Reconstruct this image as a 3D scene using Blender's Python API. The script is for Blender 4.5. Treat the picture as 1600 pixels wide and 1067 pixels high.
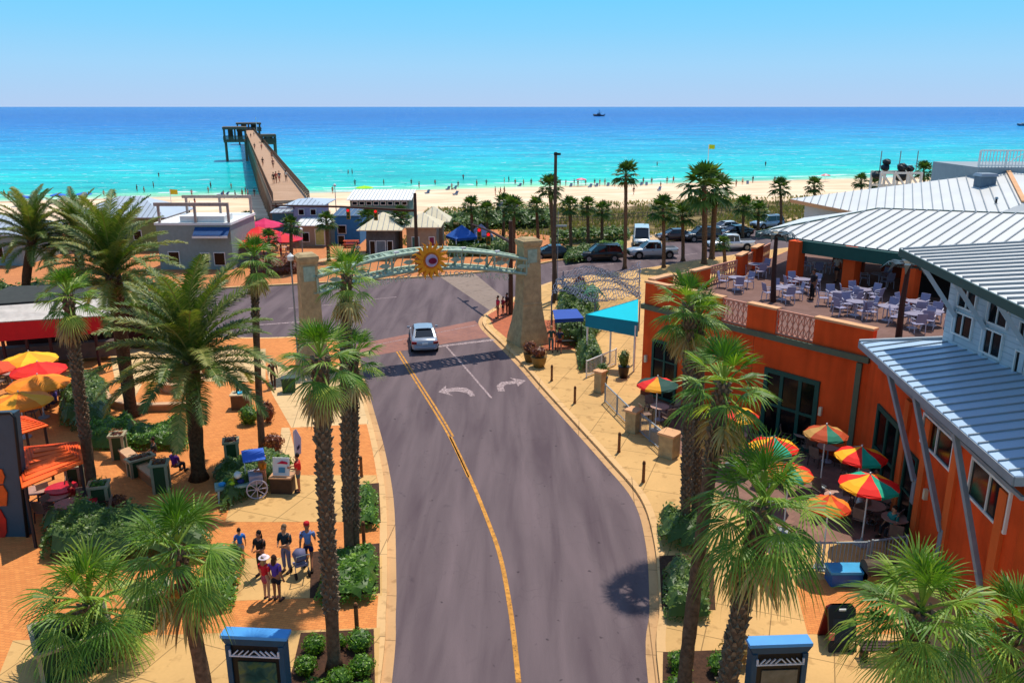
import bpy, bmesh, math, random
from mathutils import Vector, Matrix, noise
R = math.radians
PI = math.pi
rnd = random.Random(11)
for o in list(bpy.data.objects): bpy.data.objects.remove(o)
scn = bpy.context.scene
COL = scn.collection

# ------------------------------------------------------------------ camera, sky, sun
F, HC = 1280.0, 16.0
PIT = math.atan(366.5 / F)
CP, SP = math.cos(PIT), math.sin(PIT)
cam = bpy.data.cameras.new('camera'); cam.lens = 28.8; cam.sensor_width = 36
cam.clip_end = 90000; cam.clip_start = 0.2
co = bpy.data.objects.new('camera', cam); COL.objects.link(co)
co.location = (0, 0, HC); co.rotation_euler = (PI / 2 - PIT, 0, 0)
scn.camera = co
scn.view_settings.view_transform = 'Standard'; scn.view_settings.look = 'None'
scn.view_settings.gamma = 1; scn.view_settings.exposure = 0.12
SE = R(65.5)
SUN = Vector((0.46 * math.cos(SE), 0.888 * math.cos(SE), math.sin(SE)))
sl = bpy.data.lights.new('sun', 'SUN'); sl.energy = 4.1; sl.angle = R(0.5); sl.color = (1, .93, .82)
so = bpy.data.objects.new('sun', sl); COL.objects.link(so)
so.rotation_euler = SUN.to_track_quat('Z', 'Y').to_euler()
w = bpy.data.worlds.new('World'); scn.world = w; w.use_nodes = True
nt = w.node_tree; nt.nodes.clear()
sky = nt.nodes.new('ShaderNodeTexSky'); sky.sky_type = 'NISHITA'; sky.sun_disc = False
sky.sun_elevation = SE; sky.sun_rotation = math.atan2(.46, .888)
sky.air_density = 1.0; sky.dust_density = 0.3; sky.ozone_density = 3.0; sky.altitude = 0
hs = nt.nodes.new('ShaderNodeMix'); hs.data_type = 'RGBA'
gm = nt.nodes.new('ShaderNodeTexCoord'); sx = nt.nodes.new('ShaderNodeSeparateXYZ'); nt.links.new(gm.outputs['Generated'], sx.inputs[0])
mr = nt.nodes.new('ShaderNodeMapRange'); mr.inputs[1].default_value = .14; mr.inputs[2].default_value = .5; nt.links.new(sx.outputs['Z'], mr.inputs[0])
lo = nt.nodes.new('ShaderNodeValToRGB'); e = lo.color_ramp.elements      # clear air near the horizon, pale to cyan blue
e[0].position = 0.0; e[0].color = (.43, .58, .82, 1); e[1].position = .13; e[1].color = (.15, .59, .96, 1)
k = e.new(.045); k.color = (.34, .62, .89, 1); k = e.new(.085); k.color = (.23, .61, .92, 1)
nt.links.new(sx.outputs['Z'], lo.inputs[0]); gain = nt.nodes.new('ShaderNodeVectorMath'); gain.operation = 'SCALE'; gain.inputs['Scale'].default_value = 1 / .15
nt.links.new(lo.outputs[0], gain.inputs[0]); nt.links.new(gain.outputs[0], hs.inputs[6])
bg = nt.nodes.new('ShaderNodeBackground'); bg.inputs[1].default_value = 0.15
wo = nt.nodes.new('ShaderNodeOutputWorld')
nt.links.new(mr.outputs[0], hs.inputs[0]); nt.links.new(sky.outputs[0], hs.inputs[7]); nt.links.new(hs.outputs[2], bg.inputs[0])
nt.links.new(bg.outputs[0], wo.inputs[0])

# ------------------------------------------------------------------ measuring helpers
def ray(px, py):
    u = (px - 800) / F; v = (533.5 - py) / F
    return Vector((u, CP + v * SP, -SP + v * CP))
def P(px, py, z=0.0):
    d = ray(px, py); t = (z - HC) / d.z
    return Vector((d.x * t, d.y * t, z))
def HZ(px, py, Y):
    d = ray(px, py); t = Y / d.y
    return Vector((d.x * t, Y, HC + d.z * t))
def onpl(px, py, p0, n):
    d = ray(px, py); o = Vector((0, 0, HC))
    t = (Vector(p0) - o).dot(n) / d.dot(n)
    return o + d * t
def shore(x, y): return y - (197 + 0.28 * x)
def gz(x, y):
    s = shore(x, y)
    if s < -90: return -0.03
    if s < -55:
        t = (s + 90) / 35; return -0.03 - 0.4 * t * t * (3 - 2 * t)
    if s < 0: return -0.43 - 2.07 * ((s + 55) / 55)
    return -2.5 - 0.045 * min(s, 120)
def PG(px, py):
    z = 0
    for i in range(8):
        p = P(px, py, z); z = gz(p.x, p.y)
    return P(px, py, z)

# ------------------------------------------------------------------ materials
def c(h, a=1.0):
    h = h.lstrip('#'); r = [int(h[i:i + 2], 16) / 255 for i in (0, 2, 4)]
    return tuple([(x / 12.92 if x <= .04045 else ((x + .055) / 1.055) ** 2.4) * a for x in r]) + (1,)
MT = {}
def newmat(name):
    m = bpy.data.materials.new(name); m.use_nodes = True
    nt = m.node_tree; b = nt.nodes['Principled BSDF']
    return m, nt, b
def M(name, col=None, rough=.7, metal=0, var=.18, scale=3.0, bump=0.0, spec=.35, coat=0, bscale=None, emit=0):
    if name in MT: return MT[name]
    m, nt, b = newmat(name)
    col = c(col) if isinstance(col, str) else tuple(col) + (1,)
    tc = nt.nodes.new('ShaderNodeTexCoord')
    n = nt.nodes.new('ShaderNodeTexNoise'); n.inputs['Scale'].default_value = scale; n.inputs['Detail'].default_value = 6
    nt.links.new(tc.outputs['Object'], n.inputs['Vector'])
    mr = nt.nodes.new('ShaderNodeMapRange'); mr.inputs[1].default_value = .3; mr.inputs[2].default_value = .7
    mr.inputs[3].default_value = 1 - var; mr.inputs[4].default_value = 1 + var * .6
    nt.links.new(n.outputs[0], mr.inputs[0])
    vm = nt.nodes.new('ShaderNodeVectorMath'); vm.operation = 'SCALE'; vm.inputs[0].default_value = col[:3]
    nt.links.new(mr.outputs[0], vm.inputs['Scale'])
    nt.links.new(vm.outputs[0], b.inputs['Base Color'])
    b.inputs['Roughness'].default_value = rough; b.inputs['Metallic'].default_value = metal
    b.inputs['Specular IOR Level'].default_value = spec; b.inputs['Coat Weight'].default_value = coat
    if emit:
        b.inputs['Emission Color'].default_value = col; b.inputs['Emission Strength'].default_value = emit
    if bump:
        n2 = nt.nodes.new('ShaderNodeTexNoise'); n2.inputs['Scale'].default_value = bscale or scale * 6; n2.inputs['Detail'].default_value = 4
        nt.links.new(tc.outputs['Object'], n2.inputs['Vector'])
        bp = nt.nodes.new('ShaderNodeBump'); bp.inputs['Strength'].default_value = bump; bp.inputs['Distance'].default_value = .03
        nt.links.new(n2.outputs[0], bp.inputs['Height']); nt.links.new(bp.outputs[0], b.inputs['Normal'])
    MT[name] = m; return m
def ramp(nt, fac, stops):
    r = nt.nodes.new('ShaderNodeValToRGB'); e = r.color_ramp.elements
    while len(e) > 1: e.remove(e[-1])
    e[0].position = stops[0][0]; e[0].color = stops[0][1]
    for p, q in stops[1:]:
        x = e.new(p); x.color = q
    nt.links.new(fac, r.inputs[0]); return r.outputs[0]
def mathn(nt, op, a, b=None):
    n = nt.nodes.new('ShaderNodeMath'); n.operation = op
    for i, v in enumerate((a, b)):
        if v is None: continue
        if isinstance(v, (int, float)): n.inputs[i].default_value = v
        else: nt.links.new(v, n.inputs[i])
    return n.outputs[0]
def mixc(nt, f, a, b, mode='MIX'):
    n = nt.nodes.new('ShaderNodeMix'); n.data_type = 'RGBA'; n.blend_type = mode
    for i, v in ((0, f), (6, a), (7, b)):
        if isinstance(v, (int, float, tuple)): n.inputs[i].default_value = v
        else: nt.links.new(v, n.inputs[i])
    return n.outputs[2]
def noisen(nt, vec, scale, det=4, dist=0):
    n = nt.nodes.new('ShaderNodeTexNoise'); n.inputs['Scale'].default_value = scale
    n.inputs['Detail'].default_value = det; n.inputs['Distortion'].default_value = dist
    nt.links.new(vec, n.inputs['Vector']); return n.outputs[0]
def mapping(nt, vec, scale=(1, 1, 1), rot=(0, 0, 0)):
    n = nt.nodes.new('ShaderNodeMapping'); n.inputs['Scale'].default_value = scale; n.inputs['Rotation'].default_value = rot
    nt.links.new(vec, n.inputs['Vector']); return n.outputs[0]
def pos(nt): return nt.nodes.new('ShaderNodeNewGeometry').outputs['Position']
def brickmat(name, c1, c2, mort, w=.2, h=.1, rot=0, var=.2, bump=.3):
    if name in MT: return MT[name]
    m, nt, b = newmat(name); p = pos(nt)
    mp = mapping(nt, p, rot=(0, 0, rot))
    br = nt.nodes.new('ShaderNodeTexBrick'); br.inputs['Scale'].default_value = 1
    br.inputs['Brick Width'].default_value = w; br.inputs['Row Height'].default_value = h
    br.inputs['Mortar Size'].default_value = .006
    br.inputs['Color1'].default_value = c(c1); br.inputs['Color2'].default_value = c(c2); br.inputs['Mortar'].default_value = c(mort)
    nt.links.new(mp, br.inputs['Vector'])
    n1 = noisen(nt, p, .5, 6, .5); n2 = noisen(nt, p, 6, 5)
    f = mathn(nt, 'ADD', mathn(nt, 'MULTIPLY', n1, var * 2.2), mathn(nt, 'MULTIPLY', n2, var))
    f = mathn(nt, 'ADD', f, 1 - var * 1.55)
    vm = nt.nodes.new('ShaderNodeVectorMath'); vm.operation = 'SCALE'
    nt.links.new(br.outputs[0], vm.inputs[0]); nt.links.new(f, vm.inputs['Scale'])
    nt.links.new(vm.outputs[0], b.inputs['Base Color']); b.inputs['Roughness'].default_value = .85
    b.inputs['Specular IOR Level'].default_value = .2
    bp = nt.nodes.new('ShaderNodeBump'); bp.inputs['Strength'].default_value = bump; bp.inputs['Distance'].default_value = .01
    nt.links.new(br.outputs['Fac'], bp.inputs['Height']); bp.invert = True; nt.links.new(bp.outputs[0], b.inputs['Normal'])
    MT[name] = m; return m
def concmat(name, col, joint=1.8, rot=0, var=.2, jc=.45):
    if name in MT: return MT[name]
    m, nt, b = newmat(name); p = pos(nt); mp = mapping(nt, p, rot=(0, 0, rot))
    br = nt.nodes.new('ShaderNodeTexBrick'); br.inputs['Scale'].default_value = 1; br.offset = 0
    br.inputs['Brick Width'].default_value = joint; br.inputs['Row Height'].default_value = joint; br.inputs['Mortar Size'].default_value = .018
    br.inputs['Color1'].default_value = (1, 1, 1, 1); br.inputs['Color2'].default_value = (.93, .93, .93, 1); br.inputs['Mortar'].default_value = (jc, jc, jc, 1)
    nt.links.new(mp, br.inputs['Vector'])
    n1 = noisen(nt, p, .35, 7, .6); n2 = noisen(nt, p, 9, 5)
    f = mathn(nt, 'ADD', mathn(nt, 'MULTIPLY', n1, var * 2.4), mathn(nt, 'MULTIPLY', n2, var * .8))
    f = mathn(nt, 'ADD', f, 1 - var * 1.6)
    sp = ramp(nt, noisen(nt, p, 2.3, 3), [(0.0, (.55, .52, .5, 1)), (.34, (.8, .78, .76, 1)), (.42, (1, 1, 1, 1))])
    vm = nt.nodes.new('ShaderNodeVectorMath'); vm.operation = 'SCALE'
    nt.links.new(mixc(nt, 1.0, mixc(nt, 1.0, c(col), br.outputs[0], 'MULTIPLY'), sp, 'MULTIPLY'), vm.inputs[0]); nt.links.new(f, vm.inputs['Scale'])
    nt.links.new(vm.outputs[0], b.inputs['Base Color']); b.inputs['Roughness'].default_value = .85
    b.inputs['Specular IOR Level'].default_value = .2
    MT[name] = m; return m
def asphalt():
    m, nt, b = newmat('asphalt'); p = pos(nt)
    big = noisen(nt, mapping(nt, p, (1.2, .12, 1), (0, 0, R(-12))), .9, 5, .4)
    col = ramp(nt, big, [(.3, c('#584a4e')), (.5, c('#685a5c')), (.7, c('#746466'))])
    fine = noisen(nt, p, 40, 3)
    col = mixc(nt, 1.0, col, ramp(nt, fine, [(.3, (.8, .8, .8, 1)), (.7, (1.12, 1.12, 1.12, 1))]), 'MULTIPLY')
    oil = noisen(nt, p, 1.3, 6, 1.2)
    col = mixc(nt, 1.0, col, ramp(nt, oil, [(.22, (.75, .75, .78, 1)), (.34, (1, 1, 1, 1))]), 'MULTIPLY')
    vo = nt.nodes.new('ShaderNodeTexVoronoi'); vo.feature = 'DISTANCE_TO_EDGE'; vo.inputs['Scale'].default_value = .16
    ds = nt.nodes.new('ShaderNodeVectorMath'); ds.operation = 'ADD'
    nz = nt.nodes.new('ShaderNodeTexNoise'); nz.inputs['Scale'].default_value = .9; nt.links.new(p, nz.inputs['Vector'])
    sc = nt.nodes.new('ShaderNodeVectorMath'); sc.operation = 'SCALE'; sc.inputs['Scale'].default_value = 2.2
    nt.links.new(nz.outputs['Color'], sc.inputs[0]); nt.links.new(p, ds.inputs[0]); nt.links.new(sc.outputs[0], ds.inputs[1])
    nt.links.new(ds.outputs[0], vo.inputs['Vector'])
    col = mixc(nt, 1.0, col, ramp(nt, vo.outputs['Distance'], [(0, (.86, .86, .87, 1)), (.002, (.9, .9, .9, 1)), (.004, (1, 1, 1, 1))]), 'MULTIPLY')
    sp = ramp(nt, noisen(nt, p, 3.1, 2), [(.25, (.45, .45, .47, 1)), (.29, (1, 1, 1, 1))])
    col = mixc(nt, 1.0, col, sp, 'MULTIPLY')
    nt.links.new(col, b.inputs['Base Color']); b.inputs['Roughness'].default_value = .9; b.inputs['Specular IOR Level'].default_value = .15
    bp = nt.nodes.new('ShaderNodeBump'); bp.inputs['Strength'].default_value = .25; bp.inputs['Distance'].default_value = .01
    nt.links.new(fine, bp.inputs['Height']); nt.links.new(bp.outputs[0], b.inputs['Normal'])
    MT['asphalt'] = m; return m
def seamat():
    m, nt, b = newmat('sea water'); p = pos(nt)
    d = nt.nodes.new('ShaderNodeVectorMath'); d.operation = 'DOT_PRODUCT'; d.inputs[1].default_value = (-.28, 1, 0)
    nt.links.new(p, d.inputs[0]); s = mathn(nt, 'SUBTRACT', d.outputs['Value'], 197)
    wob = mathn(nt, 'MULTIPLY', mathn(nt, 'SUBTRACT', noisen(nt, mapping(nt, p, (.3, 1, 1)), .02, 6, .6), .5), 110)
    wob2 = mathn(nt, 'MULTIPLY', mathn(nt, 'SUBTRACT', noisen(nt, mapping(nt, p, (.25, 1, 1)), .12, 5, .6), .5), 26)
    far = mathn(nt, 'MINIMUM', mathn(nt, 'MAXIMUM', mathn(nt, 'MULTIPLY', s, .03), 0.02), 1)
    s2 = mathn(nt, 'ADD', s, mathn(nt, 'MULTIPLY', mathn(nt, 'ADD', wob, wob2), far))
    s2 = mathn(nt, 'MAXIMUM', s2, 0)
    u = mathn(nt, 'DIVIDE', s2, mathn(nt, 'ADD', s2, 200))
    col = ramp(nt, u, [(0.0, c('#c9c890')), (.012, c('#93cfa2')), (.05, c('#3fc6ae')), (.14, c('#12bfb8')), (.32, c('#00b6c0')), (.5, c('#00a2c4')),
                       (.66, c('#0084c0')), (.8, c('#0066b6')), (.9, c('#0055ac')), (1, c('#0a5cae'))])
    st = noisen(nt, mapping(nt, p, (.10, .55, 1)), .35, 6, .5)
    col = mixc(nt, 1.0, col, ramp(nt, st, [(.3, (.72, .8, .86, 1)), (.5, (1, 1, 1, 1)), (.68, (1.18, 1.14, 1.08, 1))]), 'MULTIPLY')
    for sc_, lo_ in ((.11, .74), (.035, .76), (1.1, .82)):
        col = mixc(nt, 1.0, col, ramp(nt, noisen(nt, mapping(nt, p, (.35, 1, 1)), sc_, 5, .8), [(.34, (lo_, lo_ + .07, lo_ + .1, 1)), (.5, (1, 1, 1, 1)), (.64, (1.2, 1.14, 1.08, 1))]), 'MULTIPLY')
    # foam lines of the small breakers, running along the shore
    fo = noisen(nt, mapping(nt, p, (.035, .3, 1)), 1.0, 5, .8)
    near = ramp(nt, s, [(0, (1, 1, 1, 1)), (1, (1, 1, 1, 1))])
    def band(a, b_, th):
        k = mathn(nt, 'SINE', mathn(nt, 'MULTIPLY', mathn(nt, 'ADD', s, mathn(nt, 'MULTIPLY', fo, 14)), 2 * PI / b_))
        k = mathn(nt, 'GREATER_THAN', k, th); lim = mathn(nt, 'LESS_THAN', s, a)
        return mathn(nt, 'MULTIPLY', k, lim)
    foam_glint = mathn(nt, 'MULTIPLY', band(18, 8.5, .82), mathn(nt, 'GREATER_THAN', noisen(nt, mapping(nt, p, (.05, .1, 1)), 1.3, 4), .5))
    foam_glint = mathn(nt, 'MAXIMUM', foam_glint, mathn(nt, 'MULTIPLY', mathn(nt, 'LESS_THAN', mathn(nt, 'ADD', s, mathn(nt, 'MULTIPLY', fo, 4)), 2.7), .75))
    cap = mathn(nt, 'MULTIPLY', mathn(nt, 'GREATER_THAN', noisen(nt, mapping(nt, p, (.5, 1.0, 1)), .45, 6, .3), .665), .5)  # white flecks painted in for sun sparkle, doubling as whitecaps
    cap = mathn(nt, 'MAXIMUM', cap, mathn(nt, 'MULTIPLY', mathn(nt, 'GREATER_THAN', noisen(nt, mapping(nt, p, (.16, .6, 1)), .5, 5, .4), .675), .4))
    foam_glint = mathn(nt, 'MAXIMUM', foam_glint, cap)  # mask now holds breaker foam and the painted sparkle
    col = mixc(nt, foam_glint, col, (.8, .86, .84, 1))
    nt.links.new(col, b.inputs['Base Color']); b.inputs['Roughness'].default_value = .2
    b.inputs['Specular IOR Level'].default_value = .12; b.inputs['IOR'].default_value = 1.15
    bn = mathn(nt, 'ADD', noisen(nt, mapping(nt, p, (.5, 1, 1)), 1.1, 8, .4), mathn(nt, 'MULTIPLY', noisen(nt, mapping(nt, p, (.3, 1, 1)), .2, 3), 2.5))
    bp = nt.nodes.new('ShaderNodeBump'); bp.inputs['Strength'].default_value = .8; bp.inputs['Distance'].default_value = .55
    nt.links.new(bn, bp.inputs['Height']); nt.links.new(bp.outputs[0], b.inputs['Normal'])
    MT['sea'] = m; return m
def groundmat():
    m, nt, b = newmat('sand and soil'); p = pos(nt)
    d = nt.nodes.new('ShaderNodeVectorMath'); d.operation = 'DOT_PRODUCT'; d.inputs[1].default_value = (-.28, 1, 0)
    nt.links.new(p, d.inputs[0]); s = mathn(nt, 'SUBTRACT', d.outputs['Value'], 197)
    s = mathn(nt, 'ADD', s, mathn(nt, 'MULTIPLY', mathn(nt, 'SUBTRACT', noisen(nt, p, .12, 5), .5), 16))
    soil = ramp(nt, noisen(nt, p, .35, 6), [(.35, c('#463d24')), (.5, c('#5e5132')), (.68, c('#8f7b50'))])
    sand = ramp(nt, noisen(nt, mapping(nt, p, (.4, 1, 1)), .25, 7, .5), [(.3, c('#d6b494')), (.5, c('#e8caa8')), (.7, c('#f2dcc0'))])
    wet = ramp(nt, mathn(nt, 'MULTIPLY', mathn(nt, 'ADD', s, 5), .2), [(0, (1, 1, 1, 1)), (1, (.72, .66, .58, 1))])
    sand = mixc(nt, 1.0, sand, wet, 'MULTIPLY')
    f = mathn(nt, 'MULTIPLY', mathn(nt, 'ADD', s, 64), .25)
    fr = nt.nodes.new('ShaderNodeClamp'); nt.links.new(f, fr.inputs[0])
    nt.links.new(mixc(nt, fr.outputs[0], soil, sand), b.inputs['Base Color'])
    b.inputs['Roughness'].default_value = .95; b.inputs['Specular IOR Level'].default_value = .1
    bp = nt.nodes.new('ShaderNodeBump'); bp.inputs['Strength'].default_value = .6; bp.inputs['Distance'].default_value = .15
    nt.links.new(noisen(nt, p, 1.5, 6), bp.inputs['Height']); nt.links.new(bp.outputs[0], b.inputs['Normal'])
    return m
def leafmat(name, a, b_, d, tr=.3, rough=.45):
    if name in MT: return MT[name]
    m, nt, b = newmat(name)
    at = nt.nodes.new('ShaderNodeAttribute'); at.attribute_name = 'tint'
    col = ramp(nt, at.outputs['Fac'], [(0, c(a)), (.5, c(b_)), (1, c(d))])
    nt.links.new(col, b.inputs['Base Color']); b.inputs['Roughness'].default_value = rough; b.inputs['Specular IOR Level'].default_value = .4
    t = nt.nodes.new('ShaderNodeBsdfTranslucent'); nt.links.new(mixc(nt, 1.0, col, (1.5, 1.7, .6, 1), 'MULTIPLY'), t.inputs[0])
    mx = nt.nodes.new('ShaderNodeMixShader'); mx.inputs[0].default_value = tr
    nt.links.new(b.outputs[0], mx.inputs[1]); nt.links.new(t.outputs[0], mx.inputs[2])
    nt.links.new(mx.outputs[0], nt.nodes['Material Output'].inputs[0])
    MT[name] = m; return m

# ------------------------------------------------------------------ mesh builder
class MB:
    def __init__(s): s.v = []; s.f = []; s.m = []; s.t = []; s.ci = 0; s.ct = .5; s.X = None
    def vert(s, p):
        p = Vector(p)
        if s.X is not None: p = s.X @ p
        s.v.append(p); return len(s.v) - 1
    def face(s, idx): s.f.append(tuple(idx)); s.m.append(s.ci); s.t.append(s.ct)
    def poly(s, pts): s.face([s.vert(p) for p in pts]); return s
    def box(s, cx, cy, cz, sx, sy, sz, rz=0, taper=1.0, ty=None):
        ca, sa = math.cos(rz), math.sin(rz); ty = taper if ty is None else ty; i = []
        for z, k, k2 in ((-.5, 1, 1), (.5, taper, ty)):
            for x, y in ((-.5, -.5), (.5, -.5), (.5, .5), (-.5, .5)):
                X, Y = x * sx * k, y * sy * k2
                i.append(s.vert((cx + X * ca - Y * sa, cy + X * sa + Y * ca, cz + z * sz)))
        for q in ((3, 2, 1, 0), (4, 5, 6, 7), (0, 1, 5, 4), (1, 2, 6, 5), (2, 3, 7, 6), (3, 0, 4, 7)): s.face([i[k] for k in q])
        return s
    def prism(s, pts, z0, z1):
        n = len(pts); a = sum(pts[i][0] * pts[(i + 1) % n][1] - pts[(i + 1) % n][0] * pts[i][1] for i in range(n))
        if a < 0: pts = pts[::-1]
        lo = [s.vert((p[0], p[1], z0)) for p in pts]; hi = [s.vert((p[0], p[1], z1)) for p in pts]
        s.face(hi); s.face(lo[::-1])
        for i in range(n): j = (i + 1) % n; s.face([lo[i], lo[j], hi[j], hi[i]])
        return s
    def slab(s, pts, th, off=None):
        off = Vector(off) if off is not None else Vector((0, 0, -th)); pts = [Vector(p) for p in pts]; n = len(pts)
        a = [s.vert(p) for p in pts]; b = [s.vert(p + off) for p in pts]
        s.face(a); s.face(b[::-1])
        for i in range(n): j = (i + 1) % n; s.face([a[i], b[i], b[j], a[j]])
        return s
    def bar(s, a, b, w, h=None, up=(0, 0, 1)):
        a = Vector(a); b = Vector(b); h = h or w; d = (b - a)
        if d.length < 1e-6: return s
        d.normalize(); up = Vector(up)
        if abs(d.dot(up)) > .98: up = Vector((1, 0, 0))
        x = d.cross(up).normalized(); y = x.cross(d)
        i = [s.vert(p + x * (sx * w / 2) + y * (sy * h / 2)) for p in (a, b) for sx, sy in ((-1, -1), (1, -1), (1, 1), (-1, 1))]
        for q in ((3, 2, 1, 0), (4, 5, 6, 7), (0, 1, 5, 4), (1, 2, 6, 5), (2, 3, 7, 6), (3, 0, 4, 7)): s.face([i[k] for k in q])
        return s
    def tube(s, path, r, n=8, cap=True):
        path = [Vector(p) for p in path]; rs = r if isinstance(r, (list, tuple)) else [r] * len(path); rings = []; px = None
        for k, p in enumerate(path):
            d = (path[min(k + 1, len(path) - 1)] - path[max(k - 1, 0)]).normalized()
            if px is None: px = d.cross(Vector((0, 0, 1)) if abs(d.z) < .9 else Vector((1, 0, 0))).normalized()
            else: px = (px - d * px.dot(d)).normalized()
            py = d.cross(px)
            rings.append([s.vert(p + (px * math.cos(2 * PI * j / n) + py * math.sin(2 * PI * j / n)) * rs[k]) for j in range(n)])
        for a, b in zip(rings, rings[1:]):
            for j in range(n): s.face([a[j], a[(j + 1) % n], b[(j + 1) % n], b[j]])
        if cap: s.face(rings[0][::-1]); s.face(rings[-1])
        return s
    def cyl(s, cx, cy, z0, z1, r0, r1=None, n=16): return s.tube([(cx, cy, z0), (cx, cy, z1)], [r0, r0 if r1 is None else r1], n)
    def lathe(s, prof, cx=0, cy=0, n=20, a0=0):
        rings = [[s.vert((cx + r * math.cos(a0 + 2 * PI * j / n), cy + r * math.sin(a0 + 2 * PI * j / n), z)) for j in range(n)] for r, z in prof]
        for a, b in zip(rings, rings[1:]):
            for j in range(n): s.face([a[j], a[(j + 1) % n], b[(j + 1) % n], b[j]])
        s.face(rings[0][::-1]); s.face(rings[-1]); return s
    def blob(s, cx, cy, cz, rx, ry, rz, nu=12, nv=8, amp=0, sd=0):
        rings = []
        for i in range(1, nv):
            th = PI * i / nv; ring = []
            for j in range(nu):
                ph = 2 * PI * j / nu; d = Vector((math.sin(th) * math.cos(ph), math.sin(th) * math.sin(ph), math.cos(th)))
                k = 1 + (amp * noise.noise(d * 2.2 + Vector((sd, sd * .7, 0))) if amp else 0)
                ring.append(s.vert((cx + d.x * rx * k, cy + d.y * ry * k, cz + d.z * rz * k)))
            rings.append(ring)
        t = s.vert((cx, cy, cz + rz)); b = s.vert((cx, cy, cz - rz))
        for j in range(nu):
            s.face([t, rings[0][j], rings[0][(j + 1) % nu]]); s.face([b, rings[-1][(j + 1) % nu], rings[-1][j]])
        for a, q in zip(rings, rings[1:]):
            for j in range(nu): s.face([a[j], q[j], q[(j + 1) % nu], a[(j + 1) % nu]])
        return s
    def build(s, name, mat, parent=None, smooth=False, world=False, bevel=0):
        me = bpy.data.meshes.new(name)
        off = parent.location if (world and parent) else Vector((0, 0, 0))
        me.from_pydata([tuple(v - off) for v in s.v], [], s.f)
        for q in (mat if isinstance(mat, (list, tuple)) else [mat]): me.materials.append(q)
        me.polygons.foreach_set('material_index', s.m)
        if smooth: me.polygons.foreach_set('use_smooth', [True] * len(s.f))
        at = me.attributes.new('tint', 'FLOAT', 'FACE'); at.data.foreach_set('value', s.t)
        me.update()
        o = bpy.data.objects.new(name, me); COL.objects.link(o)
        if parent: o.parent = parent
        if bevel:
            b = o.modifiers.new('bevel', 'BEVEL'); b.width = bevel; b.segments = 2; b.limit_method = 'ANGLE'
        return o
def tag(o, label=None, cat=None, group=None, kind=None):
    if label: o['label'] = label
    if cat: o['category'] = cat
    if group: o['group'] = group
    if kind: o['kind'] = kind
    return o
def thing(name, label, cat, loc=(0, 0, 0), rz=0, group=None, sc=1):
    o = bpy.data.objects.new(name, None); COL.objects.link(o); o.empty_display_size = .3
    o.location = loc; o.rotation_euler = (0, 0, rz); o.scale = (sc, sc, sc)
    return tag(o, label, cat, group)
def struct(o): o['kind'] = 'structure'; return o
def kids(o): return [c_ for c_ in bpy.data.objects if c_.parent == o]
KID = {}
def register(root):
    def rec(o): return (o, [rec(k) for k in kids(o)])
    KID[root.name] = rec(root); return root
def dup(root, loc, rz=0, label=None, group=None, sc=None):
    def rec(node, par):
        o, ch = node; q = o.copy(); COL.objects.link(q)
        q.parent = par
        for k in ch: rec(k, q)
        return q
    r = rec(KID[root.name], None); r.location = loc; r.rotation_euler = (0, 0, rz)
    if sc: r.scale = (sc, sc, sc) if isinstance(sc, (int, float)) else sc
    if label: r['label'] = label
    if group: r['group'] = group
    return r
def smooth_line(pts, n=6):
    out = []; q = [pts[0]] + list(pts) + [pts[-1]]
    for i in range(1, len(q) - 2):
        p0, p1, p2, p3 = [Vector(a) for a in q[i - 1:i + 3]]
        for k in range(n):
            t = k / n
            out.append(.5 * ((2 * p1) + (p2 - p0) * t + (2 * p0 - 5 * p1 + 4 * p2 - p3) * t * t + (3 * p1 - p0 - 3 * p2 + p3) * t ** 3))
    out.append(Vector(pts[-1])); return out
def offset(line, d):
    out = []
    for i, p in enumerate(line):
        t = (line[min(i + 1, len(line) - 1)] - line[max(i - 1, 0)]); t.z = 0; t.normalize()
        out.append(Vector((p.x - t.y * d, p.y + t.x * d, p.z)))
    return out
def strip(mb, line, a, b, z):
    L = offset(line, a); Q = offset(line, b)
    for i in range(len(line) - 1):
        pts = [(L[i].x, L[i].y, z), (L[i + 1].x, L[i + 1].y, z), (Q[i + 1].x, Q[i + 1].y, z), (Q[i].x, Q[i].y, z)]
        mb.poly(pts if a > b else pts[::-1])
def curb(mb, line, a, b, z0, z1):
    L = offset(line, a); Q = offset(line, b)
    for i in range(len(line) - 1):
        A, B, C_, D = L[i], L[i + 1], Q[i + 1], Q[i]
        mb.poly([(A.x, A.y, z1), (B.x, B.y, z1), (C_.x, C_.y, z1), (D.x, D.y, z1)])
        mb.poly([(A.x, A.y, z0), (B.x, B.y, z0), (B.x, B.y, z1), (A.x, A.y, z1)])
        mb.poly([(D.x, D.y, z1), (C_.x, C_.y, z1), (C_.x, C_.y, z0), (D.x, D.y, z0)])
def pline(pxs, z=0): return [P(x, y, z) for x, y in pxs]

# ------------------------------------------------------------------ the setting: ground, roads, sea
asph = asphalt()
tan = concmat('tan concrete', '#cfa468', 1.9, R(20))
tan2 = concmat('pale tan concrete', '#d9b684', 1.9, R(-8))
brk = brickmat('orange pavers', '#da8c4b', '#cb7d42', '#ab6c3f', .22, .11, R(12), .14)
brk2 = brickmat('rust pavers', '#c06a44', '#a85c3e', '#8f5a40', .22, .11, R(12), .16)
curbm = concmat('curb concrete', '#d8ae78', 2.4, R(5), .14)
gut = concmat('gutter concrete', '#c79c6c', 2.4, R(5), .2)
xbrk = brickmat('crossing bricks', '#9c6a5a', '#8b6057', '#85685e', .25, .12, R(8), .18)
g = MB()
xs = [-900, -500, -300, -200] + [i * 4 for i in range(-42, 43)] + [220, 300, 500, 900]
ts = [-330, -250, -215, -190, -170, -150, -130, -120, -110, -100] + [-95 + 3 * i for i in range(0, 36)] + [20, 40, 80, 140]
ids = {}
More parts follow.
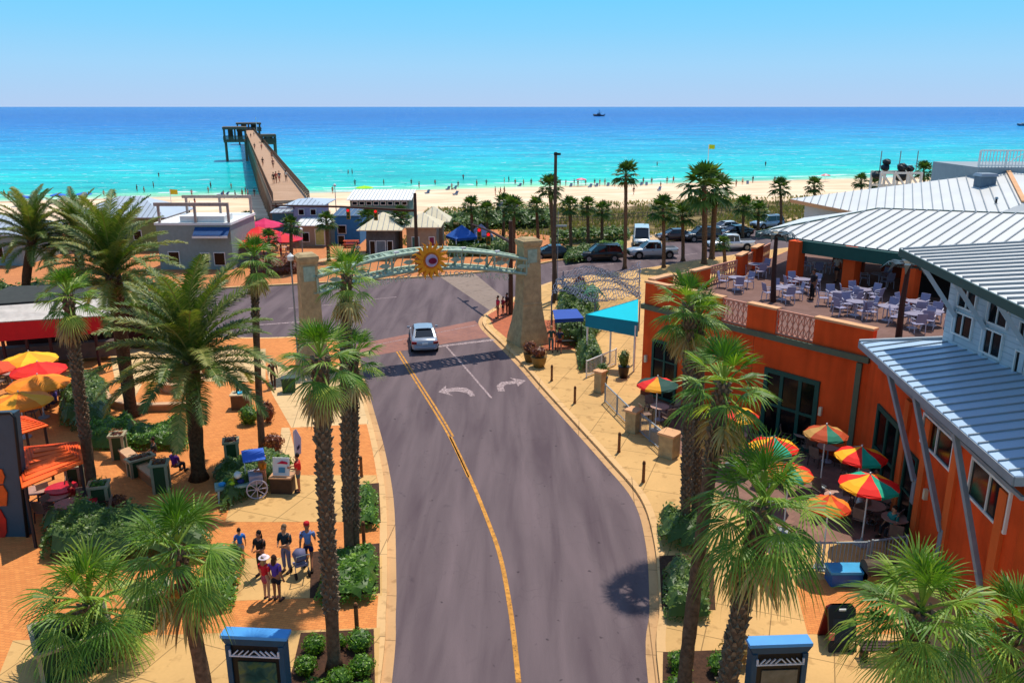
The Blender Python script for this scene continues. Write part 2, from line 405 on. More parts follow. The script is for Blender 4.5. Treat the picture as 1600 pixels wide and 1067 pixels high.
for i, x in enumerate(xs):
    for j, t in enumerate(ts):
        y = t + 197 + .28 * x
        if j == 0: y = min(y, -60)
        z = gz(x, y)
        if -80 < t < -8: z += .35 * noise.noise(Vector((x * .12, y * .12, 1.3))) * min(1, (-8 - t) / 20)
        if t > 79: z = -5
        ids[i, j] = g.vert((x, y, z))
for i in range(len(xs) - 1):
    for j in range(len(ts) - 1): g.face([ids[i, j], ids[i + 1, j], ids[i + 1, j + 1], ids[i, j + 1]])
struct(g.build('ground', groundmat(), smooth=True))
g = MB()
def shp(x, t): return (x, 197 + .28 * x + t, -2.5)
for xa, xb in ((-900, -300), (-300, -100), (-100, 100), (100, 300), (300, 900)):
    for ta, tb in ((-4, 60), (60, 400)): g.poly([shp(xa, ta), shp(xb, ta), shp(xb, tb), shp(xa, tb)])
g.poly([shp(-900, 400), shp(900, 400), (60000, 80000, -2.5), (-60000, 80000, -2.5)])
g.poly([shp(900, 100), (60000, 10000, -2.5), (60000, 80000, -2.5), shp(900, 400)])
g.poly([shp(-900, 400), (-60000, 80000, -2.5), (-60000, -10000, -2.5), shp(-900, -4)])
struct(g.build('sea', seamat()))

far_px = [(-300, 482), (0, 470), (200, 460), (430, 447), (560, 440), (690, 432), (800, 422), (865, 409), (925, 402), (970, 396), (985, 388), (1000, 384), (1045, 378), (1130, 366), (1250, 350), (1400, 333)]
far_line = pline(far_px)
rd = MB()
pts = [(-9, -8), (9, -8), (9, 40), (4, 60)] + [(p.x, p.y) for p in pline([(830, 460), (1000, 430), (1130, 425), (1400, 385)])]
pts += [(p.x, p.y) for p in far_line[::-1]] + [(-62, 50), (-10, 52)]
rd.poly([(x, y, 0.0) for x, y in pts])
struct(rd.build('road', asph))
Lpx = [(595, 1066), (603, 960), (605, 900), (603, 780), (590, 700), (575, 642), (562, 595), (556, 570), (548, 548), (525, 534), (480, 528), (410, 530), (300, 528), (150, 524), (-200, 520)]
Rpx = [(1030, 1066), (1030, 950), (1022, 850), (1000, 780), (950, 720), (900, 665), (850, 610), (815, 570), (780, 535), (757, 512), (755, 500), (766, 489), (790, 474), (830, 455), (880, 438), (1000, 422), (1110, 405), (1250, 386), (1450, 362)]
Lline = smooth_line([(-2.6, -8, 0), (-3.1, 8, 0)] + [tuple(P(*q)) for q in Lpx], 6)
Rline = smooth_line([(3.0, -8, 0), (3.6, 8, 0)] + [tuple(P(*q)) for q in Rpx], 6)
KZ = .13
mb = MB(); mb.prism([(p.x, p.y) for p in offset(Lline, .28)] + [(-75, 50), (-75, -8)], -.2, KZ)
struct(mb.build('plaza', brk))
mb = MB(); mb.prism([(p.x, p.y) for p in offset(Rline, -.28)] + [(90, 80), (90, -8)], -.2, KZ)
struct(mb.build('sidewalk', tan))
mb = MB()
curb(mb, Lline, .28, 0, -.1, KZ + .004); curb(mb, Rline, 0, -.28, -.1, KZ + .004)
fl = far_line; curb(mb, fl, .3, 0, -.1, KZ)
struct(mb.build('curb', curbm))
mb = MB(); strip(mb, Lline, 0, -.32, .006); strip(mb, Rline, .32, 0, .006)
struct(mb.build('gutter', gut))
# paving panels of another colour let into the plaza and pavement
def patch(name, m, pxs, z=KZ + .005):
    o = MB().poly([P(x, y, z) for x, y in pxs]).build(name, m); return struct(o)
patch('paving_panel', tan, [(372, 742), (588, 742), (596, 815), (352, 815)])
patch('paving_panel', tan, [(384, 872), (597, 868), (597, 930), (366, 938)])
patch('paving_panel', tan, [(20, 1000), (230, 992), (594, 980), (590, 1066), (560, 1300), (-100, 1300)])
patch('paving_panel', tan2, [(415, 572), (552, 572), (572, 650), (578, 662), (455, 668), (425, 615)])
patch('paving_panel', tan2, [(170, 545), (415, 545), (415, 596), (180, 596)])
patch('paving_panel', tan2, [(440, 668), (452, 668), (470, 742), (430, 742)])
patch('paving_panel', tan2, [(186, 605), (206, 596), (222, 600), (205, 632), (182, 626)])
patch('paving_panel', brk, [(1240, 905), (1372, 905), (1400, 990), (1262, 990)])
patch('paving_panel', brk2, [(762, 492), (790, 476), (840, 460), (840, 480), (800, 505), (815, 530), (800, 535), (772, 512)])
patch('paving_panel', brk2, [(840, 500), (905, 500), (905, 545), (850, 548)])
patio = brickmat('patio tiles', '#8d6a5c', '#7c5d52', '#6b544a', .4, .4, R(45), .2)
patch('patio_floor', patio, [(1005, 600), (1060, 640), (1130, 640), (1330, 640), (1420, 840), (1210, 850), (1110, 760), (1045, 690)])
# crossing and markings
mb = MB(); mb.poly([P(x, y, .004) for x, y in [(557, 538), (742, 501), (768, 526), (700, 536), (557, 560)]])
struct(mb.build('crosswalk', xbrk))
crm = concmat('crossing concrete', '#8f7d70', 3, R(30), .12)
mb = MB(); mb.poly([P(x, y, .004) for x, y in [(688, 433), (742, 428), (796, 472), (770, 488)]])
struct(mb.build('crosswalk', crm))
paintm = M('white road paint', '#b09a98', .8, var=.45, scale=5)
def worn(m, th=.42):
    nt = m.node_tree; b = nt.nodes['Principled BSDF']; tr_ = nt.nodes.new('ShaderNodeBsdfTransparent'); mx = nt.nodes.new('ShaderNodeMixShader'); p = pos(nt)
    f = ramp(nt, noisen(nt, p, 14, 6, .4), [(th - .05, (0, 0, 0, 1)), (th + .05, (1, 1, 1, 1))]); nt.links.new(f, mx.inputs[0]); nt.links.new(tr_.outputs[0], mx.inputs[1]); nt.links.new(b.outputs[0], mx.inputs[2]); nt.links.new(mx.outputs[0], nt.nodes['Material Output'].inputs[0])
worn(paintm, .44)
yelm = M('yellow road paint', '#c98a35', .8, var=.4, scale=4)
worn(yelm, .36)
def mark(pxs, m=paintm, z=.008): return struct(MB().poly([P(x, y, z) for x, y in pxs]).build('road_marking', m))
mark([(684.6, 612.4), (697, 602), (697, 607.5), (715, 605), (728.4, 606), (738, 611), (742.4, 618.5), (735, 619), (729, 614), (715, 611), (699, 612.5), (708, 618.5)])
mark([(778, 611), (776, 602.3), (783, 597), (804.9, 594.5), (796, 590), (821.7, 594.4), (809.4, 603.4), (807, 599), (790, 601), (786.5, 604.6), (789, 611.6)])
def pline_mark(pxs, wd, m, d=0, z=.009):
    mb = MB(); L = smooth_line([tuple(P(*q)) for q in pxs], 8); strip(mb, L, d + wd / 2, d - wd / 2, z)
    return struct(mb.build('road_marking', m))
pline_mark([(672, 543), (772, 531)], .4, paintm)
pline_mark([(697, 541), (730, 578), (768, 622)], .13, paintm)
Y1 = [(622, 549), (648, 590), (680, 640), (705, 682), (735, 745), (762, 810), (783, 870), (800, 960), (812, 1066)]
pline_mark(Y1[:4], .11, yelm, .1); pline_mark(Y1[:5], .11, yelm, -.1); pline_mark(Y1[3:], .16, yelm, -.03)
pline_mark([(556, 545), (745, 508)], .1, paintm, 0, .010)
pline_mark([(400, 508), (470, 503)], .25, paintm)
for a in ([(860, 428), (960, 412)], [(985, 410), (1090, 396)], [(860, 419), (930, 410)], [(560, 470), (620, 464)], [(450, 482), (520, 476)]):
    pline_mark(a, .14, paintm)
# far side of the boulevard: seaside plaza, island bed and walk
fs = [(p.x, p.y) for p in offset(far_line[:8], .3)]
mb = MB(); bk = pline([(880, 382), (875, 372), (800, 362), (690, 350), (560, 345), (430, 350), (-300, 350)])
mb.prism(fs + [(p.x, p.y) for p in bk], -.2, KZ - .01)
struct(mb.build('seaside_plaza', brickmat('seaside pavers', '#cb8450', '#bb764a', '#a4683c', .22, .11, R(12), .14)))
walk = concmat('beach walk', '#cfae84', 2, 0, .12)
mb = MB(); strip(mb, pline([(878, 382), (930, 376), (985, 371), (1100, 358), (1400, 325)], 0), .9, -.9, .02)
struct(mb.build('path', walk))
mb = MB().poly([P(x, y, .005) for x, y in [(978, 395), (980, 368), (1018, 364), (1040, 380)]])
struct(mb.build('driveway', walk))
pd = MB(); strip(pd, smooth_line([tuple(P(420, 425)), tuple(P(520, 405)), tuple(P(600, 395))], 4), .6, -.6, KZ - .002)
struct(pd.build('path', walk))

# ------------------------------------------------------------------ vegetation builders
fanm = leafmat('fan palm leaf', '#355711', '#5a821d', '#adbd50', .24, .5)
fanm2 = leafmat('far fan palm leaf', '#2a4414', '#41611f', '#748c3c', .2, .5)
datem = leafmat('date palm leaf', '#374d16', '#5c722a', '#a89f58', .2, .5)
drym = leafmat('dry palm leaf', '#7a5a30', '#a98a52', '#c8b070', .15)
hedgem = leafmat('hedge leaf', '#335410', '#557f1a', '#8fb030', .25)
duskm = leafmat('dark shrub leaf', '#38521e', '#54702c', '#8a9c44', .25)
dunem = leafmat('dune plant leaf', '#4a5424', '#77743a', '#9c8f50', .2)
redm = leafmat('red and bronze leaf', '#5a3020', '#8c4a2c', '#b5793a', .25)
barkm = M('palm bark', '#6e5642', .95, var=.45, scale=7, bump=1, bscale=20, spec=.1)
bootm = M('palm boots', '#84705a', .95, var=.5, scale=5, bump=.6, spec=.1)
darkb = M('date palm bark', '#59402c', .95, var=.5, scale=9, bump=1, bscale=25, spec=.1)
def fan_leaf(mb, base, az, el, L, Rb, nb, g, droop, wid=.5):
    d = Vector((math.cos(az) * math.cos(el), math.sin(az) * math.cos(el), math.sin(el)))
    side = Vector((-math.sin(az), math.cos(az), 0)); up = side.cross(d) * -1
    if up.z < 0: up = -up
    path = []
    for k in range(4):
        t = k / 3; path.append(base + d * (L * t) - Vector((0, 0, droop * .35 * L * t * t)))
    mb.ct = .75
    for a, b in zip(path, path[1:]): mb.bar(a, b, .035, .02)
    hub = path[-1]; dd = (path[-1] - path[-2]).normalized(); up = side.cross(dd); up = up if up.z > 0 else -up
    lt = g.uniform(.15, .75) + (.35 if el < -.45 and g.random() < .5 else 0)
    half = R(g.uniform(72, 100) if L < .5 * 2 and nb == 22 else g.uniform(90, 120))
    for i in range(nb):
        a = -half + 2 * half * (i + .5) / nb
        ln = Rb * (.72 + .28 * math.cos(a * .75)) * g.uniform(.9, 1.06)
        v = (dd * math.cos(a) + side * math.sin(a)).normalized()
        v = (v + up * (.16 * math.cos(a * 1.3) + g.uniform(-.05, .05))).normalized()
        sw = v.cross(up).normalized(); wv = 2 * half / nb * ln * wid
        ps = []
        for t, wf in ((0.04, .1), (.42, .95), (.74, .55), (1.0, .04)):
            dr = droop * ln * (max(0, t - .25) ** 2) * g.uniform(.8, 1.25) * 1.25
            q = hub + v * (ln * t) - Vector((0, 0, dr)); ww = wv * wf * .42
            fold = up * (ww * (.5 if i % 2 else -.5))
            ps.append((mb.vert(q - sw * ww + fold), mb.vert(q + sw * ww - fold)))
        mb.ct = min(1, max(0, lt + g.uniform(-.2, .2)))
        for A, B in zip(ps, ps[1:]): mb.face([A[0], A[1], B[1], B[0]])
def fan_crown_mesh(seed, nl, nb, Rr, mat, name='crown', wid=.5, low_=118, dk=.3):
    g = random.Random(seed); mb = MB()
    for i in range(nl):
        t = (i + .5) / nl
        el = R(86 - low_ * t ** .95 + g.uniform(-8, 8)); az = i * 2.399963 + g.uniform(-.3, .3)
        s = Rr * g.uniform(.85, 1.05) * (.82 if t < .1 else 1)
        fan_leaf(mb, Vector((0, 0, .12 - .3 * t)), az, el, s * .46, s * .56, nb, g, (.1 + dk * t) + g.uniform(0, .25), wid)
    return mb
def dry_mesh(seed, nl, nb, Rr):
    g = random.Random(seed); mb = MB()
    for i in range(nl): fan_leaf(mb, Vector((0, 0, -.25)), g.uniform(0, 2 * PI), R(g.uniform(-80, -55)), Rr * .4, Rr * .5, nb, g, .6)
    return mb
def date_crown_mesh(seed, nf, nl, Rr):
    g = random.Random(seed); mb = MB()
    for i in range(nf):
        t = (i + .5) / nf; el = R(86 - 80 * t + g.uniform(-6, 6)); az = i * 2.399963 + g.uniform(-.25, .25)
        L = Rr * g.uniform(.88, 1.08); bend = R(46 + 34 * t)
        side = Vector((-math.sin(az), math.cos(az), 0)); p = Vector((0, 0, .1 - .3 * t)); pts = [p]; dirs = []
        n = 12
        for k in range(n):
            e = el - bend * ((k + .5) / n) ** 1.25
            d = Vector((math.cos(az) * math.cos(e), math.sin(az) * math.cos(e), math.sin(e))); dirs.append(d)
            p = p + d * (L / n); pts.append(p)
        mb.ct = .85
        for k in range(0, n, 2): mb.bar(pts[k], pts[min(k + 2, n)], .014 * (1 - k / n) + .003, .008)
        lt = g.uniform(.2, .75)
        for j in range(nl):
            s = .12 + .88 * j / nl; x = s * n; k = min(int(x), n - 1); q = pts[k].lerp(pts[k + 1], x - k); d = dirs[k]
            up = side.cross(d); up = up if up.z > 0 else -up
            ll = L * .15 * (math.sin(PI * min(1, .12 + s * .88)) ** .6) + .02
            for sg in (-1, 1):
                v = (d * .75 + side * sg * .85 + up * g.uniform(.05, .5)).normalized()
                tip = q + v * ll - Vector((0, 0, ll * g.uniform(.1, .35))); mid = q + v * ll * .5
                wv = d * .0052
                mb.ct = min(1, max(0, lt + g.uniform(-.2, .2)))
                mb.poly([q - wv, mid - wv * 1.25, tip, mid + wv * 1.25, q + wv])
    return mb
def trunk_mesh(h, r0, r1, seed, boots=.5, lean=(0, 0)):
    g = random.Random(seed); mb = MB(); path = []; rs = []; n = max(6, int(h / .35))
    for k in range(n + 1):
        t = k / n; q = t * t * .5 + t * .5
        path.append((lean[0] * q, lean[1] * q, h * t)); fl = 1 + .5 * max(0, 1 - t * h / .5) ** 2
        rs.append((r0 + (r1 - r0) * t) * fl * g.uniform(.94, 1.06))
    mb.tube(path, rs, 12)
    bt = MB()
    if boots > 0:
        z = h * (1 - boots); row = 0
        while z < h:
            t = z / h; q = t * t * .5 + t * .5; r = r0 + (r1 - r0) * t; row += 1
            for j in range(7):
                if g.random() < .12: continue
                a = 2 * PI * (j + (row % 2) * .5) / 7 + g.uniform(-.12, .12)
                er = Vector((math.cos(a), math.sin(a), 0)); tn = Vector((-math.sin(a), math.cos(a), 0))
                b = Vector((lean[0] * q, lean[1] * q, z)) + er * r * .88
                tip = b + er * g.uniform(.05, .13) + Vector((0, 0, g.uniform(.1, .2))); ww = r * .33
                bt.poly([b - tn * ww, b + tn * ww, tip + tn * ww * .45, tip - tn * ww * .45])
                bt.poly([b - tn * ww, tip - tn * ww * .45, b + Vector((0, 0, .18)) - er * .02])
                bt.poly([b + tn * ww, b + Vector((0, 0, .18)) - er * .02, tip + tn * ww * .45])
                bt.poly([b + Vector((0, 0, .18)) - er * .02, tip - tn * ww * .45, tip + tn * ww * .45])
            z += .13 if h > 3 else .1
    return mb, bt
CROWN = {}
def crown_child(key, fn, mat, name, parent, loc, rz, sc):
    if key not in CROWN:
        o = fn().build(name, mat, parent); CROWN[key] = o.data
    else:
        o = bpy.data.objects.new(name, CROWN[key]); COL.objects.link(o); o.parent = parent
    o.location = loc; o.rotation_euler = (0, 0, rz); o.scale = (sc, sc, sc); return o
def palm(kind, label, crown_px, base=None, base_px=None, Rr=1.3, r0=.2, r1=.15, boots=.5, group=None, bz=None, seed=0, ctop=None, dry=True):
    if base is None: base = P(base_px[0], base_px[1], KZ if bz is None else bz)
    if ctop is None: ctop = HZ(crown_px[0], crown_px[1], base[1])
    h = ctop.z - base[2]; lean = (ctop.x - base[0], 0)
    nm = {'fan': 'fan_palm', 'far': 'fan_palm', 'date': 'date_palm'}[kind]
    t = thing(nm, label, 'palm tree', base, group=group)
    g = random.Random(seed + int(crown_px[0] * 7 + crown_px[1]))
    tm, bt = trunk_mesh(h, r0, r1, seed + 3, boots, lean)
    tr = tm.build('trunk', darkb if kind == 'date' else barkm, t, smooth=True)
    if bt.f: bt.build('leaf_bases', bootm, tr)
    rz = g.uniform(0, 6.28); v = g.randrange(3); top = (lean[0], lean[1], h)
    if kind == 'fan':
        big = Rr > 1.65
        crown_child(('fan', v, big), (lambda: fan_crown_mesh(5 + v, 27, 28, 1.0, fanm, wid=.42, low_=124, dk=.75)) if big else (lambda: fan_crown_mesh(7 + v, 22, 22, 1.0, fanm, wid=.5, low_=112, dk=.34)), fanm, 'crown', t, top, rz, Rr)
        if dry: crown_child(('dry', v), lambda: dry_mesh(15 + v, 11, 14, 1.0), drym, 'dry_fronds', t, top, rz, Rr)
    elif kind == 'far':
        crown_child(('far', v), lambda: fan_crown_mesh(25 + v, 26, 13, 1.0, fanm2, wid=.8), fanm2, 'crown', t, top, rz, Rr)
    else:
        crown_child(('date', v), lambda: date_crown_mesh(35 + v, 56, 76, 1.0), datem, 'crown', t, top, rz, Rr)
    return t
def leaf_quads(mb, pts_fn, n, size, g, lo=.1, hi=.9):
    for i in range(n):
        p, nr, tt = pts_fn(); nr = (nr + Vector((g.uniform(-1, 1), g.uniform(-1, 1), g.uniform(-.6, 1))) * .9).normalized()
        a = nr.orthogonal().normalized(); a = Matrix.Rotation(g.uniform(0, 6.28), 3, nr) @ a; b = nr.cross(a)
        s = size * g.uniform(.6, 1.3); mb.ct = max(0, min(1, tt + g.uniform(-.25, .25)))
        mb.poly([p - a * s, p + b * s * .45, p + a * s, p - b * s * .45])
def hedge(name, label, pts, h, z=KZ, mat=None, size=.07, dens=170, group=None, cat='hedge', seed=1, lump=.8):
    g = random.Random(seed); mat = mat or hedgem; pts = [Vector((p[0], p[1], 0)) for p in pts]
    cx = sum(p.x for p in pts) / len(pts); cy = sum(p.y for p in pts) / len(pts)
    t = thing(name, label, cat, (cx, cy, z), group=group)
    x0, x1 = min(p.x for p in pts), max(p.x for p in pts); y0, y1 = min(p.y for p in pts), max(p.y for p in pts)
    def inside(x, y):
        r = False; j = len(pts) - 1
        for i in range(len(pts)):
            a, b = pts[i], pts[j]
            if (a.y > y) != (b.y > y) and x < (b.x - a.x) * (y - a.y) / (b.y - a.y) + a.x: r = not r
            j = i
        return r
    def edged(x, y):
        m = 9
        for i in range(len(pts)):
            a, b = pts[i], pts[(i + 1) % len(pts)]; ab = b - a; q = Vector((x, y, 0)) - a
            k = max(0, min(1, q.dot(ab) / ab.dot(ab))); m = min(m, (q - ab * k).length)
        return m
    def top(x, y):
        e = edged(x, y)
        nz = noise.noise(Vector((x * 1.6, y * 1.6, seed))) * lump * .35 + noise.noise(Vector((x * .7, y * .7, seed + 5))) * lump * .35
        return h * (1 + nz) * (1 - max(0, 1 - e / (.45 * h + .1)) ** 2 * .75)
    # stems and dense inner mass
    st = max(.16, (x1 - x0) / 30); inner = MB(); nx = int((x1 - x0) / st) + 1; ny = int((y1 - y0) / st) + 1; gid = {}
    for i in range(nx + 1):
        for j in range(ny + 1):
            x, y = x0 + i * st, y0 + j * st
            if inside(x, y): gid[i, j] = inner.vert((x - cx, y - cy, top(x, y) * .86))
    for i in range(nx):
        for j in range(ny):
            k = [(i, j), (i + 1, j), (i + 1, j + 1), (i, j + 1)]
            if all(q in gid for q in k): inner.ct = .15; inner.face([gid[q] for q in k])
    area = (x1 - x0) * (y1 - y0)
    mb = MB(); mb.v = inner.v; mb.f = inner.f; mb.m = inner.m; mb.t = inner.t
    def fn():
        while True:
            x, y = g.uniform(x0, x1), g.uniform(y0, y1)
            if inside(x, y): break
        e = edged(x, y); tp = top(x, y); zz = tp * (1 - g.random() ** 2 * .3)
        if e < .3 * h + .1: zz = tp * g.uniform(.1, 1)
        tt = .5 + .45 * noise.noise(Vector((x * 2, y * 2, seed + 9)))
        return Vector((x - cx, y - cy, zz)), Vector((0, -.15, 1)), tt
    leaf_quads(mb, fn, int(min(area * dens, 5200)), size, g)
    mb.build('foliage', mat, t)
    return t
def shrub(label, loc, r, h, mat=None, size=.06, n=420, group=None, seed=0, name='shrub', cat='shrub'):
    g = random.Random(seed + 77); mat = mat or hedgem; t = thing(name, label, cat, loc, group=group); mb = MB(); mb.ct = .12
    mb.blob(0, 0, h * .5, r * .8, r * .8, h * .45, 10, 7, .4, seed)
    def fn():
        d = Vector((g.gauss(0, 1), g.gauss(0, 1), g.gauss(.2, 1))).normalized(); k = g.uniform(.78, 1.05) * (1 + .25 * noise.noise(d * 2 + Vector((seed, 0, 0))))
        return Vector((d.x * r * k, d.y * r * k, max(.03, h * .5 + d.z * h * .52 * k))), d, .5 + .4 * noise.noise(d * 3 + Vector((seed, 2, 0)))
    leaf_quads(mb, fn, n, size, g); mb.build('foliage', mat, t)
    return t

# ------------------------------------------------------------------ orange restaurant on the right
orng = M('orange stucco', '#dc5220', .85, var=.2, scale=.7, bump=.25, bscale=30, spec=.15)
orng2 = M('light orange stucco', '#d9662f', .85, var=.12, scale=.8, bump=.25, bscale=30, spec=.15)
def streak(m, k=.75):
    nt = m.node_tree; b = nt.nodes['Principled BSDF']; src = b.inputs['Base Color'].links[0].from_socket; p = pos(nt)
    f = noisen(nt, mapping(nt, p, (2.2, 2.2, .18)), 1.0, 6, .3); col = mixc(nt, 1.0, src, ramp(nt, f, [(.3, (k, k, k * .98, 1)), (.48, (1, 1, 1, 1)), (.7, (1.1, 1.1, 1.12, 1))]), 'MULTIPLY')
    nt.links.new(col, b.inputs['Base Color'])
streak(orng, .86); streak(orng2, .86)
capm = M('parapet coping', '#d8a273', .8, var=.15, scale=1.5)
trim = M('grey green trim', '#5b6550', .7, var=.1)
green = M('dark green paint', '#0f4a40', .55, var=.1)
whitew = M('pale clapboard', '#b9c6cc', .7, var=.06, scale=1)
braceg = M('grey timber', '#8d949a', .7, var=.1)
streak(stone2, .8) if 'stone2' in globals() else None
glass = M('dark glass', '#070c10', .12, var=.1, spec=.25)
roofw = M('white metal roof', '#d9d8d2', .38, var=.07, scale=.4, spec=.4)
roofshade = M('shade tinted metal roof', '#acc6de', .35, var=.07, scale=.4, spec=.45)  # white metal with the blue of its shade put into the colour
seamm = M('roof seam', '#8c9296', .4, var=.05)
fasc = M('eave fascia', '#33504a', .6, var=.05)
dark = M('dark interior', '#1c1512', .9, var=.2)
whitep = M('white paint', '#dfe0dc', .6, var=.06)
greyp = M('grey paint', '#8f979b', .6, var=.08)
metal = M('galvanised metal', '#9aa0a4', .35, .7, var=.1)
blackm = M('black metal', '#15171a', .45, .2, var=.1)
def seams(poly, d, sp, hgt=.05, wd=.045):
    """standing seams: straight ribs clipped to a convex planar polygon"""
    poly = [Vector(p) for p in poly]; n = (poly[1] - poly[0]).cross(poly[2] - poly[0]).normalized()
    if n.z < 0: n = -n
    d = Vector(d); d = (d - n * d.dot(n)).normalized(); e = n.cross(d)
    o = poly[0]; q = [((p - o).dot(e), (p - o).dot(d)) for p in poly]; mb = MB()
    lo, hi = min(a[0] for a in q), max(a[0] for a in q); k = lo + sp * .5
    while k < hi:
        ys = []
        for i in range(len(q)):
            a, b = q[i], q[(i + 1) % len(q)]
            if (a[0] - k) * (b[0] - k) < 0: ys.append(a[1] + (b[1] - a[1]) * (k - a[0]) / (b[0] - a[0]))
        if len(ys) >= 2:
            A = o + e * k + d * min(ys) + n * hgt * .5; B = o + e * k + d * max(ys) + n * hgt * .5
            mb.bar(A, B, wd, hgt, up=n)
        k += sp
    return mb
class Wall:
    def __init__(s, a, b, out):
        s.a = Vector((a[0], a[1], 0)); s.b = Vector((b[0], b[1], 0)); s.d = (s.b - s.a).normalized()
        s.n = s.d.cross(Vector((0, 0, 1)));
        if s.n.dot(Vector((out[0], out[1], 0))) < 0: s.n = -s.n
    def st(s, px, py):
        p = onpl(px, py, s.a, s.n); return ((p - s.a).dot(s.d), p.z)
    def pt(s, k, z, off=0): q = s.a + s.d * k + s.n * off; return Vector((q.x, q.y, z))
    def rect(s, mb, k0, k1, z0, z1, off=0, th=.05):
        A = [s.pt(k0, z0, off + th), s.pt(k1, z0, off + th), s.pt(k1, z1, off + th), s.pt(k0, z1, off + th)]
        mb.slab(A, th, -s.n * th)
        return mb
    def window(s, par, k0, k1, z0, z1, fm, gm, nx=2, nz=1, name='window', fw=.1, off=0, sub='pane'):
        mb = MB()
        if k0 > k1: k0, k1 = k1, k0
        for a, b in ((k0, k0 + fw), (k1 - fw, k1)): s.rect(mb, a, b, z0, z1, off, .09)
        for a, b in ((z0, z0 + fw), (z1 - fw, z1)): s.rect(mb, k0 + fw, k1 - fw, a, b, off, .088)
        for i in range(1, nx): x = k0 + (k1 - k0) * i / nx; s.rect(mb, x - fw * .4, x + fw * .4, z0 + fw, z1 - fw, off, .08)
        for i in range(1, nz): z = z0 + (z1 - z0) * i / nz; s.rect(mb, k0 + fw, k1 - fw, z - fw * .3, z + fw * .3, off, .075)
        w_ = mb.build(name, fm, par, world=True)
        q = s.rect(MB(), k0 + fw * .5, k1 - fw * .5, z0 + fw * .5, z1 - fw * .5, off, .03).build(sub, gm, None)
        q.parent = w_; q.location = -par.location
        return w_
C1, C2 = (7.4, 44.5), (15.7, 34.3)
W2a, W2b = (15.65, 33.2), (14.4, 20.9)
rest = thing('restaurant', 'orange two storey restaurant with white metal roofs and a rooftop dining terrace', 'restaurant', (20, 36, 0))
TZ = 5.5
mb = MB(); mb.prism([C1, C2, W2a, W2b, (46, 20.9), (46, 66), (24, 66), (18.3, 58), (14.2, 51.4)], -.1, TZ - .01)
mb.build('wall', orng, rest, world=True)
wA = Wall(C1, C2, (-1, -1)); wB = Wall(W2a, W2b, (-1, 0)); LA = (wA.b - wA.a).length; LB = (wB.b - wB.a).length
wC = Wall(C1, (14.2, 51.4), (-1, 1)); LC = (wC.b - wC.a).length
mb = MB(); wA.rect(mb, -.15, LA, TZ - .32, TZ - .05, 0, .16); wC.rect(mb, 0, LC, TZ - .32, TZ - .05, 0, .16)
wA.rect(mb, LA - .55, LA - .3, .2, TZ - .4, 0, .1)
mb.build('cornice', trim, rest, world=True)
MB().poly([(7.5, 44.5, TZ), (15.8, 34.2, TZ), (22, 33, TZ), (46, 33, TZ), (46, 66, TZ), (24, 66, TZ), (18.3, 57.9, TZ), (14.2, 51.3, TZ)]).build('terrace_floor', brickmat('terrace tiles', '#7e5f55', '#74564c', '#5f4a42', .5, .5, R(45), .15), rest, world=True)
# parapet: solid lengths and pierced panels
def parapet(wl, k0, k1, z0, z1, kind):
    if kind == 'solid':
        mb = MB(); wl.rect(mb, k0, k1, z0, z1, -.32, .33); mb.build('parapet', orng, rest, world=True)
        mb = MB(); wl.rect(mb, k0 - .03, k1 + .03, z1, z1 + .1, -.38, .45); mb.build('coping', capm, rest, world=True)
    else:
        mb = MB(); n = max(3, int((k1 - k0) / .28)); 
        for i in range(n + 1): k = k0 + (k1 - k0) * i / n; mb.bar(wl.pt(k, z0, -.1), wl.pt(k, z1, -.1), .05)
        for i in range(n):
            a, b = k0 + (k1 - k0) * i / n, k0 + (k1 - k0) * (i + 1) / n; zm = (z0 + z1) / 2
            for q, r in (((a, z0), (b, zm)), ((a, zm), (b, z0)), ((a, zm), (b, z1)), ((a, z1), (b, zm))): mb.bar(wl.pt(q[0], q[1], -.1), wl.pt(r[0], r[1], -.1), .035)
        for z in (z0 + .03, z1): mb.bar(wl.pt(k0, z, -.1), wl.pt(k1, z, -.1), .1, .09)
        mb.build('lattice_railing', M('terracotta lattice', '#c98a72', .8), rest, world=True)
ka = lambda px, py: wA.st(px, py)[0]
k1_, k2_, k3_, k4_, k5_ = ka(1128, 475), ka(1168, 485), ka(1213, 490), ka(1273, 505), ka(1385, 540)
PT = TZ + 1.15
parapet(wA, 0, k1_, TZ, PT, 'solid'); parapet(wA, k1_, k2_, TZ, PT, 'l'); parapet(wA, k2_, k3_, TZ, PT, 'solid')
parapet(wA, k3_, k4_, TZ, PT, 'l'); parapet(wA, k4_, LA, TZ, PT, 'solid')
parapet(wC, 0.33, 2.2, TZ, PT + .1, 'solid'); parapet(wC, 2.2, 4.4, TZ, PT, 'l'); parapet(wC, 4.4, 6.2, TZ, PT, 'solid'); parapet(wC, 6.2, LC, TZ, PT, 'l')
wD = Wall((14.2, 51.4), (18.3, 58), (-1, 1)); LD = 7.7
parapet(wD, 0, 1.6, TZ, PT + .25, 'solid'); parapet(wD, 1.6, 3.4, TZ, PT, 'l'); parapet(wD, 3.4, 5.2, TZ, PT + .25, 'solid'); parapet(wD, 5.2, LD, TZ, PT, 'l')
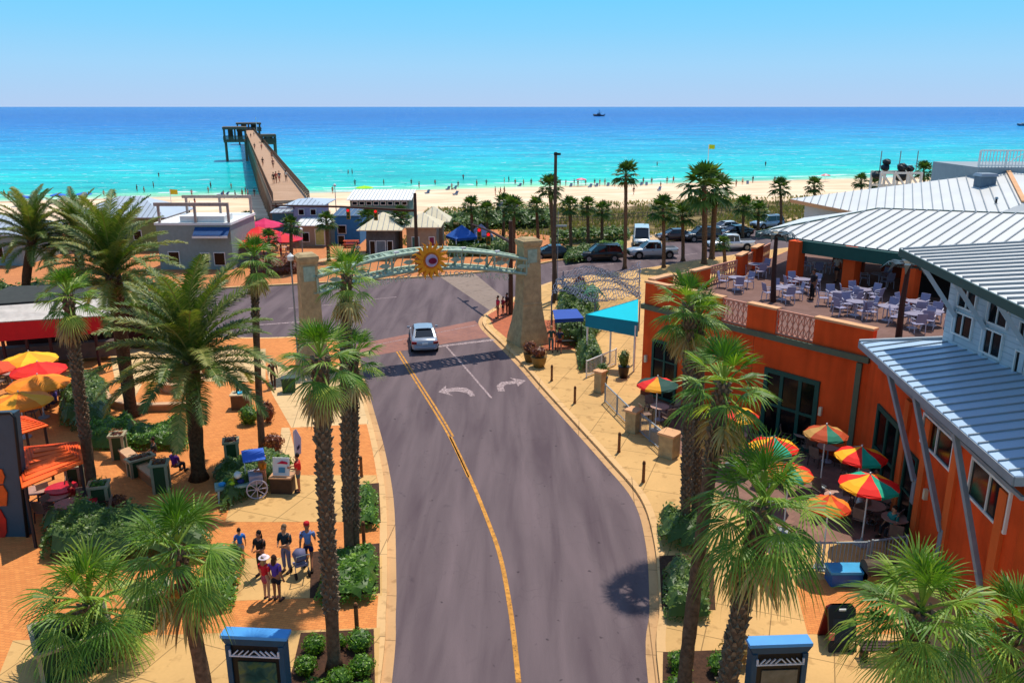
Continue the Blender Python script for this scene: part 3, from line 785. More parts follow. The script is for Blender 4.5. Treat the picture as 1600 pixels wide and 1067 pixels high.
# ground floor openings in the orange wall
def op(px0, py0, px1, py1, wl, z0=None):
    a = wl.st(px0, py0); b = wl.st(px1, py1); return a[0], b[0], (b[1] if z0 is None else z0), a[1]
a = op(1021, 526, 1057, 595, wA, .25); wA.window(rest, a[0], a[1], a[2], a[3] - .1, green, glass, 2, 3, 'window', .14)
a = op(1196, 576, 1272, 690, wA, .15); wA.window(rest, a[0], a[1], a[2], 3.75, green, glass, 3, 2, 'door', .22)
for wl_, px, py in ((wA, 1283, 642), (wA, 1182, 620), (wA, 1010, 560), (wB, 1449, 772)):
    k, z = wl_.st(px, py); mb = MB(); wl_.rect(mb, k - .07, k + .07, z - .2, z + .2, 0, .14); mb.build('wall_light', M('cream lamp', '#d8cfae', .5), rest, world=True)
for k in (3.1, 7.2): mb = MB(); wA.rect(mb, k, k + .02, .1, TZ - .35, 0, .006); mb.build('control_joint', M('joint sealant', '#8a3214', .8), rest, world=True)
mb = MB(); wA.rect(mb, 0, LA - .6, .02, .35, 0, .03); mb.build('plinth', M('stained plinth', '#6e3a26', .9, var=.4), rest, world=True)
# wall under the low roof
for (x0, y0, x1, y1, nm) in ((1447, 643, 1487, 738, 'window'), (1523, 712, 1572, 835, 'window')):
    a = op(x0, y0, x1, y1, wB); wB.window(rest, a[0], a[1], a[2], a[3], whitep, glass, 2, 1, nm, .08)
a = wB.st(1360, 700)[0]; wB.window(rest, .5, 3.1, .15, 3.9, green, glass, 2, 2, 'door', .2)
a = wB.st(1412, 760)[0]; wB.window(rest, 4.0, 5.2, .15, 3.4, green, glass, 1, 2, 'door', .12)
for k in (3.45, 5.5, 7.9, 11.2): wB.rect(MB(), k, k + .45, .1, 5.2, 0, .12).build('pilaster', orng2, rest, world=True)
mb = MB(); wB.rect(mb, .05, LB, 5.36, 5.48, 0, .1); mb.build('frieze', braceg, rest, world=True)
# low white roof, the blue of its shade carried by the base colour
T1, T2 = Vector((14.6, 33.1, 6.55)), Vector((13.4, 20.0, 6.55)); U1, U2 = Vector((17.25, 31.6, 7.05)), Vector((17.9, 21.6, 7.15)); T3, U3 = Vector((46, 19.8, 6.55)), Vector((46, 21.6, 7.15))
def flat(a, b, c_, p):
    n = (b - a).cross(c_ - a); p = Vector(p); p.z = a.z - (n.x * (p.x - a.x) + n.y * (p.y - a.y)) / n.z; return p
U2 = flat(T1, T2, U1, U2); U3.z = U2.z
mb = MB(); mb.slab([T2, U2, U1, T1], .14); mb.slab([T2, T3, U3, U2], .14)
lr = mb.build('low_roof', roofshade, rest, world=True)
ms = seams([T1, T2, U2, U1], (1, -.1, .15), .62); ms.v += []; s_ = ms.build('seams', seamm, None); s_.parent = lr; s_.location = -rest.location
mb = MB(); mb.bar(T1 - Vector((0, 0, .16)), T2 - Vector((0, 0, .16)), .07, .26); mb.bar(T2 - Vector((0, 0, .16)), T3 - Vector((0, 0, .16)), .07, .26); mb.bar(T1, U1 + Vector((0, 0, .06)), .22, .1)
mb.build('fascia', braceg, rest, world=True)
mb = MB(); mb.prism([(15.0, 33.0), (13.9, 20.6), (17.9, 20.7), (17.3, 31.5)], 6.3, 6.39)
mb.build('soffit', braceg, rest, world=True)
# braces carrying the eaves
for k, zl in ((3.6, 2.6), (6.3, 2.0), (9.7, 1.5)): 
    A = wB.pt(k + 1.7, zl, .12); B = wB.pt(k - .4, 6.1, .75); mb = MB(); mb.bar(A, B, .17, .13); wB.rect(mb, k + 1.58, k + 1.87, zl - .9, zl + .1, 0, .14); mb.build('brace', braceg, rest, world=True)
# upper white storey
UW1, UW2 = (17.2, 31.5), (17.9, 21.6)
mb = MB(); mb.prism([UW1, UW2, (46, 21.6), (46, 36)], TZ, 10.55); mb.build('upper_wall', whitew, rest, world=True)
wU = Wall(UW1, UW2, (-1, 0)); LU = 9.9
clap = MB()
for z in [7.2 + .22 * i for i in range(15)]: wU.rect(clap, 0, LU, z, z + .02, 0, .012)
clap.build('clapboards', M('clapboard shadow line', '#9fb0b8', .7), rest, world=True)
for (x0, y0, x1, y1) in ((1493, 484, 1518, 533), (1501, 446, 1525, 490), (1538, 509, 1564, 563), (1547, 468, 1575, 516), (1590, 545, 1618, 602), (1597, 500, 1625, 545)):
    a, b = wU.st(x0, y0), wU.st(x1, y1); wU.window(rest, a[0], b[0], b[1], a[1], whitep, glass, 2, 1, 'window', .06)
for k in (.15, 2.0, 4.2, 6.7, 9.0): mb = MB(); mb.bar(wU.pt(k + .5, 8.2, .06), wU.pt(k - .1, 10.35, 1.5), .22, .16); wU.rect(mb, k + .35, k + .6, 7.2, 10.4, 0, .07); mb.build('brace', whitew, rest, world=True)
E1, E2 = Vector((15.7, 32.9, 10.5)), Vector((14.3, 19.7, 10.5)); R1 = Vector((24.1, 30.3, 11.5)); R2_ = R1 + (E2 - E1)
mb = MB(); mb.slab([E2, R2_, R1, E1], .15); mb.slab([R2_, R2_ + Vector((22, 0, 1.5)), R1 + Vector((22, 0, 1.5)), R1], .15)
ur = mb.build('upper_roof', roofw, rest, world=True)
s_ = seams([E1, E2, R2_, R1], R1 - E1, .62, .07, .06).build('seams', seamm, None); s_.parent = ur; s_.location = -rest.location
mb = MB(); mb.bar(E1 - Vector((0, 0, .17)), E2 - Vector((0, 0, .17)), .08, .3); mb.bar(E1 - Vector((0, 0, .12)), R1 - Vector((0, 0, .12)), .1, .26)
mb.build('fascia', fasc, rest, world=True)
# terrace bar under the middle roof
G1, G2 = Vector((15.8, 53, 8.15)), Vector((24.8, 42.3, 8.15)); AP, RE = Vector((24, 54, 9.6)), Vector((33, 46.6, 9.6)); BK = Vector((21.5, 60.5, 8.15)); BR = Vector((36, 49, 8.2))
RE = flat(G1, G2, AP, RE); GE = Vector((30, 40, 8.6))
GF = flat(G2, RE, GE + Vector((8, 0, .3)), Vector((44, 46, 9.6)))
mb = MB()
for f in ([G1, G2, RE, AP], [BK, G1, AP], [AP, RE, BR, BK], [G2, GE + Vector((8, 0, .3)), GF, RE]): mb.slab([Vector(q) for q in f], .12)
mr_ = mb.build('middle_roof', roofw, rest, world=True)
nrm = Vector((.77, .64, .16))
ms = seams([G1, G2, RE, AP], nrm, .68, .07, .06); m2 = seams([G2, GE + Vector((8, 0, .3)), GF, RE], (.1, 1, .15), .68, .07, .06)
k = len(ms.v); ms.v += m2.v; ms.f += [tuple(i + k for i in f) for f in m2.f]; ms.m += m2.m; ms.t += m2.t
s_ = ms.build('seams', seamm, None); s_.parent = mr_; s_.location = -rest.location
mb = MB(); mb.bar(AP, G1 + Vector((0, 0, .03)), .18, .08); mb.bar(AP, RE, .18, .08); mb.build('ridge_cap', fasc, rest, world=True); MB().bar(G1 - Vector((0, 0, .15)), G2 - Vector((0, 0, .15)), .08, .28).build('fascia', fasc, rest, world=True)
dcol = (G2 - G1).normalized(); ncol = Vector((-dcol.y, dcol.x, 0)); ncol = ncol if ncol.y > 0 else -ncol
base0 = P(1240, 441, TZ); base1 = P(1418, 472, TZ)
cols = [base0, P(1327, 452, TZ), base1]
for q in cols:
    MB().box(q.x, q.y, TZ + 1.3, .75, .75, 2.6, math.atan2(dcol.y, dcol.x)).build('column', orng, rest, world=True)
mb = MB(); mb.bar(base0 + Vector((0, 0, 2.25)) + ncol * .1, base1 + dcol * 3 + Vector((0, 0, 2.25)) + ncol * .1, .25, .75); mb.build('beam', green, rest, world=True)
wI = Wall(base0 + ncol * 6.5 - dcol * 1, base1 + ncol * 6.5 + dcol * 6, (-ncol.x, -ncol.y)); LI = (wI.b - wI.a).length
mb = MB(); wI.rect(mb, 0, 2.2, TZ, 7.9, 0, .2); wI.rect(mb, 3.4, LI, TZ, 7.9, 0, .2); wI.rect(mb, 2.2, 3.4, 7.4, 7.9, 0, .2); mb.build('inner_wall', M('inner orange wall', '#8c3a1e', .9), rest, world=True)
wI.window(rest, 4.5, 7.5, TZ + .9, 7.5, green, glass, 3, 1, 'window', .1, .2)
mb = MB(); q0 = base1 + ncol * 3 - dcol * 1.2; mb.bar(q0 + Vector((0, 0, .55)), q0 + dcol * 5 + Vector((0, 0, .55)), 1.2, 1.1); mb.build('bar_counter', dark, rest, world=True)
# big far roof and the deck on top of the building
A1, A2, A3, A4, A5 = P(1235, 311, 8.5), P(1335, 331, 8.5), P(1540, 341, 9.4), P(1600, 317, 10.5), P(1575, 268, 11.3)
A6 = P(1700, 330, 10.7); nf = (A2 - A1).cross(A5 - A1); A3 = onpl(1540, 341, A1, nf); A4 = onpl(1600, 317, A1, nf)
mb = MB(); mb.slab([A1, A2, A3, A4, A5], .15); mb.slab([A3, P(1600, 356, 8.6), P(1700, 350, 8.6), A4], .12); mb.slab([A4, A4 + Vector((12, -2, -.8)), A5 + Vector((12, 0, -.8)), A5], .12)
fr_ = mb.build('far_roof', roofw, rest, world=True)
s_ = seams([A1, A2, A3, A4, A5], Vector((A5.x - A3.x + .6, A5.y - A3.y + 6, 0)), .62, .07, .06).build('seams', seamm, None); s_.parent = fr_; s_.location = -rest.location
mb = MB().bar(A1 - Vector((0, 0, .15)), A2 - Vector((0, 0, .15)), .08, .26).build('fascia', capm, rest, world=True); mb = MB(); mb.bar(A4 + Vector((0, 0, .08)), A5 + Vector((0, 0, .08)), .3, .1); mb.build('ridge_cap', capm, rest, world=True)
mb = MB(); mb.prism([(A1.x + 1, A1.y - .8), (A2.x + .8, A2.y + .6), (44, 56), (46, 72), (A1.x + 3, A1.y + 4)], 0, 8.25); mb.build('rear_wall', whitew, rest, world=True)
D0 = P(1530, 262, 11.6); mb = MB(); mb.box(D0.x + 7, D0.y + 3.5, 10.4, 14, 7, 2.4); mb.build('roof_deck', greyp, rest, world=True)
mb = MB()
for i in range(57): x = D0.x + i * .25; mb.bar((x, D0.y + .1, 11.6), (x, D0.y + .1, 12.85), .05 if i % 8 else .12)
for z in (11.75, 12.85): mb.bar((D0.x, D0.y + .1, z), (D0.x + 14, D0.y + .1, z), .07, .1)
mb.bar((D0.x + 3, D0.y + 2, 11.6), (D0.x + 5, D0.y + 2, 12.9), .05); mb.build('deck_railing', whitep, rest, world=True)
q = onpl(1538, 290, A1, nf); t = thing('roof_vent', 'blue grey air conditioning box standing on the far white metal roof', 'rooftop unit', (q.x, q.y, q.z - .25))
MB().box(0, 0, .45, 1.1, 1.0, .9).build('housing', M('blue grey steel', '#5d6d7c', .5), t, bevel=.03); MB().box(0, 0, 1.02, 1.35, 1.25, .22, 0, .8).build('hood', metal, t, bevel=.03)
q = onpl(1556, 318, A1, nf); t = thing('vent_pipe', 'small dark vent pipe sticking out of the far white metal roof', 'vent pipe', (q.x, q.y, q.z - .2))
MB().cyl(0, 0, 0, .55, .07).build('pipe', blackm, t); MB().cyl(0, 0, .5, .62, .12, .08).build('cap', metal, t)
# turquoise awning over the entrance corner
aw = thing('entrance_awning', 'turquoise fabric awning over the restaurant entrance left of the orange wall', 'awning', (5.8, 46.5, KZ))
cy = M('turquoise canvas', '#00dcea', .8, var=.03); cy2 = M('teal canvas valance', '#0f7f98', .85, var=.05)
f0, f1 = P(915, 491, 3.35), P(997, 503, 3.35); b1 = Vector((8.1, 47.4, 4.3)); b0 = P(917, 489, 3.4) + Vector((.3, 1.6, 0)); 
apx = P(997, 467, 4.4)
mb = MB(); mb.slab([f0, f1, apx], .05, (0, 0, -.04)); mb.build('canopy', cy, aw, world=True)
mb = MB(); mb.slab([f0, f1, f1 - Vector((0, 0, .95)), f0 - Vector((0, 0, .8))], .05, (0.02, .04, 0)); mb.slab([f0, apx, apx - Vector((0, 0, .9)), f0 - Vector((0, 0, .8))], .05, (.02, -.04, 0)); mb.build('valance', cy2, aw, world=True)
for q in (f0 + Vector((.15, .1, 0)), f1 + Vector((-.12, .1, 0)), apx + Vector((-.12, -.1, 0)), (f0 + apx) / 2):
    MB().cyl(q.x, q.y, KZ, 3.1, .06).build('post', whitep, aw, world=True)

# ------------------------------------------------------------------ gateway arch
stone = brickmat('coquina stone', '#c9ad86', '#bda07a', '#a98f6c', .6, .35, 0, .2, .2)
stone2 = M('cast stone', '#b39a70', .9, var=.25, scale=3, bump=.8, bscale=14)
teal = M('weathered green steel', '#9cb09a', .5, .1, var=.25, scale=4)
PL, PR = Vector((-12.45, 49.1, 0)), Vector((1.12, 55.3, 0))
arch = thing('gateway_arch', 'green steel gateway arch with a sun emblem spanning the road between two stone pillars', 'gateway arch', ((PL.x + PR.x) / 2, (PL.y + PR.y) / 2, 0))
ra = math.atan2(PR.y - PL.y, PR.x - PL.x)
def pillar(q, flare):
    mb = MB(); prof = [(0, 2.3), (.5, 2.2), (1.6, 1.75), (2.9, 1.42), (3.0, 1.46), (3.1, 1.38), (6.9, 1.2), (7.0, 1.32), (7.2, 1.42), (7.35, 1.42)]
    for (z0, w0), (z1, w1) in zip(prof, prof[1:]): mb.box(q.x, q.y, (z0 + z1) / 2, w0 * flare, w0 * flare, z1 - z0, ra, w1 / w0)
    o = mb.build('pillar', stone2, arch, world=True)
    m2 = MB(); m2.box(q.x, q.y, 7.42, 1.2, 1.2, .14, ra, .7)
    c_ = m2.build('cap', stone2, None); c_.parent = o; c_.location = -arch.location
    m3 = MB(); nv = Vector((math.sin(ra), -math.cos(ra), 0)); p = q + nv * (.62 * flare) 
    m3.box(p.x, p.y, 6.3, .7, .05, .9, ra); d_ = m3.build('inset_panel', teal, None); d_.parent = o; d_.location = -arch.location
pillar(PL, .88); pillar(PR, 1.0)
U = (PR - PL).normalized(); N_ = Vector((U.y, -U.x, 0)); span = (PR - PL).length
def ap(t, low, off): 
    q = PL + U * (span * t); a = math.sin(PI * t); z = (5.0 + 1.02 * a) if low else (6.0 + 1.15 * a)
    return Vector((q.x, q.y, z)) + N_ * off
NS = 36
for low in (0, 1):
    for off in (-.65, .65):
        mb = MB(); mb.tube([ap(.03 + .94 * i / NS, low, off) for i in range(NS + 1)], .12, 8); mb.build('chord', teal, arch, smooth=True, world=True)
for low in (0, 1):
    mb = MB()
    for i in range(0, NS, 1):
        t = .03 + .94 * i / NS; mb.bar(ap(t, low, -.65), ap(t, low, .65), .12 if i % 6 else .5, .05)
        mb.bar(ap(t, low, -.65), ap(.03 + .94 * (i + 1) / NS, low, .65), .07)
    mb.build('cross_bars', teal, arch, world=True)
for i in range(0, NS + 1, 6):
    t = .03 + .94 * i / NS; mb = MB()
    for off in (-.65, .65): mb.bar(ap(t, 1, off), ap(t, 0, off), .12)
    mb.bar(ap(t, 1, -.65), ap(t, 0, .65), .07); mb.build('upright', teal, arch, world=True)
lat = [MB(), MB()]
for i in range(26):
    mb = lat[i > 12]; t = .06 + .88 * i / 25; z = (i % 2) * .6
    if abs(t - .5) < .07: continue
    a, b = ap(t, 1, .62), ap(t + .02, 0, .62); mb.bar(a + (b - a) * .1, a + (b - a) * .9, .07, .04)
    # leaping fish shaped cut outs between the chords
    if i % 3 == 1:
        m = (a + b) / 2; f = [m + U * x + Vector((0, 0, y)) for x, y in ((-.45, 0), (-.2, .16), (.15, .14), (.34, .02), (.52, .18), (.5, -.14), (.34, -.02), (.12, -.12), (-.2, -.12))]
        mb.slab(f, .04, N_ * .04)
for mb in lat: mb.build('lattice', teal, arch, world=True)
# lamps on the top chord
for t in (.2, .36, .66, .82):
    q = ap(t, 0, .65); mb = MB(); mb.tube([q, q + Vector((0, 0, .22)) + N_ * .15], .03, 6); mb.box((q + N_ * .22).x, (q + N_ * .22).y, q.z + .26, .3, .2, .1, ra); mb.build('lamp', whitep, arch, world=True)
txt = 'THE BOARDWALK ON OKALOOSA ISLAND'
letm = M('weathered white letters', '#d4cdb4', .6, var=.1)
let = []
for i, ch in enumerate(txt):
    if ch == ' ': continue
    t = .12 + .76 * (i + .5) / len(txt); q = ap(t, 1, .72)
    cu = bpy.data.curves.new('letter', 'FONT'); cu.body = ch; cu.size = .52; cu.extrude = .03; cu.align_x = 'CENTER'
    tmp = bpy.data.objects.new('tmp', cu); COL.objects.link(tmp); dg = bpy.context.evaluated_depsgraph_get()
    me = bpy.data.meshes.new_from_object(tmp.evaluated_get(dg)); bpy.data.objects.remove(tmp)
    rot = Matrix.Translation(q - Vector((0, 0, .55))) @ Matrix.Rotation(ra, 4, 'Z') @ Matrix.Rotation(-math.cos(PI * t) * -.12, 4, 'Y') @ Matrix.Rotation(PI / 2, 4, 'X')
    me.transform(Matrix.Translation(-arch.location) @ rot); me.materials.clear(); me.materials.append(letm)
    lo_ = bpy.data.objects.new('letter', me); COL.objects.link(lo_); lo_.parent = arch
# sun emblem
yel = M('sun gold', '#f29a16', .5, var=.15, scale=6); yel2 = M('sun deep gold', '#cf6c10', .5, var=.1)
SC = (ap(.51, 0, .95) + ap(.51, 1, .95)) / 2 + Vector((0, 0, .05))
def sund(r0, r1, n, wv, m, name, off, th=.08):
    mb = MB()
    for i in range(n):
        a = 2 * PI * i / n; pts = []
        for s, w_, sk in ((r0, wv, 0), (r0 + (r1 - r0) * .4, wv * .95, .07), (r0 + (r1 - r0) * .75, wv * .5, -.03), (r1, .01, .08)): pts.append((s, a + (sk + w_ / s)))
        for s, w_, sk in ((r0 + (r1 - r0) * .75, wv * .5, -.03), (r0 + (r1 - r0) * .4, wv * .95, .07), (r0, wv, 0)): pts.append((s, a + (sk - w_ / s)))
        mb.slab([SC + N_ * off + U * (s * math.cos(b)) + Vector((0, 0, s * math.sin(b))) for s, b in pts], th, N_ * -th)
    return mb.build(name, m, arch, world=True)
sund(.42, 1.3, 16, .13, yel, 'sun_rays', .0); SR_ = sund(.42, 1.12, 15, .1, yel2, 'sun_rays', -.06)
def disc(r, m, name, off, th=.06, n=28, dx=0, dz=0, sx=1, sz=1):
    return MB().slab([SC + N_ * off + U * (dx + r * sx * math.cos(2 * PI * i / n)) + Vector((0, 0, dz + r * sz * math.sin(2 * PI * i / n))) for i in range(n)], th, N_ * -th).build(name, m, arch, world=True)
disc(.52, yel2, 'sun_disc', .05); disc(.40, M('pale lilac enamel', '#b9a9c4', .4), 'ring', .12); disc(.26, M('crimson enamel', '#7c0a35', .4), 'emblem', .18, .05, 24, .06, -.02, 1.05, .75)
del_ = None

# ------------------------------------------------------------------ fishing pier
deckm = brickmat('pier deck boards', '#ba987c', '#aa886c', '#8a6c56', 4.4, .3, R(15), .1)
pilem = M('pier timber', '#7d6450', .9, var=.3, scale=2, bump=.4)
pconc = M('pier concrete', '#80735f', .9, var=.3, scale=1.2)
ZD = 4.6
pa, pb = P(455, 313, ZD), P(389, 203.5, ZD)
pd_ = (pb - pa).normalized(); pn = Vector((pd_.y, -pd_.x, 0)); plen = min((pb - pa).length, 400)
pier = thing('fishing_pier', 'long timber fishing pier with railings running from the beach out into the turquoise sea', 'pier', (pa.x, pa.y, gz(pa.x, pa.y)))
def pp(s, o, z): q = pa + pd_ * s + pn * o; return Vector((q.x, q.y, z))
W_ = 2.3
mb = MB(); mb.slab([pp(0, W_, ZD), pp(plen, W_, ZD), pp(plen, -W_, ZD), pp(0, -W_, ZD)], .35); mb.build('deck', deckm, pier, world=True)
mb = MB(); 
for o in (-W_ + .1, W_ - .1): mb.bar(pp(0, o, ZD - .95), pp(plen, o, ZD - .95), .4, 1.2)
mb.build('girder', pconc, pier, world=True)
for sgn in (-1, 1):
    mb = MB(); o = sgn * (W_ - .06)
    for z in (.35, .62, .9, 1.12): mb.bar(pp(0, o, ZD + z), pp(plen, o, ZD + z), .05, .13)
    s = 0
    while s < plen: mb.bar(pp(s, o, ZD), pp(s, o, ZD + 1.12), .12); s += 2.4
    mb.build('railing', pilem, pier, world=True)
s = 3; cnt = 0
while s < plen and cnt < 75:
    mb = MB()
    for o in (-W_ + .25, W_ - .25): q = pp(s, o, 0); mb.cyl(q.x, q.y, -6.5, ZD - .4, .34, n=8)
    mb.bar(pp(s, -W_, ZD - 1.15), pp(s, W_, ZD - 1.15), .35, .4); mb.build('pile_bent', pilem, pier, world=True); s += 5.6; cnt += 1
def platform(cs, co_, ln, wd, roofz, nm='platform'):
    mb = MB(); mb.slab([pp(cs - ln / 2, co_ + wd / 2, ZD), pp(cs + ln / 2, co_ + wd / 2, ZD), pp(cs + ln / 2, co_ - wd / 2, ZD), pp(cs - ln / 2, co_ - wd / 2, ZD)], .6)
    for a in (-.42, -.14, .14, .42):
        for b in (-.42, .42): q = pp(cs + a * ln, co_ + b * wd, 0); mb.cyl(q.x, q.y, -6.5, ZD, .42, n=8)
    o = mb.build(nm, pilem, pier, world=True)
    mb = MB(); mb.slab([pp(cs - ln / 2, co_ + wd / 2, roofz), pp(cs + ln / 2, co_ + wd / 2, roofz), pp(cs + ln / 2, co_ - wd / 2, roofz), pp(cs - ln / 2, co_ - wd / 2, roofz)], .35)
    for a in (-.45, 0, .45):
        for b in (-.45, 0, .45): q = pp(cs + a * ln, co_ + b * wd, 0); mb.cyl(q.x, q.y, ZD, roofz - .2, .3, n=6)
    for z in (.35, .75, 1.15):
        for e in (-.5, .5): mb.bar(pp(cs - ln / 2, co_ + e * wd, ZD + z), pp(cs + ln / 2, co_ + e * wd, ZD + z), .14, .3)
        for e in (-.5, .5): mb.bar(pp(cs + e * ln, co_ - wd / 2, ZD + z), pp(cs + e * ln, co_ + wd / 2, ZD + z), .14, .3)
    for e in (-.5, .5): mb.bar(pp(cs + e * ln, co_ - wd / 2, roofz - .5), pp(cs + e * ln, co_ + wd / 2, roofz - .5), .2, .7); mb.bar(pp(cs - ln / 2, co_ + e * wd, roofz - .5), pp(cs + ln / 2, co_ + e * wd, roofz - .5), .2, .7)
    for b in (-.3, .1): mb.slab([pp(cs + ln * .45, co_ + b * wd, ZD), pp(cs + ln * .45, co_ + (b + .22) * wd, ZD), pp(cs + ln * .45, co_ + (b + .22) * wd, roofz), pp(cs + ln * .45, co_ + b * wd, roofz)], .2, tuple(pd_ * .2))
    r = mb.build('shelter', M('dark shelter timber', '#665648', .8, var=.2), None); r.parent = o; r.location = -pier.location
def sfor(px, py, z=ZD): q = P(px, py, z); return (q - pa).dot(pd_), (q - pa).dot(pn)
sA, oA = sfor(368, 219); platform(sA, oA, 12, 8, ZD + 4.6)
sB, oB = sfor(420, 222.5); platform(sB, oB, 7, 4.6, ZD + 2.6)
platform(plen + 3, 0, 14, 12, ZD + 3.6)
MB().cyl(pp(plen - 60, 2.5, 0).x, pp(plen - 60, 2.5, 0).y, ZD, ZD + 7, .12, n=6).build('flag_pole', whitep, pier, world=True)

# ------------------------------------------------------------------ vehicles
tyre = M('tyre rubber', '#141414', .85, var=.1); rimm = M('alloy rim', '#8a8e92', .35, .7, var=.05)
carglass = M('car glass', '#0d151b', .06, var=.03, spec=.7); redl = M('tail lamp', '#8a0f14', .3, var=.05); headl = M('head lamp', '#d8dce0', .15, var=.02)
trimb = M('black plastic trim', '#17181a', .6, var=.08); platem = M('number plate', '#c8ccd0', .5)
def loft(secs, nsm=1):
    """secs: x, half width, z bottom, z top, top half width -> closed rounded body"""
    mb = MB(); rings = []
    for x, hw, zb, zt, tw in secs:
        h = zt - zb
        prof = [(-.82 * hw, zb), (.82 * hw, zb), (.97 * hw, zb + .12 * h), (hw, zb + .45 * h), (.98 * hw, zb + .72 * h), (tw + (hw - tw) * .25, zb + .93 * h), (tw * .9, zt), (0, zt + .012), (-tw * .9, zt), (-tw - (hw - tw) * .25, zb + .93 * h), (-.98 * hw, zb + .72 * h), (-hw, zb + .45 * h), (-.97 * hw, zb + .12 * h)]
        rings.append([mb.vert((x, y, z)) for y, z in prof])
    n = len(rings[0])
    for a, b in zip(rings, rings[1:]):
        for j in range(n): mb.face([a[j], a[(j + 1) % n], b[(j + 1) % n], b[j]])
    mb.face(rings[0][::-1]); mb.face(rings[-1]); return mb
SPEC = {
 'sedan': dict(L=4.7, W=1.82, wb=2.75, r=.33, body=[(-2.32, .70, .42, .82, .55), (-2.25, .84, .3, .98, .74), (-1.9, .89, .24, 1.02, .78), (-1.2, .91, .2, 1.0, .8), (0, .91, .19, .97, .8), (1.1, .91, .19, .96, .8), (1.7, .9, .2, .86, .76), (2.15, .84, .25, .76, .68), (2.32, .68, .36, .66, .52)],
   cab=[(-1.72, .74, 1.0, .72), (-.95, .78, 1.42, .6), (-.3, .79, 1.47, .6), (.35, .79, 1.43, .6), (1.2, .76, .98, .72)], roof=(-.98, .4, 1.49, .62)),
 'suv': dict(L=4.8, W=1.9, wb=2.8, r=.38, body=[(-2.38, .78, .5, 1.0, .66), (-2.3, .9, .38, 1.12, .8), (-1.2, .94, .32, 1.12, .84), (0, .94, .3, 1.1, .84), (1.1, .94, .3, 1.08, .84), (1.8, .93, .3, 1.02, .8), (2.2, .88, .35, .95, .72), (2.36, .76, .45, .85, .6)],
   cab=[(-2.28, .82, 1.1, .8), (-2.0, .82, 1.72, .68), (-.8, .83, 1.8, .68), (.4, .83, 1.77, .66), (1.15, .8, 1.08, .78)], roof=(-2.0, .45, 1.84, .7)),
 'pickup': dict(L=5.4, W=1.95, wb=3.4, r=.4, body=[(-2.7, .84, .5, 1.12, .82), (-2.6, .94, .42, 1.14, .9), (-.8, .95, .36, 1.14, .9), (0, .95, .34, 1.14, .86), (1.2, .95, .34, 1.14, .86), (2.0, .94, .34, 1.08, .84), (2.55, .9, .38, 1.02, .78), (2.68, .8, .46, .92, .68)],
   cab=[(-.85, .84, 1.12, .82), (-.72, .84, 1.74, .7), (.1, .84, 1.84, .7), (.6, .84, 1.8, .68), (1.3, .82, 1.12, .8)], roof=(-.75, .62, 1.87, .71), bed=True),
 'van': dict(L=5.2, W=2.0, wb=3.2, r=.36, body=[(-2.58, .9, .4, 1.3, .88), (-2.5, .98, .34, 1.36, .94), (0, .99, .3, 1.34, .94), (1.4, .98, .3, 1.3, .92), (2.1, .95, .32, 1.12, .86), (2.45, .88, .38, .98, .76), (2.58, .76, .46, .84, .6)],
   cab=[(-2.52, .94, 1.3, .9), (-2.4, .92, 2.2, .8), (-.8, .92, 2.3, .82), (1.1, .9, 2.2, .78), (2.05, .86, 1.15, .84)], roof=(-2.42, 1.1, 2.3, .84), white=True),
}
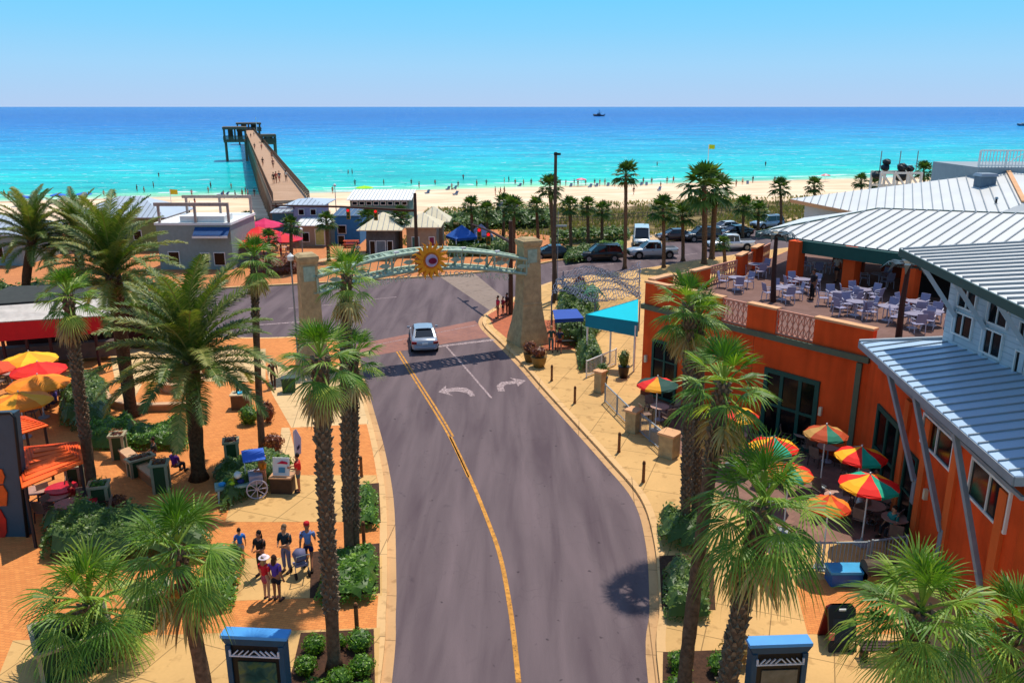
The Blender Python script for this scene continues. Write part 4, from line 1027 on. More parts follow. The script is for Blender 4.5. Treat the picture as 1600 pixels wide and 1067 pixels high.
def car(kind, color, label, loc, rz, group=None, roof_rack=False, cat=None):
    S = SPEC[kind]; t = thing({'suv': 'sport_utility_vehicle', 'pickup': 'pickup_truck', 'van': 'van', 'sedan': 'sedan_car'}[kind], label, cat or {'suv': 'car', 'pickup': 'pickup truck', 'van': 'van', 'sedan': 'car'}[kind], loc, rz, group)
    pm = M('car paint ' + color, color, .28, .25, var=.02, coat=.6, spec=.5)
    loft(S['body']).build('body', pm, t, smooth=True)
    # glasshouse: dark glass with painted roof and pillars over it
    mb = MB(); rings = []; cb = S['cab']; zb = cb[0][2] - .03
    mb = MB(); ring = []
    for x, hw, z, tw in cb: ring.append(((x, hw, zb), (x, tw + .04 if z > zb + .1 else hw, max(z - .04, zb + .03))))
    L_ = [(mb.vert((x, -y, z)), mb.vert((x2, -y2, z2)), mb.vert((x2, y2, z2)), mb.vert((x, y, z))) for (x, y, z), (x2, y2, z2) in ring]
    for a, b in zip(L_, L_[1:]):
        for j in range(3): mb.face([a[j], a[j + 1], b[j + 1], b[j]])
    mb.face(L_[0][::-1]); mb.face(L_[-1]); mb.build('windows', carglass, t)
    x0, x1, rz_, rw = S['roof']
    r = MB(); r.slab([(x0, -rw, rz_ - .04), (x1, -rw, rz_ - .04), (x1, -rw * .5, rz_), (x1, rw * .5, rz_), (x1, rw, rz_ - .04), (x0, rw, rz_ - .04), (x0, rw * .5, rz_), (x0, -rw * .5, rz_)], .05)
    for sg in (-1, 1):
        r.bar((cb[0][0], sg * (cb[0][1] - .02), zb + .02), (x0 + .03, sg * rw * .96, rz_ - .06), .12, .05)
        r.bar((cb[-1][0], sg * (cb[-1][1] - .02), zb + .02), (x1 - .03, sg * rw * .96, rz_ - .06), .08, .05)
        mx = (x0 + x1) / 2 - .1; r.bar((mx, sg * (cb[1][1] + .01), zb), (mx, sg * rw * .98, rz_ - .06), .09, .04)
        if S.get('white'):
            r.slab([(-2.4, sg * .935, 1.36), (.35, sg * .935, 1.36), (.3, sg * .84, 2.24), (-2.35, sg * .83, 2.2)], .02, (0, -sg * .02, 0))
    r.build('roof', pm, t)
    for sx in (-1, 1):
        for sg in (-1, 1):
            wx = sx * S['wb'] / 2; hw = S['W'] / 2
            MB().tube([(wx, sg * (hw - .3), S['r'] + .05), (wx, sg * (hw + .008), S['r'] + .05)], S['r'] + .07, 20).build('wheel_arch', trimb, t)
            w_ = MB().tube([(wx, sg * (hw - .2), S['r']), (wx, sg * (hw + .02), S['r'])], S['r'], 22).build('wheel', tyre, t, smooth=False)
            rm = MB(); rm.tube([(wx, sg * (hw), S['r']), (wx, sg * (hw + .035), S['r'])], S['r'] * .62, 14)
            for k in range(5): a = 2 * PI * k / 5; rm.bar((wx, sg * (hw + .04), S['r']), (wx + math.cos(a) * S['r'] * .6, sg * (hw + .04), S['r'] + math.sin(a) * S['r'] * .6), .05, .03)
            rm.build('rim', rimm, w_)
    xb, xf = S['body'][0][0], S['body'][-1][0]; zt = S['body'][1][3]; zf = S['body'][-2][3]
    for sg in (-1, 1):
        MB().box(xb + .1, sg * S['W'] * .385, zt - .17, .22, .34, .17, sg * -.25).build('tail_light', redl, t, bevel=.02)
        MB().box(xf - .12, sg * S['W'] * .36, zf - .14, .26, .36, .15, sg * .35).build('headlight', headl, t, bevel=.02)
        MB().box(cb[-1][0] - .25, sg * (S['W'] / 2 + .07), zb + .12, .1, .2, .13).build('wing_mirror', pm, t, bevel=.02)
    MB().box(xb + .02, 0, .5, .16, S['W'] * .8, .2).build('rear_bumper', pm, t, bevel=.04)
    MB().box(xf - .05, 0, .5, .16, S['W'] * .78, .22).build('front_bumper', trimb if kind != 'sedan' else pm, t, bevel=.04)
    MB().box(xf - .02, 0, .72, .1, S['W'] * .42, .16).build('grille', trimb, t)
    MB().box(xb - .02, 0, zt - .24, .03, .4, .14).build('number_plate', platem, t)
    mb = MB()
    for sg in (-1, 1):
        for x in (-.6, .55): mb.box(x - .35, sg * (S['W'] / 2 + .005), zb - .16, .18, .03, .035)
        mb.bar((-1.15, sg * S['W'] * .5, .35), (1.15, sg * S['W'] * .5, .35), .03, .06)
    mb.build('door_handles', trimb, t)
    if S.get('bed'):
        MB().box(-1.72, 0, 1.13, 1.7, 1.5, .05).build('load_bed', trimb, t)
    if roof_rack:
        mb = MB()
        for sg in (-1, 1): mb.bar((x0 + .2, sg * rw * .85, rz_ + .06), (x1 - .1, sg * rw * .85, rz_ + .06), .05)
        mb.build('roof_rack', blackm, t)
    return t
def at(px, py, z=0.0): return P(px, py, z)
q = at(657, 552); car('sedan', '#98a2b0', 'silver sedan waiting at the crossing beneath the gateway arch', (q.x, q.y + 2.0, 0), R(99))
for kind, colr, lab, px, py, deg in (
    ('suv', '#0c0f0c', 'black open backed off-road car on the boulevard left of the tall lone palm', 938, 409, 187),
    ('pickup', '#a9b0b8', 'silver grey pickup truck on the boulevard below the white van', 1020, 404, 186),
    ('van', '#d3d5d2', 'white van facing the boulevard from the beach driveway', 1003, 385, 262),
    ('suv', '#22262c', 'dark grey minibus parked by the dunes behind the palm trunks', 1098, 378, 190),
    ('sedan', '#3a2020', 'dark red car parked by the dunes left of the minibus', 1055, 377, 190),
    ('pickup', '#d9dadb', 'white pickup truck on the boulevard above the terrace parapets', 1142, 392, 187),
    ('sedan', '#16181c', 'black car parked by the dunes right of the double palm', 1150, 371, 200),
    ('suv', '#8fa3b4', 'pale blue car parked by the dunes nearest the white restaurant roof', 1200, 358, 205),
    ('sedan', '#c9cbcc', 'white car half hidden behind the black parked car by the dunes', 1135, 364, 200),
    ('sedan', '#23282a', 'dark car on the boulevard just behind the right stone pillar', 862, 405, 187)):
    q = at(px, py); car(kind, colr, lab, (q.x, q.y + .6, .0), R(deg), 'vehicles on the boulevard' if False else None, roof_rack=(kind == 'suv'))

# ------------------------------------------------------------------ people
skinm = M('skin', '#b97a55', .6, var=.05); hairm = M('dark hair', '#2a1a12', .8)
def skinmesh(name, verts, edges, radii, root, sub=1):
    me = bpy.data.meshes.new(name); me.from_pydata([tuple(v) for v in verts], edges, []); o = bpy.data.objects.new(name, me); COL.objects.link(o)
    o.modifiers.new('skin', 'SKIN'); sv = me.skin_vertices[0].data
    for i, r in enumerate(radii):
        sv[i].radius = (r, r) if not isinstance(r, tuple) else r; sv[i].use_root = (i == root)
    s = o.modifiers.new('sub', 'SUBSURF'); s.levels = sub; s.render_levels = sub
    dg = bpy.context.evaluated_depsgraph_get(); out = bpy.data.meshes.new_from_object(o.evaluated_get(dg))
    bpy.data.objects.remove(o); out.materials.clear()
    for p in out.polygons: p.use_smooth = True
    return out
PM = {}
def person_meshes(pose):
    if pose in PM: return PM[pose]
    # joints for a 1.70 m figure facing +x
    J = dict(pelvis=(0, 0, .93), waist=(0, 0, 1.06), chest=(.01, 0, 1.27), neck=(0, 0, 1.44), headb=(.02, 0, 1.52), headt=(.02, 0, 1.62))
    sh = .185; hp = .095
    def arm(s, el, wr): return [(0, s * sh * .6, 1.39), (0, s * sh, 1.36), el, wr]
    legs = {s: [(0, s * hp, .88), (.01, s * hp, .48), (-.01, s * hp, .09), (.14, s * (hp + .02), .035)] for s in (-1, 1)}
    arms = {s: ((-.03, s * .235, 1.09), (.06, s * .25, .85)) for s in (-1, 1)}
    if pose == 'walk':
        legs[1] = [(0, hp, .88), (.16, hp, .5), (.2, hp, .1), (.34, hp, .04)]; legs[-1] = [(0, -hp, .88), (-.06, -hp, .48), (-.3, -hp, .14), (-.2, -hp, .04)]
        arms[1] = ((-.1, .23, 1.1), (-.12, .25, .87)); arms[-1] = ((.07, -.23, 1.1), (.26, -.22, .95))
    if pose == 'hold':
        arms = {s: ((.04, s * .23, 1.1), (.27, s * .11, 1.12)) for s in (-1, 1)}
    if pose == 'akimbo':
        arms = {s: ((-.06, s * .36, 1.15), (.04, s * .17, .99)) for s in (-1, 1)}
    dz = 0
    if pose == 'sit':
        dz = -.45; legs = {s: [(0, s * hp, .9), (.42, s * (hp + .03), .92), (.42, s * (hp + .03), .54), (.55, s * (hp + .04), .485)] for s in (-1, 1)}
        arms = {s: ((.05, s * .24, 1.12), (.28, s * .16, 1.0)) for s in (-1, 1)}
    if pose == 'lie':
        pass
    V = []; E_ = []; Rr = []
    def add(p, r, par=None):
        V.append((p[0], p[1], p[2] + dz)); Rr.append(r)
        if par is not None: E_.append((par, len(V) - 1))
        return len(V) - 1
    pel = add(J['pelvis'], (.13, .105)); wa = add(J['waist'], (.12, .09), pel); ch = add(J['chest'], (.145, .105), wa); sh0 = add((0, 0, 1.39), (.1, .08), ch)
    nk = add(J['neck'], .052, sh0); hb = add(J['headb'], (.075, .08), nk); ht = add((.02, 0, 1.6), (.083, .095), hb); add((.015, 0, 1.675), (.05, .055), ht)
    for s in (-1, 1):
        a = add((0, s * sh * .95, 1.375), .058, sh0); e, w_ = arms[s]; el = add(e, .042, a); wr = add(w_, .028, el)
        d = (Vector(w_) - Vector(e)).normalized(); pm = Vector(w_) + d * .06; pl = add(pm, (.034, .018), wr)
        sd = d.cross(Vector((0, s, 0))).normalized() if abs(d.y) < .9 else Vector((1, 0, 0))
        for k, (off, ln) in enumerate(((-.027, .062), (-.009, .072), (.009, .068), (.027, .055))):
            f0 = add(pm + d * .04 + sd * off, .0085, pl); add(pm + d * (.04 + ln) + sd * off * 1.15 + Vector((.008, -s * .012, 0)), .007, f0)
        th = add(pm + sd * .04 - d * .005, .01, pl); add(pm + sd * .062 + d * .035, .008, th)
        L = legs[s]; h = add(L[0], .085, pel); kn = add(L[1], .058, h); an = add(L[2], .038, kn); add(L[3], (.04, .03), an)
    body = skinmesh('body', V, E_, Rr, 0, 1)
    def sub(fn):
        v = []; e = []; r = []
        def ad(p, rr, par=None):
            v.append((p[0], p[1], p[2] + dz)); r.append(rr)
            if par is not None: e.append((par, len(v) - 1))
            return len(v) - 1
        fn(ad); return skinmesh('cloth', v, e, r, 0, 1)
    def shirt(ad, sleeve=.75):
        a = ad((0, 0, .92), (.155, .128)); b = ad((0, 0, 1.08), (.145, .118), a); c_ = ad((.01, 0, 1.27), (.168, .128), b); d = ad((0, 0, 1.38), (.115, .095), c_); ad((0, 0, 1.43), (.066, .066), d)
        for s in (-1, 1): q = ad((0, s * sh * .97, 1.372), .078, d); e_ = Vector(arms[s][0]); o = Vector((0, s * sh, 1.36)); ad(o.lerp(e_, sleeve), .062, q)
    def longsh(ad):
        shirt(ad, 1.0)
    def shorts(ad, f=.62):
        a = ad((0, 0, .98), (.142, .118)); b = ad((0, 0, .9), (.15, .125), a)
        for s in (-1, 1): q = ad(legs[s][0], .105, b); ad(Vector(legs[s][0]).lerp(Vector(legs[s][1]), f), .09, q)
    def trousers(ad):
        a = ad((0, 0, .98), (.142, .118)); b = ad((0, 0, .9), (.15, .125), a)
        for s in (-1, 1): q = ad(legs[s][0], .1, b); k = ad(legs[s][1], .073, q); ad(Vector(legs[s][1]).lerp(Vector(legs[s][2]), .93), .058, k)
    def skirt(ad):
        a = ad((0, 0, 1.1), (.13, .105)); b = ad((0, 0, .93), (.16, .14), a); ad((0, 0, .62), (.2, .18), b)
    def hat(n):
        mb = MB(); cz = 1.66 + dz
        if n == 'cap': mb.lathe([(.1, -.02), (.105, .03), (.09, .08), (.04, .11), (.01, .115)], n=14); mb.box(.13, 0, -.01, .12, .15, .015)
        elif n == 'sunhat': mb.lathe([(.2, -.02), (.19, 0), (.105, .0), (.1, .07), (.05, .11), (.01, .115)], n=16)
        for i, v in enumerate(mb.v): mb.v[i] = Vector((v.x + .015, v.y, v.z + cz))
        return mb
    def hair(long):
        mb = MB(); mb.blob(0, 0, 0, .098, .09, .105, 12, 8, .1, 2)
        mb.v = [Vector((v.x - .012 - (.02 if v.x > .05 else 0), v.y, v.z + 1.655 + dz)) for v in mb.v]
        if long: k = MB(); k.blob(-.075, 0, 1.5 + dz, .05, .085, .15, 10, 7, .2, 4); n0 = len(mb.v); mb.v += k.v; mb.f += [tuple(i + n0 for i in f) for f in k.f]; mb.m += k.m; mb.t += k.t
        return mb
    def face():
        mb = MB()
        for s in (-1, 1): mb.box(.103, s * .03, 1.605 + dz, .012, .022, .01); 
        return mb
    def feat():
        mb = MB(); mb.box(.118, 0, 1.58 + dz, .028, .022, .034); mb.box(.106, 0, 1.545 + dz, .012, .045, .01)
        for s in (-1, 1): mb.box(.015, s * .09, 1.59 + dz, .035, .016, .05)
        return mb
    def shoes():
        mb = MB()
        for s in (-1, 1): q = legs[s][2]; f = legs[s][3]; mb.box((q[0] + f[0]) / 2 + .02, (q[1] + f[1]) / 2, .035 + min(q[2] - .09, .04), .26, .095, .07, taper=.8)
        for i, v in enumerate(mb.v): mb.v[i] = Vector((v.x, v.y, v.z + (0 if pose != 'sit' else 0.0)))
        return mb
    d = dict(body=body, shirt=sub(shirt), jacket=sub(longsh), shorts=sub(shorts), trousers=sub(trousers), skirt=sub(skirt), cap=hat('cap'), sunhat=hat('sunhat'), hair=hair(False), long_hair=hair(True), eyes=face(), features=feat(), shoes=shoes())
    for k, v in d.items():
        if isinstance(v, MB):
            o = v.build(k, hairm); d[k] = o.data; bpy.data.objects.remove(o); d[k].materials.clear()
            for p_ in d[k].polygons: p_.use_smooth = True
        d[k].materials.clear(); d[k].materials.append(None)
    PM[pose] = d; return d
SK = ['#c58a63', '#a8694a', '#d29a74', '#8a5236', '#b5785a']
def person(label, loc, heading, pose='stand', top=('shirt', '#333333'), low=('shorts', '#222222'), hat=None, hair=('hair', '#2a1a12'), sk=0, h=1.7, group=None, shoes='#3a2a22', bag=None, tiny=False):
    d = person_meshes(pose); t = thing('person', label, 'person', loc, R(heading), group, h / 1.7)
    def part(k, nm, m):
        o = bpy.data.objects.new(nm, d[k]); COL.objects.link(o); o.parent = t; o.material_slots[0].link = 'OBJECT'; o.material_slots[0].material = m; return o
    sm = M('skin ' + str(sk), SK[sk], .6, var=.05)
    b = part('body', 'body', sm)
    if top: part(top[0], top[0], M('cloth ' + top[1], top[1], .85, var=.12, scale=6))
    if low: part(low[0], low[0], M('cloth ' + low[1], low[1], .85, var=.12, scale=6))
    if hair: part(hair[0], 'hair', M('hair ' + hair[1], hair[1], .8))
    if tiny: return t
    if hat: part(hat[0], hat[0], M('cloth ' + hat[1], hat[1], .8, var=.1))
    part('features', 'face_features', sm); part('eyes', 'eyes', blackm); part('shoes', 'shoes', M('shoe ' + shoes, shoes, .7))
    return t
G_ = lambda px, py: tuple(P(px, py, KZ))
person('woman in a black top with hands together at the left of the plaza group', G_(410, 898), 250, 'hold', ('shirt', '#1d1613'), ('trousers', '#3a2c22'), hair=('long_hair', '#1d120c'), sk=1)
person('woman in a white sun hat and red top standing beside the one in purple', G_(418, 936), 60, 'stand', ('shirt', '#d8202c'), ('skirt', '#b8505a'), ('sunhat', '#f1d8d8'), ('long_hair', '#a88050'), 2, 1.62)
person('long haired woman in purple top and dark shorts, nearest of the plaza group', G_(434, 938), 70, 'stand', ('shirt', '#5b3a9a'), ('shorts', '#1c1a26'), None, ('long_hair', '#4a2a18'), 1, 1.68)
person('man in a dark teal jacket and grey trousers in the middle of the plaza group', G_(449, 892), 255, 'hold', ('jacket', '#182830'), ('trousers', '#6d6f8c'), None, ('hair', '#8a6a4a'), 0, 1.8)
person('man in a red cap, light blue shirt and navy shorts beside the stroller', G_(484, 888), 100, 'walk', ('shirt', '#6f86b8'), ('shorts', '#141a48'), ('cap', '#c81820'), None, 1, 1.8)
person('person in an orange and yellow vest leaning over the toy cart', G_(414, 770), 230, 'hold', ('shirt', '#d97a1c'), ('trousers', '#8a6a4a'), ('sunhat', '#d9a27a'), None, 1, 1.74)
person('person in a red shirt and grey shorts standing right of the white poster stand', G_(468, 768), 190, 'hold', ('shirt', '#d81e20'), ('shorts', '#4f5a58'), None, ('hair', '#241610'), 1, 1.74)
person('person in dark brown clothes walking across the plaza behind the small palm', G_(428, 606), 280, 'walk', ('jacket', '#5a3826'), ('trousers', '#4a3020'), None, ('hair', '#2a1a10'), 3, 1.75)
person('child in a bright blue shirt at the edge of the bottom left palm leaves', G_(378, 878), 120, 'stand', ('shirt', '#1f6fc0'), ('shorts', '#9aa0a8'), None, ('hair', '#2a1a10'), 0, 1.35)
person('person in a pink red shirt standing at the corner left of the brown signal post', G_(778, 497), 200, 'stand', ('shirt', '#c82848'), ('shorts', '#3a3038'), None, ('hair', '#241610'), 1, 1.75, 'people waiting at the crossing corner')
person('child in dark red beside the taller person at the crossing corner', G_(786, 492), 220, 'stand', ('shirt', '#7a1f30'), ('shorts', '#2a2230'), None, ('hair', '#241610'), 1, 1.45, 'people waiting at the crossing corner')
person('person in dark clothes right next to the brown signal post at the corner', G_(792, 491), 200, 'stand', ('shirt', '#30181c'), ('shorts', '#40182a'), None, ('hair', '#241610'), 3, 1.7, 'people waiting at the crossing corner')
person('person in a dark green top and grey trousers walking under the blue sunshade', G_(861, 549), 90, 'walk', ('shirt', '#24443c'), ('trousers', '#3a5a60'), None, ('hair', '#b09060'), 0, 1.75)
person('person in a navy top and maroon shorts walking right of the stone pillar', G_(874, 551), 90, 'walk', ('shirt', '#1c2a48'), ('shorts', '#4a1420'), None, ('hair', '#241610'), 1, 1.72)
q = P(275, 742, KZ); person('person in purple sitting on the low wall between two planter towers', (q.x, q.y, KZ), 70, 'sit', ('shirt', '#6a2a8a'), ('trousers', '#2a2430'), None, ('hair', '#1c120c'), 3, 1.7)
q = P(243, 722, KZ); person('dark haired person in a dark top sitting on the low wall by the flower trough', (q.x, q.y, KZ), 200, 'sit', ('shirt', '#28302c'), ('trousers', '#202420'), None, ('hair', '#2a120a'), 1, 1.65)
for lab, px, py, z, hd, pose, tp, lw in (
    ('person in a teal shirt sitting near the front patio railing', 1392, 838, KZ, 200, 'sit', '#2a8a86', '#2a2a30'), ('person in a white shirt sitting under the front right patio parasol', 1340, 812, KZ, 330, 'sit', '#c8c4c0', '#5a2a24'), ('person in red sitting at the back of the patio under the middle parasol', 1366, 775, KZ, 190, 'sit', '#a8281c', '#2a2220'),
    ('person in dark clothes standing on the roof terrace left of centre', 1268, 468, TZ, 200, 'stand', '#2a2226', '#1c1a1e'), ('waiter in pale clothes inside the shaded terrace bar', 1306, 440, TZ, 220, 'walk', '#c8b8a8', '#2a2226'),
    ('person in violet sitting right of the amber parasol on the left', 88, 640, KZ, 180, 'sit', '#4a3a7a', '#2a2a40'), ('person in a white shirt sitting by the yellow parasol on the left', 20, 592, KZ, 20, 'sit', '#d0ccc8', '#3a3a44'), ('person in red sitting at the red table below the orange pavilion', 116, 792, KZ, 200, 'sit', '#a01c24', '#2a1c1c'),
    ('person in a dark shirt standing under the red and white canopy', 60, 545, KZ, 260, 'stand', '#2c2830', '#3a3438'), ('person in pale blue standing at the bar under the red and white canopy', 32, 542, KZ, 250, 'stand', '#8a9ab0', '#3a3438'), ('person at the round tables by the beach cafe', 440, 408, KZ, 200, 'stand', '#c03a40', '#3a3a44'), ('person strolling on the seaside plaza left of the beach bar', 560, 405, KZ, 100, 'walk', '#d8d0c8', '#2c3450')):
    q = P(px, py, z); person(lab, tuple(q), hd, pose, ('shirt', tp), ('shorts' if px % 4 else 'trousers', lw), None, ('hair', '#2a1a10'), px % 5, 1.72)
# strollers of people on the pier
pcol = ['#3a2a28', '#c0392b', '#2a3450', '#d8d0c0', '#6a2a30', '#1c1c20', '#8a5a3a', '#b03040', '#2c3c38', '#40302c', '#7a6a5a', '#202838']
for i, (px, py, ds) in enumerate(((428, 288, 'on the near pier deck at the left of the row of walkers'), (432, 286.5, 'on the near pier deck second from the left of the row'), (437, 285.5, 'on the near pier deck right of the middle of the row'), (447.5, 284, 'alone near the right railing of the pier'), (427, 263, 'farther along the pier in the middle of the deck'), (411, 260, 'by the left railing half way along the pier'), (425, 249, 'by the right railing half way along the pier'), (409, 235, 'on the far pier deck in the middle'), (398, 234, 'on the far pier deck by the left rail'), (392, 216, 'near the pier end on the left'), (397, 214, 'near the pier end on the right'), (386, 206, 'at the far end of the pier deck'))):
    q = P(px, py, ZD); cl = pcol[i % 12]
    person('distant walker ' + ds, tuple(q), 90 if i % 2 else 270, 'walk' if i % 3 else 'stand', ('shirt', cl), ('shorts', pcol[(i + 5) % 12]), sk=i % 5, tiny=True, h=1.75)
# beach goers

bl = [(8, 311, 'far left edge of the beach'), (15, 313, 'second at the far left edge of the beach'), (57, 312, 'right of the first blue parasol'), (110, 309, 'between the second and third blue parasols'),
 (215, 304, 'above the grey hip roof'), (226, 305, 'just right of the grey hip roof peak'), (241, 301, 'wading above the grey hip roof'), (250, 292, 'farther out above the grey hip roof'), (330, 300, 'wading alone left of the pier'), (326, 304, 'paddling alone left of the pier'),
 (305, 322, 'on open sand left of the pier'), (297, 329, 'nearest on open sand left of the pier'), (362, 300, 'wading close to the pier'), (368, 311, 'upright on sand near the pier'), (379, 309, 'in the cluster by the pier, left'), (388, 309, 'in the cluster by the pier, right'), (384, 305, 'behind the cluster by the pier'),
 (545, 286, 'left one of a pair standing in the shallows'), (551, 286, 'right one of a pair standing in the shallows'), (555, 295, 'beside the lime green parasol'), (643, 293, 'right of the white beach pavilion roof'),
 (706, 297, 'by the row of loungers above the arch'), (716, 294, 'rightmost by the row of loungers above the arch'), (724, 288, 'wading behind the loungers'), (774, 306, 'left one of a trio above the signal pole'), (782, 305, 'middle one of a trio above the signal pole'), (788, 304, 'right one of a trio above the signal pole'), (788, 290, 'at the waterline, left of a close pair'), (795, 289, 'at the waterline, right of a close pair'),
 (805, 291, 'left of the tall utility pole'), (818, 291, 'just left of the tall utility pole'), (897, 291, 'left of the pink parasol'), (903, 292, 'below the pink parasol'), (915, 291, 'right of the pink parasol'), (929, 290, 'midway between the pink parasol and tall palm'), (937, 291, 'left of the tall lone palm'), (945, 291, 'next to the tall lone palm on its left'), (990, 305, 'on mid sand right of the tall palm'), (1005, 288, 'right of the tall lone palm'), (1026, 273, 'far out wading alone'), (1032, 296, 'sunbathing spot right of the tall palm'), (1052, 287, 'left of the big double palm'), (1160, 289, 'just right of the big double palm'), (1176, 286, 'farther right of the big double palm'), (1195, 271, 'far out in the water at the right')] + [(x, y, n) for x, y, n in ((163, 309, 'behind the palm tops, right of the third blue parasol'), (180, 311, 'above the left end of the grey hip roof'), (300, 308, 'by the yellow warning flag'), (350, 311, 'in the row left of the pier, near'), (398, 308, 'right beside the pier piles'), (520, 303, 'between the pier and the lime parasol'), (600, 294, 'behind the beach pavilion roof'), (655, 296, 'first right of the beach pavilion'), (680, 293, 'second right of the beach pavilion'), (745, 293, 'between the loungers and the signal trio'), (760, 292, 'wading left of the signal trio'), (830, 291, 'left of the utility pole, second'), (845, 290, 'directly beside the utility pole'), (875, 292, 'right of the utility pole, first'), (884, 291, 'right of the utility pole, second'), (960, 292, 'left of the lone palm crown'), (1018, 289, 'third right of the lone palm'), (1042, 288, 'fourth right of the lone palm'), (1150, 292, 'behind the double palm on the right'), (1210, 287, 'above the palms left of the white roof'))]
for i, (px, py, ds) in enumerate(bl):
    q = PG(px, py); z = max(q.z, -2.75); nt_ = i % 4
    person('tiny beachgoer at the ' + ds if not ds.startswith(('on', 'by', 'in', 'w', 'b', 'up', 'far', 'near', 'pad', 'left one', 'right one')) else 'tiny beachgoer ' + ds, (q.x, q.y, z), rnd.uniform(0, 360), ('stand', 'walk', 'stand', 'akimbo')[nt_],
           ('shirt', pcol[(i * 5) % 12]) if i % 3 else None, ('shorts', pcol[(i * 7 + 3) % 12]), sk=i % 5, tiny=True, h=rnd.uniform(1.55, 1.82))

# ------------------------------------------------------------------ parasols, chairs, tables
def canvas(h): return M('canvas ' + h, h, .75, var=.06, scale=2)
def parasol(label, top_px, Y=None, zt=2.75, r=1.25, cols=('#d8181c',), n=8, loc=None, group=None, drop=.42, base=True, gnd=KZ, rot=.2, pole=True):
    p = P(top_px[0], top_px[1], zt + gnd) if loc is None else Vector((loc[0], loc[1], gnd))
    t = thing('parasol', label, 'parasol', (p.x, p.y, gnd), rot, group)
    mb = MB(); prof = [(0.02, 0), (r * .35, -.16 * drop / .42), (r * .72, -drop * .62), (r, -drop)]
    for i in range(n):
        mb.ci = i % len(cols); a, b = 2 * PI * i / n, 2 * PI * (i + 1) / n; m_ = (a + b) / 2
        for k in range(3):
            (r0, z0), (r1, z1) = prof[k], prof[k + 1]; pts = []
            sag0, sag1 = -.025 * k, -.025 * (k + 1)
            A = (r0 * math.cos(a), r0 * math.sin(a), zt + z0); B = (r0 * math.cos(m_) * .985, r0 * math.sin(m_) * .985, zt + z0 + sag0); C_ = (r0 * math.cos(b), r0 * math.sin(b), zt + z0)
            D = (r1 * math.cos(b), r1 * math.sin(b), zt + z1); E_ = (r1 * math.cos(m_) * .985, r1 * math.sin(m_) * .985, zt + z1 + sag1); G = (r1 * math.cos(a), r1 * math.sin(a), zt + z1)
            mb.poly([A, G, E_, B]); mb.poly([B, E_, D, C_])
        # hanging valance
        mb.poly([(r * math.cos(a), r * math.sin(a), zt - drop), (r * math.cos(a), r * math.sin(a), zt - drop - .12), (r * math.cos(b), r * math.sin(b), zt - drop - .12), (r * math.cos(b), r * math.sin(b), zt - drop)])
    mb.build('canopy', [canvas(q) for q in cols], t)
    if pole:
        MB().cyl(0, 0, 0, zt + .06, .03, n=8).build('pole', whitep, t)
        rb = MB()
        for i in range(n): a = 2 * PI * i / n; rb.bar((0, 0, zt - .06), (r * .98 * math.cos(a), r * .98 * math.sin(a), zt - drop - .02), .02)
        rb.build('ribs', greyp, t)
    if base: MB().lathe([(.28, 0), (.28, .05), (.08, .1), (.04, .3)], n=14).build('base', greyp, t)
    return t
tri = ('#ffb414', '#f01c10', '#12a582', '#f01c10')
for lab, px, r, cols, rot in (
    ('red, yellow and green segmented parasol left of the patio beside the big front palm', (1210, 682), 1.0, tri, -.3),
    ('shaded red and tan parasol against the orange wall at the back of the patio', (1292, 663), .92, ('#b8481c', '#1f7a60', '#b8481c', '#c0904a'), .5),
    ('red, yellow and green parasol in front of the teal doorway', (1347, 697), 1.0, tri, -.35),
    ('red, yellow and green parasol nearest the camera on the right of the patio', (1360, 740), 1.08, tri, .0),
    ('red and green parasol half hidden behind the palm fronds of the patio', (1235, 722), .9, ('#e2241a', '#1f9a78', '#f0882a', '#e2241a'), .3),
    ('small red and orange parasol showing through the palm fronds low on the patio', (1297, 772), .75, ('#e2441a', '#f0881c'), .2),
    ('red and yellow parasol beside the leaning palm trunk next to the orange wall', (1150, 634), 1.05, ('#e2241a', '#f3a81c'), .6),
    ('red and orange parasol with a dark green half by the black window under the awning', (1028, 588), 1.05, ('#e2241a', '#f0a01c', '#1a4a40', '#1a4a40'), .0)):
    parasol(lab, px, r=r, cols=cols, rot=rot, zt=2.9)
t = thing('folded_parasol', 'folded striped grey and white parasol leaning by the patio wall', 'parasol', P(1463, 868, KZ), .3)
mb = MB()
for i in range(10): mb.ci = i % 2; a, b = 2 * PI * i / 10, 2 * PI * (i + 1) / 10; mb.poly([(.0, 0, 2.6), (.34 * math.cos(a), .34 * math.sin(a), 1.5), (.34 * math.cos(b), .34 * math.sin(b), 1.5)]); mb.poly([(.34 * math.cos(a), .34 * math.sin(a), 1.5), (.2 * math.cos(a), .2 * math.sin(a), 1.2), (.2 * math.cos(b), .2 * math.sin(b), 1.2), (.34 * math.cos(b), .34 * math.sin(b), 1.5)])
mb.build('canopy', [canvas('#c8c4bc'), canvas('#4a4642')], t); MB().cyl(0, 0, 0, 2.7, .03, n=8).build('pole', whitep, t)

lav = M('lavender grey sling', '#8d8aa6', .7, var=.08); lavf = M('pale chair frame', '#b9b6c4', .5); tabm = M('table top', '#8b8394', .5); slm = M('patio chair weave', '#8a6f60', .8, var=.2)
def chair_proto(nm, m1, m2):
    t = thing(nm, 'chair', 'chair', (0, 0, -50))
    MB().slab([(-.24, -.25, .45), (.24, -.25, .45), (.24, .25, .43), (-.24, .25, .43)], .03).build('seat', m1, t)
    MB().slab([(-.25, -.24, .5), (-.25, .24, .5), (-.36, .24, .98), (-.36, -.24, .98)], .025, (-.025, 0, 0)).build('backrest', m1, t)
    for sy in (-1, 1):
        MB().bar((.24, sy * .26, 0), (.2, sy * .26, .66), .035).build('leg', m2, t)
        MB().bar((-.3, sy * .26, 0), (-.25, sy * .26, .46), .035).build('leg', m2, t)
        MB().bar((.22, sy * .27, .66), (-.3, sy * .27, .68), .04, .03).build('armrest', m2, t)
    return register(t)
